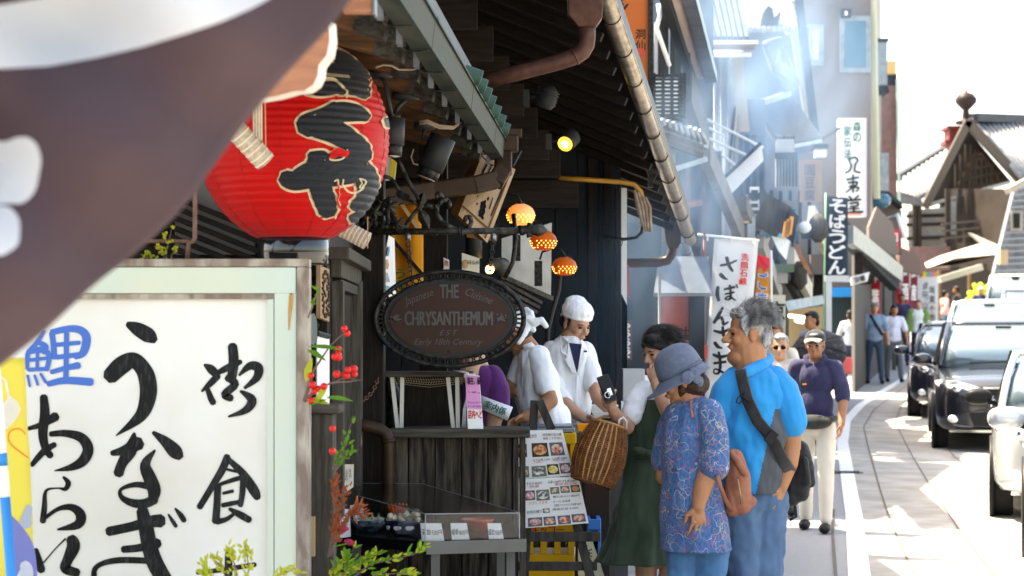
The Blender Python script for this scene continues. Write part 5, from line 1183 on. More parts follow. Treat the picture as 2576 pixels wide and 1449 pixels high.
br_(h3, 'slanted_board', M_gwood, (1728, 215, 20), (1772, 350, 22), .10, .34); br_(h3, 'drain_bar', M_zinc, (1650, 440, 19), (1775, 400, 19.5), .05, .05)
qd(h3, 'grey_window', M_zinc, 1668, 362, 1698, 420, 18.5, .04)
wall_to_ground(h3, 'lower_wall', M_wall, 1560, 17.9, 1815, 23.0, 380)
for x in (1700, 1730, 1770): br_(h3, 'lower_mullion', M_brick, (x, 410, 17.9 + (x - 1640) * .028), (x, 600, 17.9 + (x - 1640) * .028), .05, .05)
br_(h3, 'lower_rail', M_brick, (1690, 520, 18.8), (1760, 510, 20), .06, .06)
# small shingled gate roof, red board, white door slip
t = T('shingled_gate', 'small blue grey shingled gate roof over a red board', 'gate')
for k in range(6): pl(t, 'shingle_row', mat('shaded_shingle', (.085, .105, .135), .6, c2=(.12, .145, .18), sc=6), [(1658 - k * 2, 645 + k * 15, 17.9 - k * .05), (1782 + k * 1.5, 645 + k * 15, 17.9 - k * .05), (1783 + k * 1.5, 662 + k * 15, 17.85 - k * .05), (1657 - k * 2, 662 + k * 15, 17.85 - k * .05)], .12)
qd(t, 'eave_board', M_zinc, 1648, 733, 1795, 744, 17.7, .3)
qd(t, 'red_board', M_red, 1664, 744, 1735, 990, 17.9, .05)
wall_to_ground(t, 'post', M_wall, 1736, 17.8, 1772, 17.8, 744, .12); wall_to_ground(t, 'door', M_wall, 1572, 17.9, 1663, 17.9, 560, .08)
q = MB(); vtext(q, '土', P(1725, 820, 17.88), XR, ZU, .10, .10, nrm=nf, bold=.02); q.build('lettering', M_ink, t)['kind'] = 'stuff'
pl(t, 'grey_mark', M_zinc, [(1722, 856, 17.89), (1746, 855, 17.89), (1740, 878, 17.89), (1728, 880, 17.89)], .003)
t = T('brown_name_board', 'narrow brown board with white brush writing beside the doorway', 'sign')
qd(t, 'board', mat('purple_brown_board', (.13, .075, .07), .6), 1571, 805, 1590, 905, 16.9, .04)
wf_ = lambda x, y, l: P(x, y, 16.9) + V((0, -l, 0))
for k in range(4):
    q = MB(); brush(q, [[(1578, 815 + k * 22, 4), (1584, 820 + k * 22, 5), (1576, 827 + k * 22, 4), (1583, 833 + k * 22, 4)]], wf_); q.build('brush_stroke', M_paper, t)
t = T('red_cloth_strip', 'faded red cloth strip hanging by the white door post', 'cloth')
pl(t, 'cloth', cloth_mat('pink_red_cloth', (.52, .16, .16)), [(1572, 660, 16.2), (1582, 668, 16.2), (1585, 752, 16.2), (1574, 742, 16.2)], .01)
t = T('peeling_post', 'grey post with peeling plaster in the smoky doorway', 'post')
wall_to_ground(t, 'post', M_plast, 1657, 17.0, 1663, 17.0, 690, .05)
t = T('dark_door_panel', 'dark framed door panel standing ajar by the chefs', 'door')
pl(t, 'panel', M_dwood, [(1564, 740, 15.2), (1578, 770, 14.9), (1578, 930, 14.9), (1564, 935, 15.2)], .05)
# ---- white nobori with black writing
def nobori(name, label, corners, D, cm, pole=None, ripple=.02):
    t = T(name, label, 'banner', 'upright cloth banners along the street'); (ax, ay), (bx_, by), (cx, cy), (dx, dy) = corners
    def f(u, v, l=0):
        x = (ax + (bx_ - ax) * u) * (1 - v) + (dx + (cx - dx) * u) * v; y = (ay + (by - ay) * u) * (1 - v) + (dy + (cy - dy) * u) * v
        return P(x, y, D + ripple * math.sin(v * 7 + u * 2) * D / 18) + V((0, -l, 0))
    MB().grid(f, 8, 24).build('cloth', cm, t, True, solid=.003); return t, f
def ntext(t, f, s, u, v0, v1, wu, m, bold=.02, name='lettering'):
    n = len(s); q = MB()
    for i, ch in enumerate(s):
        v = v0 + (v1 - v0) * (i + .5) / n; c = f(u, v, .012 * c_sc); r = f(min(u + wu / 2, 1), v) - f(max(u - wu / 2, 0), v); up = f(u, v - .01) - f(u, v + .01)
        h = (f(u, v0 + (v1 - v0) * i / n) - f(u, v0 + (v1 - v0) * (i + 1) / n)).length * .86
        text(q, ch, c, r, ZU, r.length * (.55 if ch in 'っ' else 1), h * (.5 if ch in 'っ' else 1), bold=bold, nrm=nf, lift=.01)
    q.build(name, m, t)['kind'] = 'stuff'
c_sc = 1.0
M_nw = cloth_mat('white_banner_cloth', (.80, .80, .80), None, .4, 8)
t, f = nobori('white_banner', 'white upright banner with black hiragana behind the man in blue', [(1797, 600), (1908, 606), (1872, 1010), (1768, 1010)], 18.0, M_nw)
sab = [[[(1812, 668, 5), (1832, 664, 6), (1853, 655, 4)], [(1828, 648, 8), (1834, 668, 8), (1843, 682, 6)], [(1812, 690, 9), (1820, 698, 8), (1830, 703, 3)]],
       [[(1806, 722, 7), (1804, 740, 9), (1808, 756, 7)], [(1822, 728, 5), (1848, 722, 6)], [(1836, 718, 6), (1838, 740, 6), (1836, 752, 6), (1824, 752, 4), (1834, 745, 4), (1850, 756, 5)], [(1824, 740, 4), (1846, 735, 5)], [(1852, 716, 4), (1855, 724, 4)]],
       [[(1818, 774, 6), (1808, 792, 8), (1796, 812, 7)], [(1798, 808, 5), (1812, 798, 7), (1818, 806, 7), (1820, 816, 6), (1832, 810, 4)]],
       [[(1796, 832, 5), (1816, 836, 8), (1834, 828, 5)], [(1818, 822, 6), (1820, 842, 8), (1828, 850, 6)], [(1798, 862, 8), (1806, 872, 8), (1816, 876, 4)]],
       [[(1794, 892, 6), (1812, 898, 8), (1830, 894, 5)], [(1796, 914, 6), (1826, 910, 6)], [(1808, 886, 6), (1812, 915, 7), (1808, 938, 6), (1796, 938, 4), (1800, 928, 4), (1824, 940, 6)]]]
sfr = lambda x, y, l: P(x, y, 17.93) + V((0, -l, 0))
for ch in sab:
    q = MB(); brush(q, ch, sfr, 1.15); q.build('brush_character', M_ink, t)
ntext(t, f, '洗顔石鹸', .72, .08, .28, .17, MATS['red_ink'], .02)
MB().tube([P(1755, 590, 18), P(1910, 605, 18)], .012, 8).build('crossbar', M_white, t, True)
MB().tube([P(1772, 585, 18), V((P(1768, 0, 18).x, 18, gz(18)))], .014, 8).build('pole', mat('dark_red_pole', (.18, .05, .04), .4), t, True)
for x, y in ((1780, 600), (1840, 604), (1900, 609)): br_(t, 'tie_loop', M_nw, (x, y - 10, 17.98), (x, y + 6, 17.98), .04, .01)
qd(t, 'red_seal', MATS['seal_red'], 1772, 868, 1780, 902, 17.93, .003)
t, f = nobori('orange_banner', 'orange upright banner with white edged writing behind the white one', [(1906, 640), (1936, 650), (1934, 830), (1892, 830)], 20.5, cloth_mat('orange_banner_cloth', (.80, .36, .03), None, .4, 8))
ntext(t, f, 'ごまだ', .5, .2, 1.0, .75, M_paper, .05); c_sc = 2.0; ntext(t, f, 'ごまだ', .5, .2, 1.0, .66, MATS['blue_ink'], .01); c_sc = 1.0
q = MB(); q.add([f(u, v, .02) for u, v in ((0, 0), (1, 0), (1, .12), (.6, .2), (.3, .14), (0, .22))], [tuple(range(6))]); q.build('red_flame', MATS['red_ink'], t)
MB().tube([P(1940, 630, 20.5), V((P(1940, 0, 20.5).x, 20.5, gz(20.5)))], .013, 8).build('pole', M_white, t, True)
# ---- smoky middle houses
h4 = T('corrugated_house', 'pale corrugated metal house half hidden by blue smoke', 'building')
q = MB(); n = 60; vs = []
for i in range(n + 1):
    x = 1735 + (1838 - 1735) * i / n; d = 25 + .03 * math.sin(i * 1.9); a = P(x, 140, d); vs += [a, V((P(x, 0, d).x, d, gz(25)))]
q.add(vs, [(2 * i, 2 * i + 1, 2 * i + 3, 2 * i + 2) for i in range(n)]); q.build('corrugated_sheet', mat('pale_corrugated', (.55, .57, .58), .5, .3, c2=(.45, .47, .48), sc=3), h4, True, solid=.01)
pl(h4, 'cream_panel', M_cream, [(1838, 130, 25.1), (1868, 130, 25.1), (1886, 330, 25.1), (1838, 330, 25.1)], .1)
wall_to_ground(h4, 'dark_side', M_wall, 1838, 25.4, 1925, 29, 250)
br_(h4, 'gutter', mat('pinkish_steel', (.60, .50, .46), .3, .8), (1762, 108, 24.4), (1906, 108, 24.4), .14, .05); br_(h4, 'fascia', mat('brown_fascia', (.22, .13, .11), .6), (1768, 119, 24.5), (1898, 119, 24.5), .10, .06); br_(h4, 'lower_trim', M_white, (1772, 138, 24.6), (1890, 138, 24.6), .06, .05)
pl(h4, 'roof', M_tiled, [(1700, -60, 27.5), (1850, -60, 27.5), (1885, 100, 24.6), (1740, 100, 24.6)], .15)
for k in range(10): br_(h4, 'roof_rib', M_tiled, (1712 + k * 15, -60, 27.3), (1752 + k * 14, 98, 24.45), .05, .06)
br_(h4, 'downpipe', M_zinc, (1840, 150, 24.6), (1838, 340, 24.6), .07, .07)
for a, b in [((1758, 290, 23.5), (1920, 372, 23.5)), ((1762, 312, 23.5), (1822, 342, 23.5)), ((1775, 345, 23.5), (1900, 400, 23.5)), ((1790, 370, 23.5), (1862, 425, 23.5))]: MB().tube([P(*a), P(*b)], .018, 6).build('handrail', M_white, h4)
for k in range(4): br_(h4, 'leaning_board', M_cream if k % 2 else M_plast, (1850 - k * 3 + (20 if k > 2 else 0), 262 + k * 9, 23.8), (1822 + k * 7, 480, 23.8), .07, .03)
t = T('slanted_white_awning', 'sunlit white awning sheet tilted in the smoke', 'awning')
pl(t, 'sheet', M_white, [(1816, 458, 23.2), (1830, 498, 23.2), (1921, 404, 23.2), (1915, 362, 23.2)], .08); br_(t, 'frame', M_wall, (1814, 455, 23.15), (1914, 360, 23.15), .05, .04)
h5 = T('tiled_ridge_house', 'grey tiled house with sunlit ridge and roof ornament behind the smoke', 'building')
for r in range(7):
    y0 = -30 + r * 15; D = 34 - r * .35
    for k in range(12):
        x = 1846 + r * 2 + k * 12.6; MB().tube([P(x, y0, D), P(x + 2, y0 + 15, D - .35)], .052, 6).build('roof_tile', M_tile, h5, True)
pl(h5, 'roof_bed', M_tile, [(1838, -45, 34.6), (1996, -45, 34.6), (1990, 66, 31.9), (1850, 66, 31.9)], .1)
pl(h5, 'verge', M_white, [(1984, -40, 33), (2000, -40, 33), (1984, 84, 33), (1972, 70, 33)], .2)
q = MB(); q.prism([P(x, y, 31.6) for x, y in [(1912, 66), (1920, 30), (1932, 12), (1944, 20), (1948, 44), (1962, 26), (1966, 34), (1958, 60), (1940, 68)]], (0, .25, 0)); q.build('ridge_ornament', M_tiled, h5, bevel=.02)
pl(h5, 'cream_gable', M_cream, [(1990, 70, 33.2), (2004, -40, 33.2), (2050, 345, 33.2), (2034, 345, 33.2)], .2)
br_(h5, 'gable_edge', M_wall, (2005, -40, 33), (2052, 350, 33), .14, .12)
wall_to_ground(h5, 'wall', mat('blue_grey_wall', (.10, .125, .16), .8), 1870, 33.6, 2035, 33.6, 70)
pl(h5, 'side_eave', M_tiled, [(1922, 116, 30.5), (1962, 106, 30.5), (2006, 218, 33), (1992, 232, 33), (1945, 180, 31)], .2)
pl(h5, 'lower_roof', M_tiled, [(1895, 268, 30), (1984, 238, 31), (2062, 352, 33), (1960, 372, 31)], .2)
br_(h5, 'gutter', M_zinc, (1890, 268, 29.9), (1985, 236, 30.9), .08, .08); br_(h5, 'gutter', M_zinc, (1960, 374, 30.9), (2064, 354, 32.9), .06, .06)
for x in (1952, 1974): qd(h5, 'window', M_plast, x, 340, x + 18, 388, 30.6, .05)
h6 = T('grey_shop_house', 'grey shop house with pale upstairs windows behind the smoke', 'building')
wall_to_ground(h6, 'wall', mat('slate_wall', (.12, .13, .15), .85), 1890, 31.0, 2060, 34.0, 385)
for x0, y0, x1, y1 in [(1952, 350, 1998, 388), (1952, 396, 2002, 470)]: qd(h6, 'window', M_plast, x0, y0, x1, y1, 30.4, .05)
br_(h6, 'sill', M_wall, (1948, 392, 30.35), (2006, 392, 30.35), .06, .10)
br_(h6, 'eave_beam', mat('weathered_beam', (.17, .14, .11), .8, c2=(.11, .09, .075), sc=4), (1775, 385, 20.5), (1886, 640, 26), .10, .24); br_(h6, 'eave_beam', MATS['weathered_beam'], (1868, 512, 24), (1912, 610, 26), .10, .18)
for a in [((1880, 500, 26), (1925, 610, 26.5), M_cream), ((1905, 480, 27), (1930, 520, 27), M_gwood)]: br_(h6, 'slanted_panel', a[2], a[0], a[1], .1, .18)
t = T('paper_lantern_column', 'white printed paper panel hanging in front of the smoky shops', 'panel')
qd(t, 'sheet', M_paper, 1886, 470, 1910, 545, 25.5, .02)
for k in range(4): qd(t, 'print_line', M_grey, 1889, 478 + k * 17, 1907, 488 + k * 17, 25.47, .004)
t = T('brown_vertical_sign', 'brown wooden vertical sign with three faded characters', 'sign')
qd(t, 'board', mat('faded_brown_board', (.34, .22, .15), .7, c2=(.28, .19, .14), sc=3), 2013, 402, 2068, 508, 30.2, .06)
q = MB(); vtext(q, '園豆腐', P(2037, 412, 30.17), XR, ZU, .15, .19, nrm=nf, bold=.015); q.build('lettering', mat('faded_ink', (.10, .10, .11), .7), t)['kind'] = 'stuff'
t = T('street_lamp_box', 'white lit box lamp on the grey shop wall', 'lamp')
qd(t, 'lamp_box', M_white, 2052, 375, 2080, 394, 30.0, .2); qd(t, 'hood', M_wall, 2046, 362, 2084, 373, 29.95, .3)
def ribs(par, n, a0, a1, b0, b1, r, m):               # tile ribs between an upper and a lower edge
    for i in range(n):
        u = (i + .5) / n; MB().tube([P(*a0).lerp(P(*a1), u) + V((0, -.05, .03)), P(*b0).lerp(P(*b1), u) + V((0, -.05, .03))], r, 6).build('tile_rib', m, par, True)
ribs(h5, 9, (1922, 116, 30.5), (1962, 106, 30.5), (1945, 180, 31), (2006, 218, 33), .06, M_tiled); ribs(h5, 12, (1895, 268, 30), (1984, 238, 31), (1960, 372, 31), (2062, 352, 33), .05, M_tiled)
ribs(h3, 9, (1645, 300, 17.98), (1768, 342, 18.38), (1645, 318, 17.95), (1780, 370, 18.55), .03, M_zinc)
for k in range(7): br_(h5, 'window_bar', M_wall, (1954 + k * 7, 342, 30.5), (1954 + k * 7, 388, 30.5), .03, .03); br_(h6, 'window_bar', M_wall, (1955 + k * 8, 398, 30.3), (1955 + k * 8, 470, 30.3), .03, .03)
for k in range(8): br_(h6, 'wall_batten', M_dwood, (1868 + k * 24, 480, 30.6 + k * .3), (1868 + k * 24, 640, 30.6 + k * .3), .07, .05)
for k in range(5): br_(h4, 'dark_batten', M_dwood, (1845 + k * 17, 340, 25.2 + k * .6), (1848 + k * 17, 520, 25.2 + k * .6), .08, .06)  # dark wood battens along the side wall
# ---- tan tower, brick slip, white vertical sign
tw = T('tan_tower_block', 'tall tan rendered block with blue windows above the shops', 'building')
a, b = P(1985, 0, 45), P(2190, 0, 45); z0 = gz(45) - .5
MB().bx((a.x, 45, z0), (b.x, 52, 14.5)).build('front_block', M_tan, tw)
q = MB(); c = P(2216, 0, 50); q.prism([V((b.x + .01, 45.02, z0)), V((c.x, 50, z0)), V((c.x, 50, 14.5)), V((b.x + .01, 45.02, 14.5))], (-.3, .1, 0)); q.build('street_face', M_cream, tw)  # paler than the shaded front: brighter light put into the colour
br_(tw, 'corner_strip', mat('yellowish_strip', (.42, .42, .30), .8), (2192, -300, 44.95), (2206, 500, 45.3), .12, .12)
def win(par, x0, y0, x1, y1, D, fr, gl, mull=0):
    w = T_part = MB(); a = P(x0, y1, D); b = P(x1, y0, D)
    o = MB().bx((a.x - .12, D - .06, a.z - .12), (b.x + .12, D + .02, b.z + .12)).build('window', fr, par)
    MB().bx((a.x, D - .09, a.z), (b.x, D - .065, b.z)).build('pane', gl, o)
    for k in range(mull):
        x = a.x + (b.x - a.x) * (k + 1) / (mull + 1); MB().bx((x - .03, D - .13, a.z), (x + .03, D - .095, b.z)).build('mullion', fr, o)
    return o
M_blue = mat('blue_window_glass', (.02, .10, .16), .12, spec=.7)
win(tw, 2124, 54, 2176, 170, 45, M_zinc, M_blue); win(tw, 2020, 76, 2058, 152, 45, M_zinc, M_plast, 1)
qd(tw, 'wall_lamp', M_wall, 2118, 22, 2142, 42, 44.8, .15); qd(tw, 'lamp_lens', M_white, 2126, 28, 2132, 38, 44.78, .02)
qd(tw, 'bay_window', M_zinc, 2206, 100, 2232, 214, 46, 1.0); qd(tw, 'bay_roof', M_wall, 2204, 96, 2236, 104, 45.9, 1.2); pl(tw, 'bay_sill', M_wall, [(2208, 214, 46), (2232, 214, 46), (2238, 232, 46), (2214, 236, 46)], 1.0)
qd(tw, 'pale_panel', M_plast, 2206, 240, 2217, 382, 46.2, .3)
bk = T('dark_brick_building', 'narrow dark brick building behind the tan block', 'building')
a, b = P(2212, 0, 55), P(2256, 0, 55); MB().bx((a.x, 55, 0), (b.x, 60, P(0, 215, 55).z)).build('wall', M_brick, bk)
qd(bk, 'upper_wall', M_wall, 2228, 185, 2256, 216, 55.2, 3); qd(bk, 'golden_cap', mat('gold_cap', (.60, .40, .14), .5), 2232, 153, 2254, 185, 55, 3); br_(bk, 'drainpipe', mat('green_pipe', (.40, .55, .48), .5), (2257, 200, 54.9), (2264, 600, 54.9), .06, .06)
an = T('tan_annex', 'tan gabled annex with a white drainpipe below the tower', 'building')
pl(an, 'gable_wall', M_tan, [(2180, 560, 47), (2180, 450, 47), (2225, 480, 47), (2268, 530, 47), (2268, 640, 47)], .5)
pl(an, 'roof', M_tiled, [(2180, 430, 46.5), (2268, 510, 46.5), (2272, 524, 46.5), (2180, 448, 46.5)], .6); MB().tube([P(2205, 640, 46.3), P(2207, 555, 46.3), P(2258, 540, 46.3), P(2276, 600, 46.3)], .06, 8).build('drainpipe', M_white, an, True)
qd(an, 'window', M_zinc, 2210, 385, 2236, 480, 46, .4); MB().ell(P(2212, 505, 46), (.28, .28, .2), None, 12, 8).build('satellite_dish', M_blue, an, True)
vs_ = T('white_vertical_sign', 'tall white vertical sign with green and black characters on the tan block', 'sign')
qd(vs_, 'board', M_white, 2113, 297, 2173, 545, 38, .3); qd(vs_, 'edge', mat('lilac_edge', (.60, .56, .66), .6), 2173.5, 297, 2180, 545, 38.05, .25)
M_grn = mat('dark_green_ink', (.03, .14, .09), .6)
q = MB(); vtext(q, '森の', P(2156, 304, 37.98), XR, ZU, .15, .21, nrm=nf, bold=.02); vtext(q, '家伝法', P(2132, 315, 37.98), XR, ZU, .14, .22, nrm=nf, bold=.02); q.build('lettering', M_grn, vs_)['kind'] = 'stuff'
vf = lambda x, y, l: P(x, y, 37.98) + V((0, -l, 0))
for ch in ([[(2134, 402, 3), (2150, 396, 4), (2158, 404, 4), (2150, 414, 3)], [(2136, 400, 4), (2140, 414, 3)], [(2142, 414, 4), (2138, 428, 4), (2126, 436, 3)], [(2152, 414, 4), (2150, 430, 4), (2164, 434, 4)]], [[(2130, 452, 4), (2160, 446, 4)], [(2146, 440, 4), (2146, 484, 4)], [(2134, 460, 4), (2156, 458, 4), (2152, 466, 4), (2136, 470, 4), (2160, 472, 4), (2154, 482, 3)], [(2144, 472, 3), (2128, 484, 3)]], [[(2136, 494, 4), (2142, 500, 4)], [(2160, 492, 4), (2150, 500, 3)], [(2128, 504, 5), (2166, 502, 4)], [(2138, 512, 4), (2158, 510, 4), (2156, 518, 4), (2138, 520, 3)], [(2148, 518, 4), (2148, 532, 4)], [(2134, 526, 3), (2162, 524, 3)], [(2126, 535, 4), (2170, 533, 5)]]):
    q = MB(); brush(q, ch, vf, 1.25); q.build('brush_character', M_ink, vs_)
qd(vs_, 'red_number', mat('faded_red', (.60, .22, .18), .6), 2124, 532 + 4, 2166, 541, 37.97, .01); br_(vs_, 'bracket', M_gwood, (2050, 362, 38), (2113, 322, 38), .06, .06); br_(vs_, 'bracket', M_gwood, (2113, 545, 38.1), (2160, 600, 38.1), .1, .1)
t, f = nobori('dark_noodle_banner', 'dark blue upright banner with white noodle writing', [(2080, 492), (2133, 498), (2133, 694), (2076, 694)], 30, cloth_mat('slate_cloth', (.045, .065, .095), None, .25, 8))
ntext(t, f, 'そばうどん', .5, .02, .99, .72, M_paper, .03)
pl(t, 'hem', M_nw, [(2073, 693, 29.9), (2135, 693, 29.9), (2139, 710, 29.9), (2073, 708, 29.9)], .01); MB().tube([P(2077, 485, 30), V((P(2068, 0, 30).x, 30, gz(30)))], .012, 8).build('pole', mat('green_pole', (.25, .50, .28), .4), t, True)
# ---- shop fronts along the left kerb
sf = T('market_shop_row', 'cluttered row of low shop fronts with slanted eaves', 'shop')
wall_to_ground(sf, 'wall', M_gwood, 1800, 24.5, 2085, 36.0, 600, .3)
M_awn = mat('cream_awning', (.66, .60, .50), .8, c2=(.56, .51, .43), sc=4)
for a in [((1912, 606, 25), (1958, 742, 26.5), M_cream, .20), ((1950, 640, 27), (2015, 760, 30), M_wall, .16), ((1990, 640, 28), (2036, 728, 30), M_awn, .34), ((2000, 600, 28), (2052, 740, 31), M_gwood, .22), ((2040, 540, 30), (2078, 620, 31), M_awn, .3)]: br_(sf, 'slanted_eave', a[2], a[0], a[1], .1, a[3])
pl(sf, 'awning', mat('teal_awning', (.02, .30, .40), .6), [(1938, 568, 25.5), (1986, 578, 25.8), (2000, 606, 26), (1944, 592, 25.5)], .3); pl(sf, 'awning', M_blue, [(1910, 580, 25), (1938, 584, 25), (1938, 596, 25), (1910, 592, 25)], .3)
pl(sf, 'white_sheet', M_white, [(1940, 592, 25.7), (1988, 604, 25.9), (1978, 654, 25.9), (1958, 630, 25.7)], .02)
qd(sf, 'green_awning', mat('dull_green', (.12, .17, .12), .7), 1938, 664, 1998, 684, 26, .6); qd(sf, 'white_fascia', M_plast, 1938, 684, 1982, 712, 26.1, .1)
pl(sf, 'eave', M_zinc, [(1975, 758, 27.5), (2070, 742, 29), (2074, 764, 29), (1982, 782, 27.5)], .5)
pl(sf, 'shop_interior', mat('warm_interior', (.42, .27, .12), .8, c2=(.30, .20, .10), sc=2), [(1984, 780, 29.5), (2072, 770, 30.5), (2072, 900, 30.5), (1984, 900, 29.5)], .05)
for y, x0, x1 in ((794, 1985, 2026), (806, 2002, 2034)): MB().tube([P(x0, y, 29), P(x1, y + 6, 29.2)], .028, 8).build('fluorescent_tube', mat('tube_light', (.9, 1, .85), .5, emit=1.0), sf, True)
for (x0, y0, x1, y1, D, m_) in [(1880, 545, 1900, 640, 24.6, M_zinc), (1910, 520, 1940, 575, 25.5, M_dwood), (1960, 505, 2008, 565, 27, M_tan), (2015, 560, 2070, 600, 29, M_wall), (2046, 560, 2064, 585, 28.5, M_white), (1870, 540, 1884, 560, 24.5, mat('brass_bell', (.6, .4, .15), .3, .8)), (2040, 640, 2074, 690, 30, M_tan), (1900, 690, 1936, 745, 26.4, M_plast), (2020, 690, 2070, 745, 30.2, M_dwood), (1884, 485, 1912, 500, 25, M_wall)]: qd(sf, 'shop_board', m_, x0, y0, x1, y1, D, .12)
br_(sf, 'leaning_signboard', M_gwood, (1962, 505, 25), (1922, 580, 25), .06, .36); br_(sf, 'blue_panel', mat('deep_blue', (.02, .08, .14), .5), (1972, 520, 25.4), (1955, 585, 25.4), .06, .3)
pl(sf, 'orange_lettered_board', M_dwood, [(1985, 520, 24.8), (2010, 545, 24.8), (1996, 612, 24.8), (1970, 588, 24.8)], .06)
for k in range(3): br_(sf, 'orange_letters', mat('orange_letter', (.80, .34, .06), .5), (1992 - k * 2 - 5 * k, 545 + k * 6, 24.72), (1986 - k * 7, 590 + k * 5, 24.72), .02, .05)
pl(sf, 'glowing_sign', mat('orange_sign', (.80, .25, .10), .5, c2=(.80, .5, .35), sc=4), [(1996, 610, 27), (2008, 616, 27), (2044, 690, 27.5), (2028, 686, 27.5)], .08)
MB().ell(P(2024, 572, 27), (.09, .09, .08), None, 10, 8).build('white_lantern', M_white, sf, True)
for x, y, r in [(2058, 610, .14), (1952, 690, .1), (2010, 730, .12)]: MB().lathe([(r * .3, 0), (r, .1), (r * .9, .3), (r * .3, .4)], P(x, y, 27.5), 12).build('hanging_lantern', M_gwood, sf, True)
br_(sf, 'white_pillar', M_white, (2084, 700, 31.5), (2084, 905, 31.5), .09, .09)
t = T('cream_shop_sign', 'cream shop sign with one black character', 'sign')
qd(t, 'board', mat('cream_board', (.68, .62, .48), .7), 1932, 742, 1976, 880, 25.8, .06); q = MB(); text(q, '京', P(1955, 782, 25.78), XR, ZU, .20, .24, bold=.02, nrm=nf); q.build('lettering', M_ink, t)['kind'] = 'stuff'
t = T('blue_tarp_stall', 'dark stall opening under a bright blue tarpaulin', 'stall')
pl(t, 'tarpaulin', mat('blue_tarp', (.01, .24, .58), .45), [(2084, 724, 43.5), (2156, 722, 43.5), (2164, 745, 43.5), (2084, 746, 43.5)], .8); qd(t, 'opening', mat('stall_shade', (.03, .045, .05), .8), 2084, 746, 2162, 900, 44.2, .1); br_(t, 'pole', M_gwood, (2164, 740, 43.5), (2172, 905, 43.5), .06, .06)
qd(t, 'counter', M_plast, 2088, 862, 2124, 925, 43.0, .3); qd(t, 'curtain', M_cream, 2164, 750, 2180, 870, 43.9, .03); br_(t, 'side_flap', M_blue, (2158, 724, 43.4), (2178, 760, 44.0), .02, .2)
for k in range(4): qd(t, 'white_box', M_white, 2090 + k * 8, 838 + (k % 2) * 8, 2097 + k * 8, 861, 42.95, .12)
fs_ = T('far_shop_row', 'row of grey roofed shops further down the left kerb', 'shop')
wall_to_ground(fs_, 'wall', mat('dim_wall', (.075, .07, .065), .8), 2150, 38, 2290, 62, 640, .3)
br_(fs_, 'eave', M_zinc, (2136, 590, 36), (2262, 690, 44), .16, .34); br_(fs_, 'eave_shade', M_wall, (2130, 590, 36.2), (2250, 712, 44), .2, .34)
for x, w_ in ((2186, 6), (2246, 8), (2222, 4)): wall_to_ground(fs_, 'post', M_gwood, x, 46.5, x + w_, 46.5, 690, .1)
pl(fs_, 'gable', M_tan, [(2186, 570, 42), (2206, 520, 42), (2246, 560, 42), (2262, 640, 42), (2186, 640, 42)], .3)
pl(fs_, 'brown_roof', mat('brown_roof', (.22, .15, .13), .7), [(2262, 620, 52), (2310, 640, 52), (2324, 690, 52), (2262, 680, 52)], .5)
for a in [(2150, 620, 2170, 690, 37.5), (2160, 690, 2200, 715, 37)]: qd(fs_, 'hanging_sign', M_dwood, *a, .1)
t = T('tilted_white_sign', 'small tilted white shop sign with black writing', 'sign'); pl(t, 'board', M_white, [(2140, 697, 36.5), (2188, 684, 36.5), (2182, 708, 36.5), (2142, 718, 36.5)], .05)
q = MB(); text(q, '京都', P(2163, 702, 36.47), (1, 0, .25), (-.25, 0, 1), .2, .11, bold=.02, nrm=nf); q.build('lettering', M_ink, t)['kind'] = 'stuff'
t = T('red_shop_sign', 'red square sign with white characters on the far shops', 'sign'); qd(t, 'board', mat('sign_red', (.56, .03, .05), .5), 2209, 577, 2262, 640, 46, .1)
q = MB(); vtext(q, '加藤', P(2246, 582, 45.98), XR, ZU, .22, .26, nrm=nf, bold=.02); vtext(q, '名物ゆ', P(2220, 582, 45.98), XR, ZU, .10, .16, nrm=nf, bold=.02); q.build('lettering', M_paper, t)['kind'] = 'stuff'
M_rb = cloth_mat('red_banner_cloth', (.58, .03, .06), None, .4, 8); M_mb = cloth_mat('maroon_banner_cloth', (.36, .07, .10), None, .4, 8)
for lab, x0, x1, y0, y1, D, m_, s_ in [('red banner with dark pattern nearest the far walkers', 2190, 2214, 672, 812, 43, M_rb, '千葉'), ('bright red banner strip under the red square sign', 2250, 2264, 670, 800, 50, M_rb, ''), ('maroon banner with pale writing beside the red strip', 2266, 2288, 655, 800, 54, M_mb, '甘酒'), ('maroon banner next to the white prayer banner', 2290, 2308, 660, 800, 56, M_mb, '名産')]:
    t, f = nobori('shop_banner_cloth', lab, [(x0, y0), (x1, y0 + 2), (x1, y1), (x0 - 2, y1)], D, m_)
    if s_: ntext(t, f, s_, .5, .05, .7, .7, M_paper, .03)
    MB().tube([P(x0 - 2, y0 - 8, D), V((P(x0 - 2, 0, D).x, D, gz(D)))], .025, 6).build('pole', M_white, t)
t, f = nobori('white_prayer_banner', 'white banner with coloured stripes on top beside the far stalls', [(2312, 694), (2360, 696), (2360, 815), (2310, 815)], 58, M_nw)
ntext(t, f, '坂東不動', .68, .2, .95, .3, mat('grey_ink2', (.12, .12, .14), .6), .02); ntext(t, f, '成田山', .32, .12, .7, .26, MATS['grey_ink2'], .02)
for k, c_ in enumerate([(.6, .05, .05), (.75, .5, .05), (.1, .4, .2), (.5, .2, .5), (.75, .3, .05)]): pl(t, 'stripe', mat('stripe%d' % k, c_, .6), [(2313 + k * 9, 684, 57.9), (2321 + k * 9, 684, 57.9), (2321 + k * 9, 697, 57.9), (2313 + k * 9, 697, 57.9)], .01)
MB().tube([P(2310, 680, 58), V((P(2310, 0, 58).x, 58, gz(58)))], .025, 6).build('pole', M_white, t)
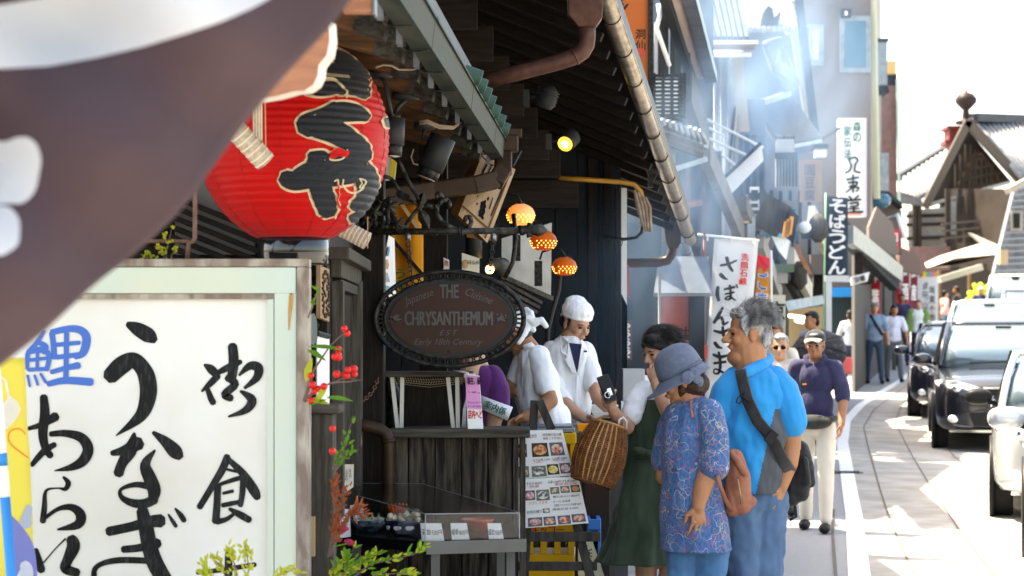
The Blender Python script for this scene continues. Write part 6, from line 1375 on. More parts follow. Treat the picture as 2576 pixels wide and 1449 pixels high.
# ---- timber inn on the right
inn = T('timber_inn', 'large old timber inn with steep tiled gable and lattice at far right', 'building')
DI = 80
M_inn = mat('inn_timber', (.022, .017, .014), .7, c2=(.04, .031, .025), sc=1); M_lat = mat('lattice_wood', (.20, .115, .055), .7, c2=(.13, .08, .04), sc=2); M_barge = mat('barge_board', (.085, .07, .058), .7)
pl(inn, 'gable_wall', M_inn, [(2434, 325, DI), (2340, 520, DI), (2545, 458, DI)], .5)
wall_to_ground(inn, 'wall', M_inn, 2370, DI + .3, 2620, DI - 6, 475, .5)
for k in range(11):
    x = 2405 + k * 12.5; yt = 325 + max(0, (x - 2434)) * 1.05 + max(0, 2434 - x) * 2 + 30; yb = 512 - (x - 2340) * .30
    if yb > yt + 6: br_(inn, 'lattice_bar', M_inn, (x, yt, DI - .4), (x, yb, DI - .4), .12, .10)
pl(inn, 'lattice_panel', M_lat, [(2452, 385, DI - .2), (2392, 495, DI - .2), (2528, 458, DI - .2), (2470, 385, DI - .2)], .1)
for k in range(4): br_(inn, 'lattice_rail', M_inn, (2405 + k * 10 - (0 if k else -6), 480 - k * 26, DI - .45), (2535 - k * 18, 452 - k * 18, DI - .45), .1, .10)
br_(inn, 'barge_board', M_barge, (2436, 305, DI - 1.2), (2326, 522, DI - 1.2), .35, .30); br_(inn, 'barge_board', M_barge, (2432, 305, DI - 1.2), (2566, 452, DI - 1.2), .35, .34)
br_(inn, 'lintel', M_plast, (2338, 514, DI - 1.0), (2540, 459, DI - 1.0), .3, .12)
pl(inn, 'right_roof', M_tile, [(2440, 302, DI - 1.2), (2452, 290, DI + 2), (2640, 300, DI + 6), (2640, 500, DI - 3), (2566, 448, DI - 1.4)], .3)
for k in range(16):
    a = (2446 + k * 13, 300 + k * .6, DI + 1 + k * .3); b = (2570 + k * 13, 446 + k * 3, DI - 1.9); MB().tube([P(*a), P(*b)], .12, 6).build('tile_row', M_tile, inn, True)
br_(inn, 'ridge', M_tiled, (2446, 296, DI + .5), (2640, 302, DI + 6), .5, .34)
pl(inn, 'left_roof', M_tile, [(2264, 450, DI + 4), (2392, 368, DI + 6), (2384, 402, DI + 2), (2318, 524, DI), (2290, 500, DI + 1)], .3)
for k in range(10):
    a = (2276 + k * 11.5, 446 - k * 7.4, DI + 3.6 + k * .15); b = (2284 + k * 9, 508 - k * 4, DI + .6); MB().tube([P(*a), P(*b)], .10, 6).build('tile_row', M_tile, inn, True)
br_(inn, 'ridge', M_tiled, (2262, 446, DI + 3.8), (2398, 362, DI + 5.8), .4, .3)
MB().lathe([(.45, 0), (.42, .12), (.18, .2), (.12, .55), (.2, .62), (.42, .85), (.44, 1.0), (.3, 1.2), (.06, 1.28), (.03, 1.5), (0, 1.55)], P(2430, 312, DI), 16).build('finial', mat('dark_bronze', (.03, .018, .018), .5), inn, True)
qd(inn, 'chimney_tower', mat('rust_red_wall', (.16, .04, .04), .7), 2388, 322, 2424, 368, DI + 1, 1); qd(inn, 'tower_cap', MATS['rust_red_wall'], 2384, 316, 2428, 323, DI + .8, 1.4); qd(inn, 'tower_step', MATS['rust_red_wall'], 2378, 352, 2400, 362, DI + .7, 1)
for x0, x1 in ((2388, 2410), (2444, 2480), (2494, 2530)): qd(inn, 'shoji_window', M_plast, x0, 506 - (x0 - 2388) * .08, x1, 590, DI - 1.5, .05)
for x in (2384, 2414, 2440, 2484, 2534): br_(inn, 'timber_post', M_inn, (x, 475, DI - 1.7), (x, 610, DI - 1.7), .22, .2)
for y in (556, 574, 592): br_(inn, 'balcony_rail', M_barge, (2368, y + 8, DI - 2.2), (2540, y - 8, DI - 2.2), .08, .08)
pl(inn, 'left_wing', M_plast, [(2284, 530, DI), (2384, 520, DI), (2384, 630, DI), (2284, 630, DI)], .3)
for y in (544, 566, 600): br_(inn, 'wing_beam', M_inn, (2280, y, DI - .3), (2384, y - 3, DI - .3), .15, .14)
for x in (2300, 2312): br_(inn, 'wing_post', M_inn, (x, 500, DI - .35), (x, 640, DI - .35), .3, .15)
pl(inn, 'wing_roof', M_tiled, [(2262, 480, DI - 1), (2318, 500, DI - 2), (2322, 516, DI - 2), (2262, 510, DI - 1)], .5)
pl(inn, 'brick_base', M_brick, [(2288, 620, DI - 1), (2390, 620, DI - 1), (2390, 760, DI - 1), (2288, 760, DI - 1)], .3)
M_thatch = mat('pale_canopy', (.36, .33, .28), .8, c2=(.28, .26, .22), sc=2)
pl(inn, 'canopy', M_thatch, [(2334, 660, 74), (2372, 642, 74), (2470, 612, 74), (2522, 622, 74), (2506, 640, 73), (2400, 650, 72), (2340, 672, 73)], .6)
pl(inn, 'canopy_front', M_barge, [(2340, 672, 72.9), (2400, 652, 71.9), (2506, 642, 72.9), (2500, 660, 73), (2380, 672, 72)], .3)
pl(inn, 'canopy', M_thatch, [(2440, 585, 75), (2520, 620, 75), (2515, 630, 74.5), (2475, 615, 74.5)], .4)
br_(inn, 'lower_canopy', M_thatch, (2362, 704, 71), (2468, 672, 71), .6, .22)
for x in (2436, 2502, 2360): wall_to_ground(inn, 'canopy_post', M_lat, x, 71.5, x + 7, 71.5, 680, .1)
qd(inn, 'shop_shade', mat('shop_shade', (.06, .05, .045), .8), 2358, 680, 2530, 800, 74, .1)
t = T('yellow_flower_stand', 'yellow flower stand under the inn canopy', 'plant')
q = MB()
for k in range(160): q.ell(P(random.gauss(2465, 12), random.uniform(718, 790), 70 + random.uniform(-.3, .3)), random.uniform(.06, .12), None, 5, 4)
q.build('flowers', mat('yellow_flower', (.60, .56, .05), .7, c2=(.25, .36, .05), sc=6), t)['kind'] = 'stuff'
sw = T('shingled_corner_house', 'grey shingle clad corner house at the right edge', 'building')
pl(sw, 'wall', M_tile, [(2556, 462, 62), (2640, 440, 62), (2640, 700, 62), (2498, 700, 62)], .4)
for k in range(14):
    y = 474 + k * 16; xl = 2554 - (y - 462) * .245; br_(sw, 'shingle_course', mat('blue_grey_shingle', (.24, .28, .34), .6), (xl, y, 61.9), (2640, y - 6, 61.9), .08, .05)
br_(sw, 'eave', M_thatch, (2536, 480, 60.5), (2650, 418, 60.5), .8, .18); qd(sw, 'window', M_cream, 2544, 530, 2572, 580, 61.8, .08); qd(sw, 'window_pane', M_wall, 2550, 536, 2566, 574, 61.7, .05); qd(sw, 'wall_box', mat('wood_box', (.45, .33, .2), .7), 2516, 628, 2536, 664, 61.3, .3); wall_to_ground(sw, 'base', M_tan, 2520, 62.5, 2640, 62.5, 690, .3)
for k, (a, b, s_) in enumerate([((2300, -30, 50), (3000, 120, 40), .02), ((2250, 5, 52), (2900, 110, 44), .015)]):
    t = tag(MB().tube([P(*a), P((a[0] + b[0]) / 2, (a[1] + b[1]) / 2 + 12, (a[2] + b[2]) / 2), P(*b)], s_, 5).build('overhead_wire', mat('wire_grey', (.35, .35, .36), .6), None), ['upper overhead wire crossing the white sky', 'lower overhead wire crossing the white sky'][k], 'wire')
# ================================================================== cars
def paint(name, c, m=.3):
    return mat(name, c, .25, m, coat=1.0, spec=.6)
M_rub = mat('tyre_rubber', (.018, .018, .019), .8); M_rim = mat('alloy', (.50, .51, .52), .3, .9); M_chr = mat('chrome', (.75, .76, .78), .08, 1.0)
M_cglass = mat('car_glass', (.16, .22, .25), .05, .35, spec=1.0, coat=.5); M_lamp = mat('headlamp', (.80, .82, .84), .08, .3, spec=1.0, coat=1.)
M_plas = mat('black_plastic', (.015, .015, .016), .45)
def car(name, label, x, D, rz, body, L=4.6, W=1.82, H=1.66, hood=.98, belt=1.08, cowl=1.15, ws=.75, mirror=None, van=False):
    t = T(name, label, 'car', 'cars queuing on the right side of the street'); t.location = (x, D, gz(D)); t.rotation_euler = (0, 0, rz)
    hw = W / 2
    def ring(y, w, zb, zt, r=.10):
        p = [(-w * .93, zb), (-w * .99, zb + .12), (-w, (zb + zt) / 2), (-w * .985, zt - r), (-w * .93, zt - r * .25), (-w * .70, zt), (0, zt + .025), (w * .70, zt), (w * .93, zt - r * .25), (w * .985, zt - r), (w, (zb + zt) / 2), (w * .99, zb + .12), (w * .93, zb)]
        return [V((a, y, b)) for a, b in p]
    st = [(0, hw * .62, .36, hood * .74), (.04, hw * .80, .28, hood * .82), (.14, hw * .93, .23, hood * .90), (.35, hw * .985, .21, hood * .95), (.8, hw, .2, hood), (cowl, hw, .2, belt), (L * .5, hw, .2, belt + .02), (L - .5, hw, .2, belt + .02), (L - .12, hw * .95, .24, belt), (L, hw * .85, .34, belt - .1)]
    if van: st = [(0, hw * .82, .30, belt * .72), (.05, hw * .93, .24, belt * .86), (.25, hw * .99, .21, belt * .97), (cowl, hw, .2, belt), (L * .5, hw, .2, belt), (L - .1, hw, .2, belt), (L, hw * .94, .26, belt)]
    MB().loft([ring(*s_) for s_ in st]).build('body', body, t, True, subd=1)
    def gring(z, x_, y0, y1, r):
        o = []
        for cx, cy, a0 in ((x_ - r, y1 - r, 0), (-x_ + r, y1 - r, 90), (-x_ + r, y0 + r, 180), (x_ - r, y0 + r, 270)):
            for k in range(4): a = R(a0 + k * 30); o.append(V((cx + r * math.cos(a), cy + r * math.sin(a), z)))
        return o
    y0, y1 = cowl, L - .08; zr = H - .05
    gt = [(belt - .03, hw * .93, y0, y1, .25), ((belt + zr) / 2, hw * .86, y0 + ws * .5, y1 - .10, .22), (zr - .03, hw * .76, y0 + ws * .95, y1 - .22, .2)]
    MB().loft([gring(*g) for g in gt]).build('glasshouse', M_cglass, t, True)
    MB().loft([gring(zr - .035, hw * .765, y0 + ws * .93, y1 - .20, .2), gring(zr, hw * .74, y0 + ws + .02, y1 - .26, .2), gring(H - .012, hw * .6, y0 + ws + .2, y1 - .45, .2), gring(H, hw * .3, y0 + ws + .5, y1 - .9, .1)]).build('roof', body, t, True)
    for s_ in (-1, 1):
        MB().tube([V((s_ * hw * .90, y0 + .05, belt - .02)), V((s_ * hw * .84, y0 + ws * .52, (belt + zr) / 2)), V((s_ * hw * .75, y0 + ws * .97, zr - .02))], .035, 8).build('pillar', body, t, True)
        for yy in (.42, .68): MB().tube([V((s_ * hw * .935, L * yy, belt)), V((s_ * hw * .78, L * yy + .05, zr))], .03, 6).build('pillar', M_plas, t)
        m = MB(); m.loft([[V((s_ * (hw + .12) + kx * a_, cowl + .42 + yy, belt + .07 + kx * .62 * b_)) for a_, b_ in ((-.12, -.08), (-.13, 0), (-.12, .08), (-.06, .125), (.05, .125), (.11, .09), (.13, 0), (.11, -.09), (.05, -.12), (-.06, -.12))] for kx, yy in ((.45, -.075), (.85, -.06), (1, -.02), (1, .05), (.9, .055))]); mo = m.build('mirror', mirror or body, t, True, subd=1); MB().bar((s_ * (hw - .06), cowl + .44, belt + .0), (s_ * (hw + .08), cowl + .43, belt + .04), .05, .04).build('mirror_arm', M_plas, mo)
        h = MB(); lz = hood * .80
        pts = [(.30, .055, lz - .06), (.58, .03, lz - .05), (.83, .12, lz - .02), (.97, .36, lz + .06), (.99, .52, lz + .10), (.90, .34, lz + .12), (.70, .12, lz + .10), (.42, .03, lz + .03)]
        if van: pts = [(.55, .0, .62), (.9, .05, .64), (.97, .16, .68), (.98, .2, .86), (.9, .08, .86), (.6, .02, .84)]
        cc = V((s_ * hw * .72, .10, lz)); vs = [V((s_ * a * hw, b - .015, c)) for a, b, c in pts]; vb = [v + V((0, .12, 0)) for v in vs]; n = len(vs)
        h.add(vs + vb, [tuple(range(n)), tuple(range(2 * n - 1, n - 1, -1))] + [(i, (i + 1) % n, n + (i + 1) % n, n + i) for i in range(n)]); ho = h.build('headlight', M_lamp, t, bevel=.012)
        MB().ell((s_ * hw * .70, .02, lz + .01), (.06, .04, .05), None, 10, 8).build('lamp_lens', M_chr, ho, True)
        MB().ell((s_ * hw * .74, .05, .42), (.075, .03, .05), None, 10, 8).build('fog_lamp', M_lamp, t, True)
        MB().bar((s_ * (hw + .004), L * .56, belt - .14), (s_ * (hw + .004), L * .60, belt - .14), .03, .025).build('door_handle', M_chr, t)
        MB().bar((s_ * (hw + .002), cowl, belt + .0), (s_ * (hw + .002), L - .4, belt + .015), .012, .02).build('belt_trim', M_chr, t)
        for yy in (.86, L - .85):
            w = MB(); w.lathe([(.20, -.09), (.30, -.10), (.325, -.07), (.33, 0), (.325, .07), (.30, .10), (.20, .09)], (s_ * (hw - .09), yy, .33), 24, Matrix.Rotation(R(90), 3, 'Y')); wo = w.build('wheel', M_rub, t, True)
            MB().lathe([(0, -.06), (.21, -.085), (.215, 0), (.21, .085), (0, .06)], (s_ * (hw - .085), yy, .33), 20, Matrix.Rotation(R(90), 3, 'Y')).build('rim', M_rim, wo, True)
            MB().lathe([(.345, -.02), (.39, -.02), (.39, .02), (.345, .02)], (s_ * (hw - .005), yy, .335), 24, Matrix.Rotation(R(90), 3, 'Y')).build('wheel_arch', M_plas, t, True)
    gz0 = hood * .78
    MB().prism([V((-hw * .34, -.005, gz0 + .03)), V((hw * .34, -.005, gz0 + .03)), V((hw * .30, .0, gz0 - .09)), V((-hw * .30, .0, gz0 - .09))], (0, .06, 0)).build('grille', M_plas, t)
    MB().bar((-hw * .36, -.015, gz0 + .04), (hw * .36, -.015, gz0 + .04), .02, .025).build('chrome_strip', M_chr, t)
    MB().prism([V((-hw * .55, -.004, .50)), V((hw * .55, -.004, .50)), V((hw * .48, .0, .33)), V((-hw * .48, .0, .33))], (0, .06, 0)).build('lower_grille', M_plas, t)
    MB().bar((-hw * .8, .03, .27), (hw * .8, .03, .27), .04, .03).build('bumper_trim', M_chr, t)
    MB().bx((-.165, -.035, .50), (.165, -.015, .665)).build('number_plate', M_white, t)
    MB().bar((-hw * .5, cowl - .02, belt + .015), (hw * .3, cowl + .03, belt + .045), .02, .015).build('wiper', M_plas, t)
    MB().bx((-.1, cowl + ws * .85, zr - .12), (.1, cowl + ws * .85 + .02, zr - .06)).build('interior_mirror', M_plas, t)
    return t
car('black_suv', 'black sport utility car facing us with bright headlights', 6.10, 24.3, R(-11), paint('black_paint', (.008, .009, .014)), 4.7, 1.84, 1.69)
car('dark_car', 'dark hatchback behind the black car, nearest the kerb line', 6.92, 30.3, R(-12), paint('navy_paint', (.012, .014, .028)), 4.2, 1.74, 1.55, .95, 1.0)
car('silver_car', 'pale silver car side on at the right edge with a black mirror', 4.87, 16.6, R(-14), paint('silver_paint', (.62, .63, .62), .5), 4.4, 1.70, 1.52, .95, .98, mirror=M_plas)
car('grey_car', 'nearest silver car at the right edge showing only its grey door mirror', 3.73, 11.05, R(-14), paint('grey_silver_paint', (.52, .55, .58), .5), 4.2, 1.66, 1.52, .93, .99)
car('white_wagon', 'white wagon roof showing behind the black car', 8.75, 36.5, R(-14), paint('white_paint_car', (.74, .75, .75), .0), 4.5, 1.76, 1.85, .98, 1.1)
car('white_van', 'white van further up the street on the right', 12.3, 47.0, R(-15), paint('white_paint_van', (.76, .77, .77), .0), 4.4, 1.76, 1.98, .9, 1.15, .5, .55, van=True)
car('white_van', 'tallest white van behind the other white van', 13.9, 55.0, R(-16), MATS['white_paint_van'], 4.6, 1.8, 2.25, .9, 1.2, .5, .55, van=True)
# ================================================================== people: bodies grown from limb volumes fused into one skin
from mathutils import noise as mnoise
def cap_(mb, a, b, ra, rb, n=14):
    a = V(a); b = V(b); d = b - a; L = d.length
    if L < 1e-5: return mb.ell(a, ra, None, n, 8)
    d /= L; rot = d.to_track_quat('Z', 'Y').to_matrix(); prof = []
    for k in range(6): t_ = -math.pi / 2 + math.pi / 2 * k / 5.; prof.append((max(ra * math.cos(t_), 0), ra * math.sin(t_)))
    for k in range(6): t_ = math.pi / 2 * k / 5.; prof.append((max(rb * math.cos(t_), 0), L + rb * math.sin(t_)))
    mb.lathe(prof, a, n, rot)
def fuse(prims, vox, name, m, parent, it=6, wr=0., wf=9., wst=(1, 1, 1), seed=0., fac=.5):
    mb = MB()
    for p in prims:
        if p[0] == 'c': cap_(mb, *p[1:])
        elif p[0] == 'p':                               # chain of capsules: points, radii
            for i in range(len(p[1]) - 1): cap_(mb, p[1][i], p[1][i + 1], p[2][i], p[2][i + 1])
        else: mb.ell(p[1], p[2], p[3] if len(p) > 3 else None, 18, 12)
    me = bpy.data.meshes.new('tmp'); me.from_pydata(mb.v, [], mb.f); b = bmesh.new(); b.from_mesh(me); bmesh.ops.remove_doubles(b, verts=b.verts, dist=1e-5); bmesh.ops.recalc_face_normals(b, faces=b.faces); b.to_mesh(me); b.free()
    o = bpy.data.objects.new('tmp', me)
    q = o.modifiers.new('r', 'REMESH'); q.mode = 'VOXEL'; q.voxel_size = vox; q.use_smooth_shade = True
    s_ = o.modifiers.new('s', 'SMOOTH'); s_.factor = fac; s_.iterations = it
    m2 = baked(o)
    bpy.data.objects.remove(o); bpy.data.meshes.remove(me)
    m2.name = name; m2.materials.clear(); m2.materials.append(m)
    if wr:
        n_ = len(m2.vertices); co = [0.] * (3 * n_); no = [0.] * (3 * n_); m2.vertices.foreach_get('co', co); m2.vertices.foreach_get('normal', no)
        for i in range(n_):
            x, y, z = co[3 * i:3 * i + 3]; c = V((x * wst[0], y * wst[1], z * wst[2])) * wf + V((seed, seed * 1.7, 0))
            k = wr * (mnoise.noise(c) + .5 * mnoise.noise(c * 2.3))
            for j in range(3): co[3 * i + j] += no[3 * i + j] * k
        m2.vertices.foreach_set('co', co)
    for p in m2.polygons: p.use_smooth = True
    m2.update(); ob = bpy.data.objects.new(name, m2); COL.objects.link(ob)
    if parent is not None: ob.parent = parent
    return ob
def frame3(f, up=(0, 0, 1)):                           # columns: forward, lateral, up
    f = V(f).normalized(); l = V(up).cross(f).normalized(); u = f.cross(l); return Matrix((f, l, u)).transposed()
def head(c, Rm, k=1.0, neck=True, fat=1.0, ns=1.0):
    T_ = lambda f, l, z: V(c) + Rm @ V((f * k, l * k, z * k)); S_ = lambda a, b, d: (a * k, b * k, d * k); pr = []
    e = lambda p, r: pr.append(('e', T_(*p), S_(*r), Rm))
    e((-.014, 0, .035), (.094, .076, .083)); e((.026, 0, -.022), (.062, .062 * fat, .084)); e((.036, 0, -.072), (.046, .046 * fat, .034)); e((.066, 0, -.093), (.018, .021, .015))
    e((.074, 0, .018), (.018, .044, .012)); pr.append(('c', T_(.082, 0, .012), T_(.095 + .014 * ns, 0, -.027), .008 * k, .012 * k * ns))
    for s_ in (-1, 1):
        e((.092 + .005 * ns, .012 * s_ * ns, -.033), (.012 * ns, .010 * ns, .009)); e((.060, .034 * s_, -.026), (.028, .024 * fat, .027)); e((-.004, .077 * s_, -.012), (.019, .008, .032)); e((.004, .079 * s_, .008), (.010, .006, .012))
    e((.088, 0, -.056), (.012, .021, .006)); e((.085, 0, -.067), (.012, .018, .007))
    if neck: pr.append(('c', T_(-.016, 0, -.06), T_(-.035, 0, -.17), .052 * k * fat, .058 * k * fat))
    return pr
M_lip = mat('lip', (.36, .13, .10), .45); M_hairk = mat('black_hair', (.006, .005, .005), .5, spec=.25, c2=(.016, .012, .011), sc=60, st=(1, 1, .15), bump=.5, bsc=120)
M_eyed = mat('eye_dark', (.012, .008, .007), .2); M_eyew = mat('eye_white', (.62, .58, .54), .3)
def face(par, c, Rm, k=1.0, open_=.5, brow=None):
    T_ = lambda f, l, z: V(c) + Rm @ V((f * k, l * k, z * k))
    for s_ in (-1, 1):
        q = MB(); q.ell(T_(.0795, .031 * s_, -.001), (.007 * k, .0145 * k, .0055 * k * (.5 + open_)), Rm, 12, 8); q.build('eye', M_eyew if open_ > .6 else M_eyed, par, True)
        q = MB(); q.ell(T_(.0845, .031 * s_, -.001), (.004 * k, .0065 * k, .0050 * k * (.4 + open_)), Rm, 10, 6); q.build('iris', M_eyed, par, True)
        q = MB(); q.tube([T_(.082, .016 * s_, .003), T_(.087, .030 * s_, .0065), T_(.078, .046 * s_, .002)], .0016 * k, 5); q.build('eyelid', M_eyed, par, True)
        q = MB(); q.tube([T_(.088, .014 * s_, .018), T_(.088, .032 * s_, .023), T_(.074, .052 * s_, .017)], [.0022 * k, .0034 * k, .0014 * k], 6); q.build('eyebrow', brow or M_hairk, par, True)
    q = MB(); q.tube([T_(.092, -.021, -.0605), T_(.0995, -.008, -.0595), T_(.0985, 0, -.0605), T_(.0995, .008, -.0595), T_(.092, .021, -.0605)], [.0012 * k, .0030 * k, .0026 * k, .0030 * k, .0012 * k], 6); q.build('lips', M_lip, par, True)
def hand(w, d, th, pn, k=1.0, curl=(.3, .35, .4, .45), thumb=.5, spread=.17):
    # w wrist, d towards the fingers, th towards the thumb side, pn palm direction (fingers curl that way)
    w = V(w); d = V(d).normalized(); th = (V(th) - d * V(th).dot(d)).normalized(); pn = (V(pn) - d * V(pn).dot(d)); pn = (pn - th * pn.dot(th)).normalized(); pr = []
    pr.append(('e', w + d * .045 * k, (.040 * k, .034 * k, .016 * k), Matrix((d, th, pn)).transposed())); pr.append(('c', w - d * .02 * k, w + d * .02 * k, .022 * k, .024 * k))
    for i in range(4):
        o = (1.5 - i) * .0205; b = w + d * (.078 - .004 * abs(i - 1.2)) * k + th * o * k; L = (.068, .076, .070, .055)[i] * k; dd = (d + th * (1.5 - i) * spread).normalized(); p = b; a = 0; pts = [w + d * .03 * k + th * o * .8 * k, b]
        for j, fr in enumerate((.45, .32, .25)):
            a += curl[i] * (1.0, 1.2, .8)[j]; p = p + (dd * math.cos(a) + pn * math.sin(a)) * L * fr; pts.append(p)
        pr.append(('p', pts, [.0098 * k, .0084 * k, .0080 * k, .0072 * k, .0060 * k]))
    b = w + d * .022 * k + th * .028 * k; e = b + (d * .6 + th * (1 - thumb * .6) + pn * thumb).normalized() * .034 * k; f = e + (d * .8 + th * .25 * (1 - thumb) + pn * thumb * .8).normalized() * .03 * k
    pr.append(('p', [w + d * .012 * k + th * .012 * k, b, e, f], [.015 * k, .0135 * k, .011 * k, .0085 * k])); return pr
def skin(name, c, c2): return mat(name, c, .5, c2=c2, sc=14, sss=.12, bump=.12, bsc=220, spec=.3)
M_sk1 = skin('skin_tan', (.34, .15, .072), (.38, .175, .09)); M_sk2 = skin('skin_light', (.46, .24, .15), (.50, .275, .18)); M_sk3 = skin('skin_brown', (.28, .12, .058), (.33, .145, .075))
def fab(name, c, c2=None, sc=6, r=.85, bump=.25, bsc=400, sheen=.15, st=(1, 1, 1), lo=.35, hi=.65): return mat(name, c, r, c2=c2, sc=sc, bump=bump, bsc=bsc, sheen=sheen, st=st, lo=lo, hi=hi)
M_denim = fab('light_denim', (.042, .090, .18), (.10, .17, .28), 5, st=(1, 1, .4)); M_denim2 = fab('mid_denim', (.045, .13, .26), (.07, .18, .34), 6, st=(1, 1, .4))
M_cblue = fab('turquoise_jersey', (.003, .21, .50), (.004, .24, .54), 3, bump=.1); M_cgrey = fab('charcoal_jersey', (.055, .062, .072), (.07, .078, .088), 3, bump=.1)
M_coat = fab('white_cotton', (.78, .79, .80), (.82, .82, .83), 4, bump=.15); M_tee = fab('white_tee', (.74, .75, .77), None, bump=.15)
M_olive = fab('dark_olive_cotton', (.034, .055, .032), (.056, .082, .05), 5); M_bag = fab('black_nylon', (.010, .010, .012), (.02, .02, .022), 20, r=.6); M_leath = mat('brown_leather', (.24, .085, .05), .45, c2=(.32, .13, .08), sc=12, bump=.2, bsc=60)
M_hat = fab('slate_felt', (.085, .11, .165), (.115, .14, .20), 50, bump=.4); M_navy = fab('navy_cotton', (.028, .028, .075), (.04, .038, .09), 8); M_beig = fab('cream_trousers', (.60, .55, .47), (.66, .61, .53), 4)
M_greyh = mat('grey_hair', (.08, .083, .087), .5, c2=(.34, .345, .35), sc=35, st=(1, 1, .5), bump=.8, bsc=90, lo=.38, hi=.6)
def scribble(name):
    M = fab(name, (.030, .085, .21), (.062, .145, .30), 120, st=(1, 1, .35)); nt = M.node_tree; b = nt.nodes['Principled BSDF']; src = b.inputs['Base Color'].links[0].from_socket
    tc = nt.nodes.new('ShaderNodeTexCoord')
    for i, (col, sc, off) in enumerate([((.50, .06, .10, 1), 9, 0), ((.60, .42, .08, 1), 11, 5), ((.70, .68, .66, 1), 13, 9), ((.30, .08, .32, 1), 8, 14), ((.62, .22, .06, 1), 15, 21)]):
        mp = nt.nodes.new('ShaderNodeMapping'); mp.inputs['Location'].default_value = (off, off * .7, off * 1.3); nt.links.new(tc.outputs['Object'], mp.inputs[0])
        nz = nt.nodes.new('ShaderNodeTexNoise'); nz.inputs['Scale'].default_value = sc; nz.inputs['Detail'].default_value = 1.5; nt.links.new(mp.outputs[0], nz.inputs[0])
        rp = nt.nodes.new('ShaderNodeValToRGB'); rp.color_ramp.elements[0].position = .539; rp.color_ramp.elements[0].color = (0, 0, 0, 1); e = rp.color_ramp.elements[1]; e.position = .548; e.color = (.62, .62, .62, 1); e2 = rp.color_ramp.elements.new(.557); e2.color = (0, 0, 0, 1)
        nt.links.new(nz.outputs[0], rp.inputs[0]); mx = nt.nodes.new('ShaderNodeMixRGB'); mx.inputs[2].default_value = col; nt.links.new(rp.outputs[0], mx.inputs[0]); nt.links.new(src, mx.inputs[1]); src = mx.outputs[0]
    nt.links.new(src, b.inputs['Base Color']); return M
M_tunic = scribble('embroidered_blue_tunic')
def strands(name, m, parent, c, rad, n, L, dirf, r=.0012, seed=1, seg=4):
    rnd = random.Random(seed); q = MB()
    for i in range(n):
        a = rnd.uniform(0, 2 * math.pi); z = rnd.uniform(-.15, 1); h = math.sqrt(max(0, 1 - z * z)); nrm = V((h * math.cos(a), h * math.sin(a), z)); p = V(c) + V((nrm.x * rad[0], nrm.y * rad[1], nrm.z * rad[2])); d = (dirf(nrm, rnd)).normalized(); pts = [p]
        for k in range(seg): d = (d + V((rnd.uniform(-.3, .3), rnd.uniform(-.3, .3), rnd.uniform(-.35, .15)))).normalized(); p = p + d * L / seg * rnd.uniform(.7, 1.2); pts.append(p)
        q.tube(pts, [r * (1 - .7 * k / seg) for k in range(seg + 1)], 3, caps=False)
    o = q.build(name, m, parent, True, fixn=False); o['kind'] = 'stuff'; return o
def ltube(par, name, m, pts, w, flat=.2, n=8):        # flat band facing the street: half width w
    q = MB(); rg = []; k = len(pts)
    for i, p_ in enumerate(pts):
        d = (pts[min(i + 1, k - 1)] - pts[max(i - 1, 0)]).normalized(); x = d.cross(V((0, -1, 0))); x = x.normalized() if x.length > 1e-3 else V((1, 0, 0)); u = x.cross(d); rg.append([p_ + x * math.cos(a) * w + u * math.sin(a) * w * flat for a in [2 * math.pi * j / 8 for j in range(8)]])
    return q.loft(rg).build(name, m, par, True)

def tun(rows, name, m, par, nn=84, wr=.004, wf=14, seed=0., subd=0, zst=.35, nr=6):
    rings = []; rows = catmull([tuple(float(v) for v in r) for r in rows], nr)
    for (x0, x1, y, dep) in rows:
        c = J((x0 + x1) / 2., y); rx = (x1 - x0) / 2. * s; ring = []
        for k in range(nn):
            a = 2 * math.pi * k / nn; pt = V((c.x + rx * math.cos(a), c.y + dep * s * math.sin(a), c.z)); w_ = mnoise.noise(V((pt.x * wf, pt.y * wf, pt.z * wf * zst + seed))) * wr + mnoise.noise(V((pt.x * wf * 3, pt.y * wf * 3, pt.z * wf * 2.2 * zst + seed))) * wr * .35; n_ = V((math.cos(a), math.sin(a), 0)); ring.append(pt + n_ * w_)
        rings.append(ring)
    q = MB(); q.loft(rings, True, False); return q.build(name, m, par, True, solid=.004, subd=subd)
# ------------------------------------------------------------------ man in turquoise jersey
D = 10.2; s = D / F; J = lambda x, y, d=0.: P(x, y, D + d)
p = T('person', 'grey haired man in a turquoise and charcoal jersey with a black cross-body bag', 'person')
hc = J(1880, 838); Rh = frame3((-1, -.18, -.06)); K = 1.08
fuse(head(hc, Rh, K, True, 1.10, 1.35) + [('c', J(1884, 885), J(1892, 950), 44 * s, 46 * s), ('e', J(1856, 900), (28 * s, 36 * s, 22 * s)), ('c', J(1900, 990), J(1898, 1230), 45 * s, 45 * s),
      ('c', J(1900, 1000), J(1955, 990), 24 * s, 24 * s), ('p', [J(1962, 985), J(1986, 1060, -.02), J(1990, 1125, -.02), J(1984, 1165, -.03), J(1966, 1225, -.05)], [32 * s, 30 * s, 25 * s, 24 * s, 16 * s]),
      ('c', J(1875, 1230), J(1865, 1420), 32 * s, 24 * s), ('c', J(1925, 1230), J(1918, 1420), 32 * s, 24 * s)] + hand(J(1966, 1222, -.05), (-.12, -.05, -1), (-.6, -.8, 0), (-.8, .3, 0), 1.12, (.28, .3, .32, .35), .3),
     .0055, 'body', M_sk1, p, 3)
face(p, hc, Rh, K, .35, M_greyh)
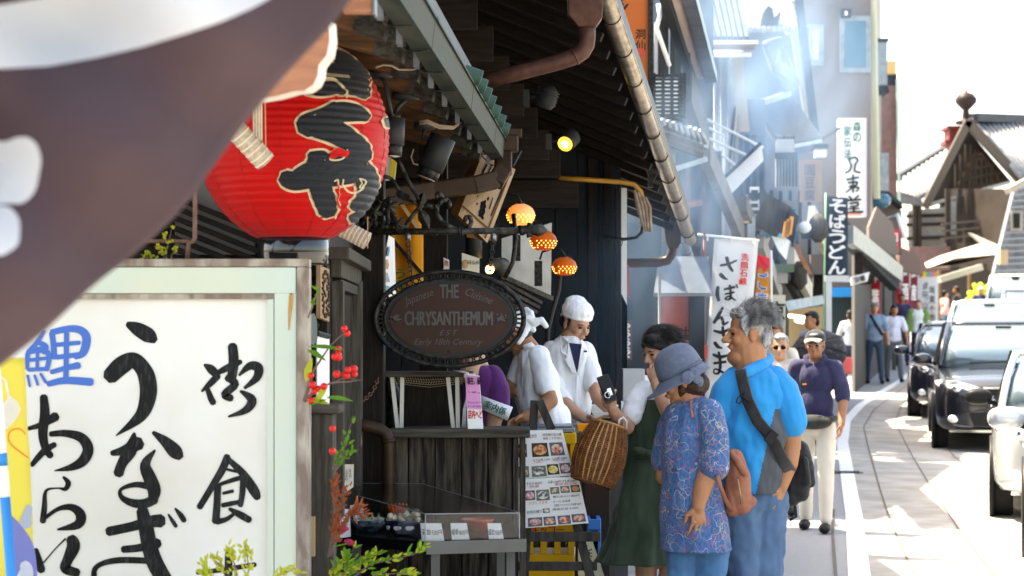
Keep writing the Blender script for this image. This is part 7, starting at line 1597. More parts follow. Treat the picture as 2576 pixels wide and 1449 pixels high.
hr = [('e', hc + Rh @ V((-.032, 0, .050)) * K, (.092 * K, .083 * K, .085 * K), Rh), ('e', hc + Rh @ V((-.075, 0, -.01)) * K, (.045 * K, .074 * K, .072 * K), Rh), ('e', hc + Rh @ V((.015, 0, .095)) * K, (.066 * K, .064 * K, .036 * K), Rh), ('e', hc + Rh @ V((-.06, 0, -.06)) * K, (.036 * K, .060 * K, .042 * K), Rh)]
for s_ in (-1, 1): hr += [('e', hc + Rh @ V((.012, .066 * s_, .045)) * K, (.048 * K, .016 * K, .040 * K), Rh), ('e', hc + Rh @ V((.028, .064 * s_, .012)) * K, (.012 * K, .012 * K, .028 * K), Rh)]
fuse(hr, .006, 'hair', M_greyh, p, 3, .006, 60, (1, 1, .6))
strands('hair_strands', M_greyh, p, hc + Rh @ V((-.03, 0, .055)) * K, (.098 * K, .088 * K, .092 * K), 3200, .060, lambda n_, r_: n_ * .45 + V((.75, .1, .05)), .0010, 3)
strands('hair_curls', mat('white_hair', (.55, .55, .54), .5), p, hc + Rh @ V((.0, 0, .085)) * K, (.075 * K, .065 * K, .050 * K), 120, .075, lambda n_, r_: n_ * .9 + V((-.3, 0, .5)), .0010, 5, 6)
# jersey: torso, sleeves, collar
jo = tun([(1868, 1928, 916, 26), (1852, 1950, 930, 40), (1832, 1972, 948, 54), (1812, 1984, 972, 62), (1802, 1988, 1000, 68), (1797, 1982, 1040, 74), (1796, 1976, 1090, 80), (1800, 1972, 1140, 82), (1806, 1970, 1190, 80), (1812, 1970, 1238, 76)], 'jersey', M_cblue, p, 190, .020, 10, 3, 0, .9, 14)
jo.data.materials.append(M_cgrey)
for f_ in jo.data.polygons:
    c_ = f_.center; X_ = CX + c_.x * F / c_.y; Y_ = HY - (c_.z - CZ) * F / c_.y
    if Y_ > 1030 and X_ > 1948 - (Y_ - 1030) * .22: f_.material_index = 1
fuse([('p', [J(1946, 958), J(1964, 985, -.01), J(1978, 1020, -.02)], [40 * s, 45 * s, 44 * s]), ('c', J(1978, 1020, -.02), J(1990, 1062, -.03), 44 * s, 42 * s), ('c', J(1925, 945), J(1950, 965), 34 * s, 42 * s)], .006, 'sleeve', M_cblue, p, 14, .005, 13, (1, 1, .6), 7)
fuse([('p', [J(1852, 958), J(1828, 990, -.03), J(1812, 1040, -.05)], [38 * s, 42 * s, 40 * s])], .007, 'sleeve', M_cblue, p, 10, .005, 13, (1, 1, .6), 9)
fuse([('p', [J(1858, 948, -.14), J(1880, 935, -.12), J(1915, 918, -.06), J(1930, 905, .02), J(1925, 900, .06)], [9 * s, 14 * s, 17 * s, 17 * s, 14 * s])], .005, 'collar', M_cblue, p, 3)
legs = []
for x0, x1, dd in ((1868, 1862, -.02), (1928, 1918, .02)): legs += [('p', [J(x0, 1250, dd), J(x0 - 2, 1430, dd - .02), V((J(x1, 0).x, D + dd, .05))], [56 * s, 46 * s, 36 * s])]
fuse(legs + [('e', J(1896, 1252), (82 * s, 62 * s, 55 * s))], .009, 'jeans', M_denim, p, 5, .016, 10, (1, 1, .9), 2)
for x in (1858, 1914): MB().ell(V((J(x, 0).x - .04, D - .02, .05)), (.13, .055, .055), None, 12, 8).build('shoe', M_plas, p, True)
ltube(p, 'strap', M_bag, [J(1862, 930, -.15), J(1868, 958, -.17), J(1880, 1005, -.19), J(1905, 1058, -.20), J(1930, 1088, -.20), J(1952, 1120, -.19), J(1966, 1150, -.14), J(1990, 1190, -.06)], .030, .16)
MB().box(J(1880, 1000, -.20), (.05, .012, .028), Matrix.Rotation(R(35), 3, 'Y')).build('strap_buckle', M_plas, p, bevel=.004); MB().tube([J(1863, 995, -.19), J(1855, 1002, -.19), J(1852, 1012, -.19), J(1860, 1016, -.19), J(1866, 1008, -.19)], .004, 6).build('strap_ring', M_plas, p, True)
MB().box(J(1940, 1100, -.21), (.045, .014, .07), Matrix.Rotation(R(40), 3, 'Y')).build('strap_buckle', M_plas, p, bevel=.004)
t = T('black_cross_body_bag', 'black nylon cross-body bag hanging at the hip of the man in turquoise', 'bag')
fuse([('p', [J(2012, 1130, .05), J(2020, 1180, .05), J(2012, 1240, .05)], [24 * s, 30 * s, 24 * s]), ('p', [J(2000, 1130, .06), J(1990, 1250, .06)], [22 * s, 26 * s])], .008, 'pouch', M_bag, t, 4, .004, 20)
fuse([('p', [J(2034, 1165, .03), J(2040, 1215, .03)], [12 * s, 12 * s]), ('p', [J(2022, 1160, .0), J(2028, 1215, .0)], [12 * s, 12 * s])], .006, 'front_pocket', M_bag, t, 3)
ltube(t, 'zip', M_plas, [J(2008, 1125, -.04), J(2022, 1150, -.035), J(2026, 1200, -.02)], .003, 1); ltube(t, 'loose_strap', M_bag, [J(1998, 1255, .05), J(2003, 1300, .05), J(1986, 1308, .05)], .008, .3)

# ------------------------------------------------------------------ woman with the felt hat
D = 9.85; s = D / F
p = T('person', 'woman in a slate blue felt hat and embroidered blue tunic seen from behind', 'person')
hc = J(1712, 955, -.0); Rh = frame3((-1, -.05, -.30)); K = .98
fuse(head(hc, Rh, K) + [('c', J(1728, 985), J(1742, 1020), 30 * s, 30 * s), ('c', J(1745, 1040), J(1748, 1350), 36 * s, 40 * s), ('c', J(1745, 1035), J(1786, 1050, -.05), 20 * s, 22 * s), ('p', [J(1790, 1050, -.08), J(1796, 1130, -.10), J(1785, 1180, -.11), J(1768, 1225, -.13), J(1756, 1275, -.15)], [30 * s, 28 * s, 26 * s, 24 * s, 17 * s]),
      ('c', J(1720, 1350), J(1716, 1480), 28 * s, 22 * s), ('c', J(1782, 1350), J(1784, 1480), 28 * s, 22 * s), ('c', J(1742, 1045), J(1690, 1075, .05), 18 * s, 18 * s), ('p', [J(1690, 1075, .05), J(1672, 1160, .08), J(1668, 1200, .08)], [26 * s, 24 * s, 20 * s])] + hand(J(1756, 1274, -.15), (.02, -.1, -1), (-.9, -.3, 0), (-.5, .8, 0), 1.05, (.26, .3, .34, .4), .35), .0046, 'body', M_sk1, p, 3)
face(p, hc, Rh, K, .3)
MB().tube([J(1748 + 6 * math.cos(a), 1316 + 2.5 * math.sin(a), -.185 + .02 * math.sin(a)) for a in [2 * math.pi * k / 12 for k in range(13)]], .0016, 5).build('ring', mat('gold', (.8, .55, .2), .2, 1.), p, True)
fuse([('e', J(1742, 965), (44 * s, 44 * s, 36 * s)), ('e', J(1752, 980), (26 * s, 40 * s, 16 * s)), ('e', J(1712, 975), (14 * s, 42 * s, 28 * s))], .006, 'hair', mat('dark_brown_hair', (.03, .016, .012), .4, c2=(.06, .034, .024), sc=60, bump=.5, bsc=120), p, 3, .003, 60)
# hat: crown, brim, bow
ax = (J(1742, 872) - J(1700, 960)).normalized(); Rt = frame3((-1, -.05, -.50))
hcn = J(1706, 922); T_ = lambda f, l, z: hcn + Rt @ V((f, l, z))
q = MB(); prof = [(.112, -.032), (.111, 0), (.107, .03), (.099, .060), (.084, .084), (.060, .101), (.030, .110), (0, .112)]
q.lathe([(r_, z) for r_, z in prof], hcn, 40, Rt, 1.06, .98); q.build('hat_crown', M_hat, p, True)
q = MB(); vs = []; nb = 48
for j in range(7):
    u = j / 6.
    for k in range(nb):
        a = 2 * math.pi * k / nb; fr = max(0, math.cos(a)); ex = .016 + .066 * fr ** 1.5 + .010 * abs(math.sin(a)); r_ = .1115 + ex * u; zz = -.030 - (.058 - .02 * (1 - fr)) * u - .002 + (.016 * max(0, u - .8) * 5 * fr)
        vs.append(T_(r_ * math.cos(a) * 1.06, r_ * math.sin(a) * .98, zz))
q.add(vs, [(j * nb + k, j * nb + (k + 1) % nb, (j + 1) * nb + (k + 1) % nb, (j + 1) * nb + k) for j in range(6) for k in range(nb)]); q.build('hat_brim', M_hat, p, True, solid=.005)
q = MB(); q.tube([vs[6 * nb + k] for k in range(nb)] + [vs[6 * nb]], .005, 6, caps=False); q.build('brim_edge', M_hat, p, True)
q = MB(); q.tube([T_(.1135 * math.cos(a) * 1.06, .1135 * math.sin(a) * .98, -.020) for a in [2 * math.pi * k / 40 for k in range(41)]], .003, 5, caps=False); q.build('hat_seam', M_hat, p, True)
fuse([('e', J(1728, 950, -.135), (16 * s, 5 * s, 17 * s)), ('e', J(1748, 945, -.12), (13 * s, 6 * s, 22 * s), Matrix.Rotation(R(-25), 3, 'Y')), ('e', J(1760, 960, -.09), (10 * s, 10 * s, 14 * s))], .004, 'hat_bow', M_hat, p, 2, .003, 50)
# tunic: loft with flared hem, bell sleeves
tun([(1722, 1766, 996, 22), (1700, 1795, 1010, 40), (1682, 1812, 1030, 54), (1672, 1818, 1065, 60), (1664, 1812, 1110, 64), (1663, 1806, 1160, 66), (1668, 1806, 1200, 66), (1668, 1812, 1250, 70), (1666, 1822, 1310, 76), (1665, 1832, 1350, 80), (1664, 1842, 1384, 84)], 'tunic', M_tunic, p, wr=.022, wf=12, seed=2, zst=.3)
fuse([('p', [J(1782, 1040, -.08), J(1795, 1090, -.10), J(1798, 1130, -.11)], [38 * s, 38 * s, 37 * s]), ('p', [J(1798, 1130, -.11), J(1796, 1172, -.12)], [37 * s, 40 * s])], .006, 'sleeve', M_tunic, p, 5, .005, 16, (1, 1, .4), 4)
fuse([('p', [J(1760, 1186, -.12), J(1783, 1186, -.16), J(1806, 1182, -.15), J(1822, 1178, -.10)], [5 * s, 7 * s, 7 * s, 5 * s])], .004, 'sleeve_hem', M_tunic, p, 2)
fuse([('p', [J(1690, 1060, .05), J(1676, 1120, .08), J(1672, 1160, .09)], [34 * s, 34 * s, 36 * s])], .007, 'sleeve', M_tunic, p, 5, .005, 16)
ltube(p, 'tunic_band', M_tunic, [J(1666 + 145 * u, 1296, -.02 - .135 * math.sin(math.pi * (.05 + u * .9))) for u in [k / 12 for k in range(13)]], .004, .6)
fuse([('p', [J(1718, 1370), J(1716, 1450), V((J(1714, 0).x, D, .06))], [44 * s, 38 * s, 30 * s]), ('p', [J(1788, 1370, -.02), J(1786, 1450, -.02), V((J(1780, 0).x, D - .02, .06))], [46 * s, 40 * s, 30 * s]), ('e', J(1752, 1360), (70 * s, 58 * s, 40 * s))], .009, 'jeans', M_denim2, p, 5, .012, 11)
for x in (1705, 1775): MB().ell(V((J(x, 0).x, D, .05)), (.12, .05, .05), None, 12, 8).build('shoe', M_plas, p, True)
t = T('brown_leather_bag', 'brown leather rucksack hanging from the shoulder of the woman in the hat', 'bag')
bd = -.02
fuse([('p', [J(1848, 1150, bd), J(1858, 1200, bd), J(1866, 1270, bd)], [22 * s, 30 * s, 26 * s]), ('p', [J(1838, 1150, bd), J(1842, 1280, bd)], [16 * s, 20 * s]), ('c', J(1845, 1285, bd), J(1888, 1262, bd), 16 * s, 16 * s)], .007, 'bag_body', M_leath, t, 4, .003, 25)
fuse([('p', [J(1840, 1140, bd - .03), J(1856, 1160, bd - .06), J(1872, 1190, bd - .06)], [9 * s, 10 * s, 9 * s])], .005, 'flap', M_leath, t, 2)
ltube(t, 'zip', mat('brass_zip', (.35, .24, .10), .3, .8), [J(1856, 1205, bd - .075), J(1862, 1240, bd - .08), J(1864, 1268, bd - .07)], .004, .5)
ltube(t, 'strap', M_leath, [J(1742, 1050, -.135), J(1738, 1010, -.08), J(1765, 1000, -.02), J(1800, 1040, .0), J(1815, 1090, bd), J(1832, 1145, bd)], .007, .4); ltube(t, 'strap', M_leath, [J(1805, 1195, -.19), J(1812, 1225, -.17), J(1826, 1260, -.12), J(1840, 1285, bd - .04)], .011, .3)
for k in range(6): MB().tube([J(1852 + k * 3 + 4 * math.cos(a), 1145 + k * 8 + 5 * math.sin(a), bd - .05) for a in [2 * math.pi * i / 8 for i in range(9)]], .003, 5).build('handle_link', M_leath, t, True)

# ------------------------------------------------------------------ woman in the olive pinafore
D = 10.6; s = D / F
p = T('person', 'woman with black hair in a dark green pinafore dress holding up a phone', 'person')
hc = J(1660, 878); Rh = frame3((-.86, -.5, -.42)); K = .98
fuse(head(hc, Rh, K) + [('c', J(1672, 915), J(1668, 965), 25 * s, 26 * s), ('c', J(1660, 985), J(1645, 1160), 30 * s, 34 * s), ('c', J(1645, 1160), J(1650, 1390), 36 * s, 40 * s), ('c', J(1660, 985), J(1610, 992, -.06), 18 * s, 18 * s), ('c', J(1660, 985), J(1708, 994), 18 * s, 18 * s),
      ('p', [J(1605, 990, -.07), J(1588, 1035, -.10), J(1576, 1074, -.12), J(1552, 1048, -.22), J(1540, 1028, -.26)], [12 * s, 19 * s, 20 * s, 17 * s, 13 * s]), ('p', [J(1708, 995, -.04), J(1703, 1040, -.14), J(1692, 1062, -.20), J(1668, 1010, -.22), J(1650, 965, -.20)], [12 * s, 20 * s, 21 * s, 19 * s, 14 * s]),
      ('p', [J(1625, 1380), J(1625, 1470), V((J(1625, 0).x, D, .10))], [30 * s, 26 * s, 15 * s]), ('p', [J(1690, 1380), J(1682, 1470), V((J(1680, 0).x, D + .05, .10))], [30 * s, 26 * s, 15 * s])]
     + hand(J(1541, 1030, -.26), (-.30, -.1, 1), (-.7, .2, .1), (.6, .7, .1), .98, (.45, .55, .6, .65), .7) + hand(J(1650, 967, -.20), (-.25, .1, 1), (.8, -.4, 0), (.2, .9, .2), .95, (.4, .45, .5, .6), .4), .0052, 'body', M_sk2, p, 3)
face(p, hc, Rh, K, .32)
hr = [('e', hc + Rh @ V((-.02, 0, .045)) * K, (.098 * K, .086 * K, .084 * K), Rh), ('e', hc + Rh @ V((-.07, 0, .0)) * K, (.055 * K, .076 * K, .075 * K), Rh), ('e', hc + Rh @ V((.045, .02, .078)) * K, (.050 * K, .058 * K, .030 * K), Rh), ('e', hc + Rh @ V((-.11, 0, .01)) * K, (.035 * K, .04 * K, .045 * K), Rh)]
for s_ in (-1, 1): hr += [('p', [hc + Rh @ V((.07, .01 * s_, .075)) * K, hc + Rh @ V((.062, .05 * s_, .045)) * K, hc + Rh @ V((.03, .074 * s_, .02)) * K, hc + Rh @ V((.0, .082 * s_, .012)) * K], [.014, .014, .014, .016])]
fuse(hr, .005, 'hair', M_hairk, p, 4, .0025, 50, (1, 1, .4)); strands('hair_strands', M_hairk, p, hc + Rh @ V((-.02, 0, .045)) * K, (.100 * K, .089 * K, .087 * K), 900, .08, lambda n_, r_: n_ * .12 + V((.85, .25, -.1)), .0008, 9); ltube(p, 'hair_lock', M_hairk, [J(1616, 862, -.16), J(1626, 872, -.19), J(1650, 878, -.18)], .004, .5)
MB().ell(J(1710, 868, -.05), .008, None, 8, 6).build('hair_clip', M_white, p, True)
tun([(1650, 1690, 952, 24), (1630, 1706, 962, 38), (1610, 1718, 978, 48), (1603, 1718, 1000, 50), (1602, 1710, 1060, 50)], 'tee_shirt', M_tee, p, wr=.006, wf=14, zst=1.)
fuse([('p', [J(1618, 982, -.03), J(1598, 1012, -.08), J(1590, 1042, -.10)], [26 * s, 29 * s, 28 * s])], .006, 'sleeve', M_tee, p, 10, .006, 16); fuse([('p', [J(1702, 985, -.03), J(1712, 1022, -.06), J(1709, 1054, -.09)], [30 * s, 35 * s, 36 * s])], .006, 'sleeve', M_tee, p, 10, .006, 16, seed=4)
tun([(1598, 1700, 1004, 50), (1592, 1702, 1030, 54), (1588, 1702, 1080, 56), (1588, 1702, 1130, 56), (1586, 1700, 1150, 56), (1576, 1706, 1190, 62), (1560, 1712, 1250, 72), (1542, 1716, 1310, 82), (1522, 1722, 1370, 92), (1504, 1726, 1414, 100)], 'pinafore', M_olive, p, wr=.045, wf=12, seed=6, zst=.22)
tun([(1584, 1704, 1136, 59), (1584, 1704, 1152, 59)], 'waist_band', M_olive, p, wr=.003, wf=20, seed=1)
fuse([('e', J(1612, 1135, -.125), (20 * s, 8 * s, 10 * s), Matrix.Rotation(R(15), 3, 'Y')), ('e', J(1648, 1138, -.125), (20 * s, 8 * s, 10 * s), Matrix.Rotation(R(-20), 3, 'Y')), ('e', J(1630, 1138, -.135), (8 * s, 8 * s, 8 * s)), ('c', J(1632, 1142, -.13), J(1662, 1165, -.13), 5 * s, 6 * s), ('c', J(1662, 1165, -.13), J(1645, 1158, -.13), 5 * s, 3 * s)], .004, 'bow', M_olive, p, 3, .002, 50)
for x in (1615, 1672): MB().ell(V((J(x, 0).x, D, .05)), (.11, .05, .05), None, 12, 8).build('shoe', M_plas, p, True)
t = T('phone', 'smartphone with a finger ring held up by the woman in green', 'phone')
Rp = Matrix.Rotation(R(-20), 3, 'Y') @ Matrix.Rotation(R(25), 3, 'Z'); pc = J(1527, 978, -.29)
MB().box(pc, (.072, .009, .146), Rp).build('phone_body', mat('dark_bronze_phone', (.05, .035, .02), .15, .5), t, bevel=.004); MB().box(pc + Rp @ V((-.002, -.006, .002)), (.064, .003, .132), Rp).build('back_panel', mat('phone_glass', (.012, .010, .010), .05), t); MB().box(pc + Rp @ V((.0, -.012, -.02)), (.024, .012, .04), Rp).build('grip_plate', M_chr, t, bevel=.002)
MB().tube([pc + Rp @ V((-.02 + .016 * math.cos(a), -.02, -.03 + .016 * math.sin(a))) for a in [2 * math.pi * k / 14 for k in range(15)]], .003, 6).build('grip_ring', M_chr, t, True)
# wicker basket
t = T('wicker_basket', 'brown wicker basket hanging from the forearm of the woman in green', 'basket')
bc = J(1510, 1142, -.26); Rb = Matrix.Rotation(R(17), 3, 'Y') @ Matrix.Rotation(R(-8), 3, 'X'); hgt = 148 * s
def bprof(u): return (46 + 20 * math.sin(math.pi * min(1, u * .9 + .08)) - 6 * u) * s
M_w1 = mat('wicker_dark', (.15, .052, .018), .4, c2=(.26, .10, .035), sc=30, bump=.2); M_w2 = mat('wicker_light', (.38, .19, .07), .45, c2=(.46, .25, .10), sc=30, bump=.2)
NW = 30; NS = 26
for j in range(NW):
    u = j / (NW - 1.); pts = []
    for k in range(NS * 2 + 1):
        a = 2 * math.pi * k / (NS * 2); r_ = bprof(u) + .0028 * (1 if (k + j) % 2 else -1); pts.append(bc + Rb @ V((r_ * math.cos(a), r_ * math.sin(a) * .78, (u - .5) * hgt)))
    MB().tube(pts, hgt / NW * .46, 6, caps=False).build('weave_row', M_w1, t, True)
for k in range(NS):
    a = 2 * math.pi * (k + .25) / NS; m_ = M_w2 if -2.2 < ((a + math.pi) % (2 * math.pi) - math.pi) < -1.1 else M_w1
    MB().tube([bc + Rb @ V(((bprof(u) + .0035) * math.cos(a), (bprof(u) + .0035) * math.sin(a) * .78, (u - .5) * hgt)) for u in [i / 10. for i in range(11)]], .0035 if m_ is M_w1 else .0055, 5).build('stake', m_, t, True)
q = MB(); q.lathe([(0, 0), (bprof(0) * .5, .004), (bprof(0), .01)], bc + Rb @ V((0, 0, -hgt / 2 - .004)), 24, Rb, 1, .78); q.build('base', M_w1, t, True)
MB().tube([bc + Rb @ V((bprof(1) * 1.04 * math.cos(a), bprof(1) * .82 * math.sin(a), hgt / 2 + .004)) for a in [2 * math.pi * k / 28 for k in range(29)]], .008, 8, caps=False).build('rim', M_w2, t, True)
hA_, hB_ = bc + Rb @ V((-bprof(1) * .9, 0, hgt / 2)), bc + Rb @ V((bprof(1) * .9, 0, hgt / 2)); tp = J(1556, 1050, -.17)
for off in (-.02, .02): MB().tube([hA_ + V((0, off, 0)), hA_.lerp(tp, .5) + V((-.01, off, .015)), tp + V((0, off * .5, .01)), hB_.lerp(tp, .45) + V((.012, off, .01)), hB_ + V((0, off, 0))], .007, 8).build('handle', M_w2, t, True)
MB().tube([tp + V((-.02, 0, .0)), tp + V((.025, 0, .012))], .016, 10).build('handle_grip', mat('dark_grip', (.03, .015, .01), .4), t, True)
MB().tube([J(1556, 1068, -.28), J(1558, 1056, -.28), J(1568, 1050, -.28), J(1576, 1060, -.28), J(1576, 1080, -.27)], .006, 8).build('white_hook', M_white, t, True)

# ------------------------------------------------------------------ standing chef
D = 12.2; s = D / F
p = T('person', 'chef in a white cap and white coat looking down at the grill', 'person')
hc = J(1449, 812); Rh = frame3((.62, -.74, -.42)); K = 1.02
fuse(head(hc, Rh, K) + [('c', J(1436, 850), J(1434, 885), 25 * s, 24 * s), ('c', J(1430, 895), J(1428, 1060), 30 * s, 30 * s), ('c', J(1430, 900), J(1478, 902), 16 * s, 16 * s), ('c', J(1430, 900), J(1380, 905), 16 * s, 16 * s), ('p', [J(1484, 898, -.02), J(1492, 960, -.10), J(1504, 1000, -.14), J(1530, 1030, -.22)], [18 * s, 18 * s, 18 * s, 13 * s]), ('p', [J(1378, 905, -.03), J(1400, 985, -.12), J(1432, 1028, -.20), J(1470, 1052, -.25)], [22 * s, 20 * s, 18 * s, 13 * s]), ('c', J(1415, 1060), V((J(1412, 0).x, D, .15)), 30 * s, 18 * s), ('c', J(1450, 1060), V((J(1450, 0).x, D, .15)), 30 * s, 18 * s)]
     + hand(J(1470, 1053, -.25), (.85, -.2, -.35), (.1, -.6, .8), (-.3, -.2, -.9), 1., (.35, .4, .45, .5), .5) + hand(J(1530, 1030, -.22), (.8, -.2, -.4), (-.1, -.6, .7), (-.3, -.2, -.9), 1., (.3, .35, .4, .45), .5), .0055, 'body', M_sk2, p, 3)
face(p, hc, Rh, K, .3)
fuse([('e', hc + Rh @ V((-.05, 0, -.01)) * K, (.055 * K, .078 * K, .06 * K), Rh), ('e', hc + Rh @ V((.012, .072, .01)) * K, (.016, .010, .034), Rh), ('e', hc + Rh @ V((.012, -.072, .01)) * K, (.016, .010, .034), Rh)], .005, 'hair', M_hairk, p, 3)
Rc = frame3((.62, -.74, -.30))
fuse([('e', hc + Rc @ V((-.006, 0, .075)), (.108, .096, .072), Rc), ('e', hc + Rc @ V((-.03, 0, .11)), (.075, .075, .055), Rc), ('e', hc + Rc @ V((-.006, 0, .045)), (.108, .092, .030), Rc), ('e', hc + Rc @ V((-.09, 0, .02)), (.03, .05, .04), Rc)], .005, 'cap', M_coat, p, 5, .004, 28, (1, 1, .6))
tun([(1410, 1460, 846, 24), (1394, 1472, 858, 36), (1378, 1484, 874, 44), (1372, 1489, 900, 48), (1374, 1487, 950, 50), (1377, 1483, 1000, 50), (1375, 1483, 1060, 52), (1374, 1486, 1090, 54)], 'coat', M_coat, p, wr=.024, wf=11, seed=3, zst=.5)
fuse([('p', [J(1388, 882), J(1384, 930, -.05), J(1398, 985, -.12), J(1420, 1014, -.16)], [26 * s, 27 * s, 26 * s, 24 * s])], .007, 'sleeve', M_coat, p, 10, .007, 14, (1, 1, .7), 3); fuse([('p', [J(1472, 884), J(1484, 925, -.05), J(1491, 964, -.09)], [26 * s, 27 * s, 26 * s])], .007, 'sleeve', M_coat, p, 10, .007, 14, (1, 1, .7), 5)
q = MB(); q.prism([J(1430, 862, -.118), J(1462, 866, -.118), J(1462, 900, -.128), J(1451, 938, -.134)], (0, .02, 0)); q.build('undershirt', M_navy, p)
for pts in ([(1408, 842, -.03), (1430, 860, -.124), (1451, 940, -.140), (1440, 938, -.138), (1420, 905, -.13), (1426, 896, -.13), (1412, 886, -.12)], [(1458, 850, -.03), (1464, 866, -.124), (1452, 940, -.140), (1462, 925, -.136), (1472, 900, -.125), (1468, 890, -.122), (1474, 880, -.115)]):
    q = MB(); q.prism([J(*a_) for a_ in pts], (0, -.008, 0)); q.build('lapel', M_coat, p, bevel=.003)
ltube(p, 'coat_edge', M_coat, [J(1452, 945, -.15), J(1450, 1000, -.15), J(1450, 1060, -.14)], .008, .4); qd_ = MB(); qd_.box(J(1473, 884, -.125), (.02, .004, .012)); qd_.build('badge', M_navy, p)
fuse([('p', [J(1420, 1050), J(1416, 1130), V((J(1414, 0).x, D, .16))], [40 * s, 34 * s, 26 * s]), ('p', [J(1450, 1050, -.03), J(1452, 1130, -.03), V((J(1452, 0).x, D - .03, .16))], [38 * s, 34 * s, 26 * s])], .009, 'trousers', fab('pale_grey_trousers', (.50, .52, .56), (.56, .58, .62)), p, 5, .006, 10)
# ------------------------------------------------------------------ stooping chef
D = 11.55; s = D / F
p = T('person', 'stooping chef in white with a knotted white bandana beside the oval sign', 'person')
hc = J(1302, 838); Rh = frame3((-.9, .30, -.5)); K = 1.0
fuse(head(hc, Rh, K) + [('c', J(1312, 860), J(1338, 888), 25 * s, 26 * s), ('c', J(1345, 915), J(1372, 1060), 28 * s, 30 * s), ('c', J(1345, 910), J(1365, 912, -.08), 16 * s, 16 * s), ('c', J(1345, 910), J(1312, 912, .1), 16 * s, 16 * s), ('p', [J(1362, 915, -.09), J(1371, 960, -.145), J(1384, 1008, -.18), J(1350, 1036, -.24), J(1318, 1050, -.28)], [10 * s, 18 * s, 20 * s, 18 * s, 14 * s]), ('p', [J(1312, 905, .1), J(1290, 960, .1), J(1280, 985, .05), J(1300, 985, 0)], [22 * s, 20 * s, 18 * s, 14 * s]), ('c', J(1370, 1060), V((J(1380, 0).x, D, .15)), 34 * s, 20 * s), ('c', J(1390, 1060), V((J(1410, 0).x, D + .1, .15)), 34 * s, 20 * s)] + hand(J(1318, 1050, -.28), (-.8, -.2, -.35), (.1, -.7, .6), (.2, -.2, -.9), 1., (.4, .45, .5, .55), .5), .0055, 'body', M_sk1, p, 3)
face(p, hc, Rh, K, .3)
fuse([('e', hc + Rh @ V((-.03, 0, -.02)), (.05, .078, .05), Rh)], .005, 'hair', M_hairk, p, 2)
fuse([('e', hc + Rh @ V((-.012, 0, .055)), (.104, .088, .074), Rh), ('e', hc + Rh @ V((.0, 0, .03)), (.104, .088, .032), Rh), ('p', [J(1326, 800, -.05), J(1344, 812, -.05), J(1362, 806, -.05), J(1373, 820, -.05)], [9 * s, 11 * s, 9 * s, 7 * s]), ('p', [J(1324, 782, -.02), J(1334, 788, -.04), J(1342, 812, -.05)], [10 * s, 9 * s, 8 * s]), ('p', [J(1330, 815, -.04), J(1318, 840, -.07), J(1305, 860, -.08)], [10 * s, 9 * s, 8 * s]), ('p', [J(1335, 818, -.04), J(1342, 830, -.05)], [9 * s, 7 * s])], .005, 'bandana', M_coat, p, 3, .003, 40)
tun([(1322, 1350, 866, 24), (1312, 1368, 878, 36), (1304, 1384, 898, 46), (1299, 1396, 930, 50), (1298, 1408, 970, 52), (1300, 1420, 1012, 54), (1306, 1430, 1050, 56), (1308, 1434, 1080, 56)], 'shirt', M_coat, p, wr=.028, wf=11, seed=8, zst=.6)
fuse([('p', [J(1354, 895, -.06), J(1366, 935, -.12), J(1372, 976, -.15)], [29 * s, 29 * s, 27 * s])], .007, 'sleeve', M_coat, p, 10, .007, 14, (1, 1, .7), 5); fuse([('p', [J(1318, 905, .08), J(1300, 955, .1)], [28 * s, 28 * s])], .007, 'sleeve', M_coat, p, 8)
ltube(p, 'collar', M_coat, [J(1318, 876, -.08), J(1336, 868, -.09), J(1346, 880, -.05)], .018, .4)
fuse([('p', [J(1372, 1050), V((J(1382, 0).x, D, .16))], [44 * s, 26 * s]), ('p', [J(1396, 1050, .05), V((J(1412, 0).x, D + .1, .16))], [42 * s, 26 * s])], .01, 'trousers', M_coat, p, 4)
# ------------------------------------------------------------------ guide with armband
D = 10.95; s = D / F
p = T('person', 'guide in a purple shirt with a white armband behind the counter', 'person')
hc = J(1190, 868); Rh = frame3((.2, .95, -.2))
fuse(head(hc, Rh, 1.0) + [('c', J(1195, 905), J(1205, 950), 28 * s, 36 * s), ('c', J(1205, 965), J(1205, 1150), 30 * s, 30 * s), ('c', J(1205, 962), J(1245, 965), 16 * s, 16 * s), ('p', [J(1248, 955, -.04), J(1252, 1010, -.07), J(1245, 1050, -.09), J(1236, 1095, -.10)], [12 * s, 19 * s, 21 * s, 15 * s]), ('c', J(1190, 1150), V((J(1190, 0).x, D, .12)), 34 * s, 20 * s), ('c', J(1220, 1150), V((J(1220, 0).x, D, .12)), 34 * s, 20 * s), ('p', [J(1172, 970), J(1168, 1020), J(1170, 1070)], [12 * s, 14 * s, 12 * s])] + hand(J(1236, 1092, -.10), (-.1, -.1, -1), (-.8, -.4, 0), (-.3, .9, 0), 1.), .006, 'body', M_sk2, p, 3)
fuse([('e', hc + Rh @ V((-.02, 0, .035)), (.10, .088, .09), Rh), ('e', hc + Rh @ V((-.06, 0, -.03)), (.05, .075, .06), Rh)], .006, 'hair', M_hairk, p, 3, .003, 50)
M_pur = fab('purple_cotton', (.085, .018, .11), (.11, .025, .14), 8)
tun([(1180, 1224, 918, 26), (1166, 1250, 934, 40), (1158, 1262, 956, 46), (1160, 1264, 1000, 46), (1162, 1260, 1110, 46)], 'shirt', M_pur, p, wr=.008, wf=11, zst=.8)
fuse([('p', [J(1240, 944, -.02), J(1254, 985, -.06), J(1256, 1016, -.07)], [27 * s, 29 * s, 28 * s])], .007, 'sleeve', M_pur, p, 8, .004, 14)
q = MB(); rg = []
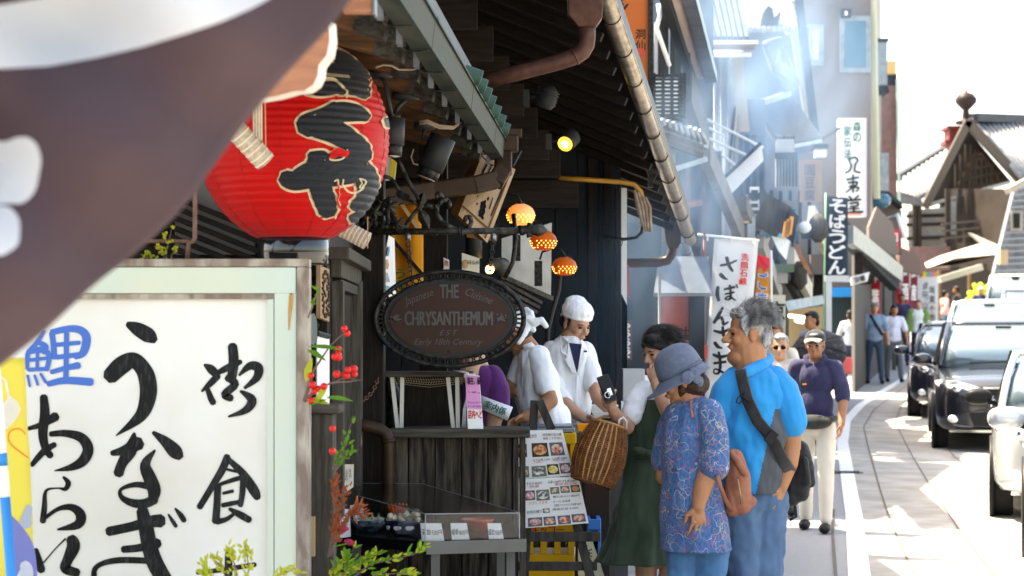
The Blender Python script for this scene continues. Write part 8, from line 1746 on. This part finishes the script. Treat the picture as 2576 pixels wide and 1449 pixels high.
for u in (0, 1):
    rg.append([J(1246 + 36 * math.cos(a) - 6 * u + 8 * math.cos(a) * (1 - u), 1008 + 34 * u + 16 * math.cos(a), -.07 + .085 * math.sin(a)) for a in [2 * math.pi * k / 24 for k in range(24)]])
q.loft(rg, True, False); q.build('armband', M_tee, p, True, solid=.003)
q = MB(); text(q, '案内係', J(1246, 1026, -.165), (1, 0, -.42), (.42, 0, 1), 56 * s, 19 * s, bold=.012, nrm=nf); q.build('lettering', M_grn, p)['kind'] = 'stuff'

# ================================================================== people further off
M_hairb = mat('brown_hair', (.10, .035, .018), .4, c2=(.17, .07, .035), sc=40, bump=.4); M_hairg = mat('iron_grey_hair', (.12, .12, .12), .5, c2=(.30, .30, .30), sc=40, bump=.4)
def walker(label, x, D, H, f, shirt, trous, sk, hair, long_=False, stride=.12, vox=.012, swing=.12, skirt=False, detail=False, hk=1.0, bend=.0, cover=1.0):
    p = T('person', label, 'person'); o = V(((x - CX) / F * D, D, gz(D))); f = V((f[0], f[1], 0)).normalized(); l = V((0, 0, 1)).cross(f); h = H / 1.7
    Q = lambda a, b, z: o + f * a * h + l * b * h + V((0, 0, z * h)); hc = Q(.03, 0, 1.585); Rh = frame3(f + V((0, 0, -.12 - bend))); k = h * 1.0 * hk
    arms = []; sl = []; hands = []
    for s_ in (-1, 1):
        a = swing * s_; pts = [Q(0, .185 * s_, 1.38), Q(a * .35, .245 * s_, 1.12), Q(a + .05, .255 * s_, .92)]; arms.append(('p', pts, [.05 * h, .042 * h, .03 * h])); hands += hand(pts[2], f * .25 + V((0, 0, -1)), f, -l * s_, h * .95, (.3, .35, .4, .45), .4) if vox < .011 else [('e', Q(a + .06, .255 * s_, .86), (.04 * h, .03 * h, .065 * h))]
        sl.append(('p', [Q(0, .165 * s_, 1.385), Q(a * .2, .225 * s_, 1.22)] + ([pts[1], Q(a + .04, .255 * s_, .96)] if long_ else [Q(a * .3, .238 * s_, 1.15)]), [.072 * h, .068 * h] + ([.058 * h, .05 * h] if long_ else [.068 * h])))
    lg = []; tr = []; 
    for s_ in (-1, 1):
        a = stride * s_; pts = [Q(0, .088 * s_, .88), Q(a * .7, .105 * s_, .48), Q(a * 1.1, .115 * s_, .09)]; lg.append(('p', pts, [.06 * h, .045 * h, .035 * h])); tr.append(('p', pts[:2] + [Q(a * 1.08, .115 * s_, .12)], [.090 * h, .070 * h, .058 * h]))
        q = MB(); q.ell(Q(a * 1.1 + .05, .115 * s_, .045), (.13 * h, .048 * h, .045 * h), frame3(f), 12, 8); q.build('shoe', M_plas, p, True)
    fuse(head(hc, Rh, k) + arms + hands + lg + [('c', Q(0, 0, 1.36), Q(0, 0, .92), .09 * h, .09 * h), ('c', Q(0, .17, 1.37), Q(0, -.17, 1.37), .04 * h, .04 * h)], vox, 'body', sk, p, 2)
    R3 = frame3(f); fuse(sl + [('e', Q(0, 0, 1.29), (.115 * h, .175 * h, .165 * h), R3), ('e', Q(.01, 0, 1.08), (.118 * h, .158 * h, .17 * h), R3), ('e', Q(0, 0, .95), (.118 * h, .162 * h, .12 * h), R3), ('c', Q(0, .11, 1.415), Q(0, -.11, 1.415), .05 * h, .05 * h)], max(vox, .008), 'shirt', shirt, p, 8, .008, 11, (1, 1, .6), x)
    if skirt: fuse(tr + [('e', Q(0, 0, .75), (.15 * h, .19 * h, .2 * h), R3), ('e', Q(0, 0, .55), (.17 * h, .21 * h, .16 * h), R3)], max(vox, .01), 'skirt', trous, p, 6)
    else: fuse(tr + [('e', Q(0, 0, .88), (.105 * h, .158 * h, .10 * h), R3)], max(vox, .009), 'trousers', trous, p, 5, .007, 10, (1, 1, .6), x)
    fuse([('e', hc + Rh @ V((-.025, 0, .042)) * k, (.092 * k, .083 * k, .083 * k), Rh), ('e', hc + Rh @ V((-.06, 0, -.02 * cover)) * k, (.05 * k, .075 * k, .07 * k * cover), Rh), ('e', hc + Rh @ V((.04, 0, .085)) * k, (.045 * k, .055 * k, .025 * k), Rh)], max(.006, vox * .6), 'hair', hair, p, 3, .003, 45)
    if detail: face(p, hc, Rh, k, .4)
    return p, Q, hc, Rh, k
def polo(n_, c): return fab(n_, c, tuple(v * 1.15 for v in c), 8)
p, Q, hc, Rh, k = walker('man in a dark cap, navy polo shirt and cream trousers walking towards us', 2052, 16.3, 1.64, (-.35, -1), M_navy, M_beig, M_sk3, M_hairg, False, .14, .0075, .16, detail=True)
e_ = lambda a, b, c: hc + Rh @ V((a, b, c)) * k
M_cap = fab('dark_cap', (.022, .022, .024), (.04, .04, .042), 20)
fuse([('e', e_(-.012, 0, .062), (.104 * k, .088 * k, .068 * k), Rh), ('e', e_(-.012, 0, .04), (.106 * k, .089 * k, .03 * k), Rh)], .006, 'cap_crown', M_cap, p, 4)
q = MB(); q.grid(lambda u, v: e_(.07 + .085 * v, (u - .5) * .15 * (1 - .25 * v * v), .048 - .02 * v + .02 * (1 - (2 * u - 1) ** 2)), 10, 5); q.build('cap_peak', fab('pale_peak', (.30, .27, .22)), p, True, solid=.006)
for s_ in (-1, 1):
    MB().tube([e_(.096, .033 * s_ + .022 * math.cos(a), -.003 + .016 * math.sin(a)) for a in [2 * math.pi * i / 12 for i in range(13)]], .0018, 5).build('glasses_rim', M_chr, p, True); MB().tube([e_(.092, .055 * s_, 0), e_(.0, .083 * s_, .005)], .0016, 5).build('glasses_arm', M_chr, p)
    ltube(p, 'collar', M_navy, [Q(.07, .0 + .012 * s_, 1.39), Q(.075, .06 * s_, 1.43), Q(.0, .085 * s_, 1.475), Q(-.05, .05 * s_, 1.49)], .026, .3)
fuse([('e', Q(.125, 0, .93), (.055, .16, .062), frame3((-.35, -1, 0))), ('c', Q(.10, .14, .95), Q(.0, .17, .96), .03, .025), ('c', Q(.10, -.14, .95), Q(.0, -.17, .96), .03, .025)], .008, 'waist_pouch', fab('dark_grey_pouch', (.03, .032, .03), (.05, .052, .05), 20), p, 4)
for b in (1.34, 1.26, 1.18): MB().ell(Q(.128, 0, b), .006, None, 8, 6).build('button', M_plas, p)
MB().box(Q(.13, -.07, 1.25), (.03, .01, .012)).build('chest_logo', mat('orange_plastic', (.85, .30, .02), .4), p)
p, Q, hc, Rh, k = walker('woman with short grey hair and sunglasses in a pale blouse behind the man in turquoise', 1963, 17.6, 1.60, (-.2, -1), polo('pale_blouse', (.60, .52, .44)), M_beig, M_sk2, M_hairg, False, .1, .009, .1, detail=True)
for s_ in (-1, 1): MB().ell(e_(.088, .032 * s_, -.002), (.006, .026, .018), Rh, 12, 8).build('sunglass_lens', M_eyed, p, True)
walker('woman with long brown hair half hidden behind the sunglasses woman', 1953, 20.5, 1.66, (-.5, -1), polo('cream_blouse', (.62, .55, .46)), M_navy, M_sk2, M_hairb, False, .1, .012, .1, cover=1.5)
walker('man in a light blue shirt under the shop eave', 2045, 25.5, 1.72, (-.9, -.5), polo('sky_shirt', (.30, .40, .58)), M_navy, M_sk1, M_hairk, False, .1, .012, .1)
walker('woman in a grey top walking away beside the blue tarpaulin', 2139, 41.0, 1.53, (.1, 1), polo('grey_top', (.42, .46, .48)), M_navy, M_sk2, M_hairk, True, .16, .014, .1, cover=1.3)
p, Q, hc, Rh, k = walker('man in a flat cap and blue checked shirt with a dark sling strap', 2200, 41.2, 1.68, (0, -1), polo('check_shirt', (.17, .25, .36)), fab('dark_jeans', (.035, .06, .10)), M_sk2, M_hairg, False, .18, .014, .1)
fuse([('e', hc + Rh @ V((.01, 0, .075)), (.11, .095, .045), Rh)], .012, 'flat_cap', M_hairg, p, 2); ltube(p, 'sling_strap', M_bag, [Q(.06, -.10, 1.45), Q(.14, .0, 1.25), Q(.13, .15, 1.02)], .03, .3)
walker('man in a pale lilac shirt and grey trousers walking beside the flat cap man', 2249, 42.0, 1.62, (.05, -1), polo('lilac_shirt', (.56, .58, .70)), fab('slate_trousers', (.10, .12, .14)), M_sk1, M_hairk, False, .16, .014, .12)
walker('man in a dark navy polo behind the two walking men', 2268, 48.5, 1.76, (0, -1), M_navy, M_navy, M_sk1, M_hairk, False, .1, .016, .1)
p, Q, hc, Rh, k = walker('woman in a white top and open green jacket near the parked cars', 2310, 47.0, 1.64, (-.2, -1), polo('white_top', (.66, .70, .68)), fab('black_skirt', (.02, .025, .03)), M_sk2, M_hairb, False, .1, .016, .06)
for s_ in (-1, 1): fuse([('p', [Q(0, .17 * s_, 1.40), Q(.0, .25 * s_, 1.12), Q(.05, .26 * s_, .92)], [.085, .075, .06]), ('p', [Q(.02, .17 * s_, 1.3), Q(.02, .19 * s_, .98)], [.07, .07])], .016, 'jacket_side', fab('green_jacket', (.16, .26, .07)), p, 4)
walker('woman in a pink top by the far stall', 2376, 60.0, 1.66, (.9, .3), polo('pink_top', (.66, .36, .34)), fab('blue_jeans_far', (.04, .16, .28)), M_sk2, M_hairk, True, .06, .02, .3)
walker('man in black beside the woman in pink', 2408, 60.5, 1.78, (-.8, .4), polo('black_top', (.02, .022, .025)), M_bag, M_sk1, M_hairk, False, .06, .02, .2)
walker('worker in a white hat and navy top by the yellow flowers', 2466, 62.0, 1.74, (0, -1), M_navy, M_navy, M_sk1, M_white, False, .06, .02, .05)
# parasol carried open
t = T('open_parasol', 'open black parasol behind the head of the man in the cap', 'parasol')
D = 22.5; c = P(2056, 893, D); axp = V((-.35, -.75, .55)).normalized(); Rp = axp.to_track_quat('Z', 'Y').to_matrix(); rr = .35
for k in range(8):
    a0, a1 = 2 * math.pi * k / 8, 2 * math.pi * (k + 1) / 8; q = MB()
    def fn(u, v): a = a0 + (a1 - a0) * u; r_ = rr * v * (1 - .05 * math.sin(math.pi * u) * v); return c + Rp @ V((r_ * math.cos(a), r_ * math.sin(a), .16 * (1 - v * v)))
    q.grid(fn, 4, 8); q.build('panel', fab('parasol_black', (.022, .022, .028), (.06, .05, .055), 14, lo=.5, hi=.56), t, True, solid=.003)
    MB().tube([c + Rp @ V((rr * v * math.cos(a0), rr * v * math.sin(a0), .16 * (1 - v * v) + .004)) for v in (0, .3, .6, .85, 1.02)], .004, 5).build('rib', M_blackm, t)
MB().tube([c + Rp @ V((0, 0, .2)), c + Rp @ V((0, 0, -.6))], .008, 6).build('shaft', M_blackm, t)
t = tag(MB().bar(P(2122, 898, 24.5), P(2122, 940, 24.5), .22, .2).build('red_tote_bag', mat('coral_cloth', (.62, .12, .11), .8), None, bevel=.03), 'coral red tote bag right of the open parasol', 'bag')
# ================================================================== grill smoke drifting over the street
def smoke(loc, sc, rot, dens, seed):
    me = bpy.data.meshes.new('smoke'); b = bmesh.new(); bmesh.ops.create_icosphere(b, subdivisions=3, radius=1.0); b.to_mesh(me); b.free()
    o = bpy.data.objects.new('smoke', me); COL.objects.link(o); o.location = loc; o.scale = sc; o.rotation_euler = rot; o['kind'] = 'stuff'
    M = bpy.data.materials.new('smoke%d' % seed); M.use_nodes = True; nt = M.node_tree; nt.nodes.remove(nt.nodes['Principled BSDF']); out = nt.nodes['Material Output']
    v = nt.nodes.new('ShaderNodeVolumePrincipled'); v.inputs['Color'].default_value = (.44, .68, 1.0, 1); v.inputs['Anisotropy'].default_value = .35
    tc = nt.nodes.new('ShaderNodeTexCoord'); gr = nt.nodes.new('ShaderNodeTexGradient'); gr.gradient_type = 'SPHERICAL'; nt.links.new(tc.outputs['Object'], gr.inputs[0])
    mp = nt.nodes.new('ShaderNodeMapping'); mp.inputs['Scale'].default_value = (1.6, 1.6, .8); mp.inputs['Location'].default_value = (seed, seed, seed); nt.links.new(tc.outputs['Object'], mp.inputs[0])
    nz = nt.nodes.new('ShaderNodeTexNoise'); nz.inputs['Scale'].default_value = 1.5; nz.inputs['Detail'].default_value = 3; nz.inputs['Distortion'].default_value = .8; nt.links.new(mp.outputs[0], nz.inputs[0])
    mr = nt.nodes.new('ShaderNodeMapRange'); mr.inputs[1].default_value = .40; mr.inputs[2].default_value = .68; nt.links.new(nz.outputs[0], mr.inputs[0])
    m1 = nt.nodes.new('ShaderNodeMath'); m1.operation = 'MULTIPLY'; nt.links.new(mr.outputs[0], m1.inputs[0]); nt.links.new(gr.outputs['Fac'], m1.inputs[1])
    m2 = nt.nodes.new('ShaderNodeMath'); m2.operation = 'MULTIPLY'; m2.inputs[1].default_value = dens; nt.links.new(m1.outputs[0], m2.inputs[0]); nt.links.new(m2.outputs[0], v.inputs['Density'])
    nt.links.new(v.outputs[0], out.inputs['Volume']); me.materials.append(M); return o
smoke(P(1790, 260, 20.0), (1.7, 2.2, 2.9), (0, R(28), 0), .46, 1)
smoke(P(1705, 520, 17.4), (.75, 1.0, 1.5), (0, R(18), 0), .60, 3)
smoke(P(1600, 760, 15.0), (.8, 1.2, 1.2), (0, R(30), 0), .22, 5)
smoke(P(1920, 330, 26), (1.6, 2.5, 2.2), (0, R(20), 0), .34, 9)
finish()
bpy.data.scenes.remove(TMP)
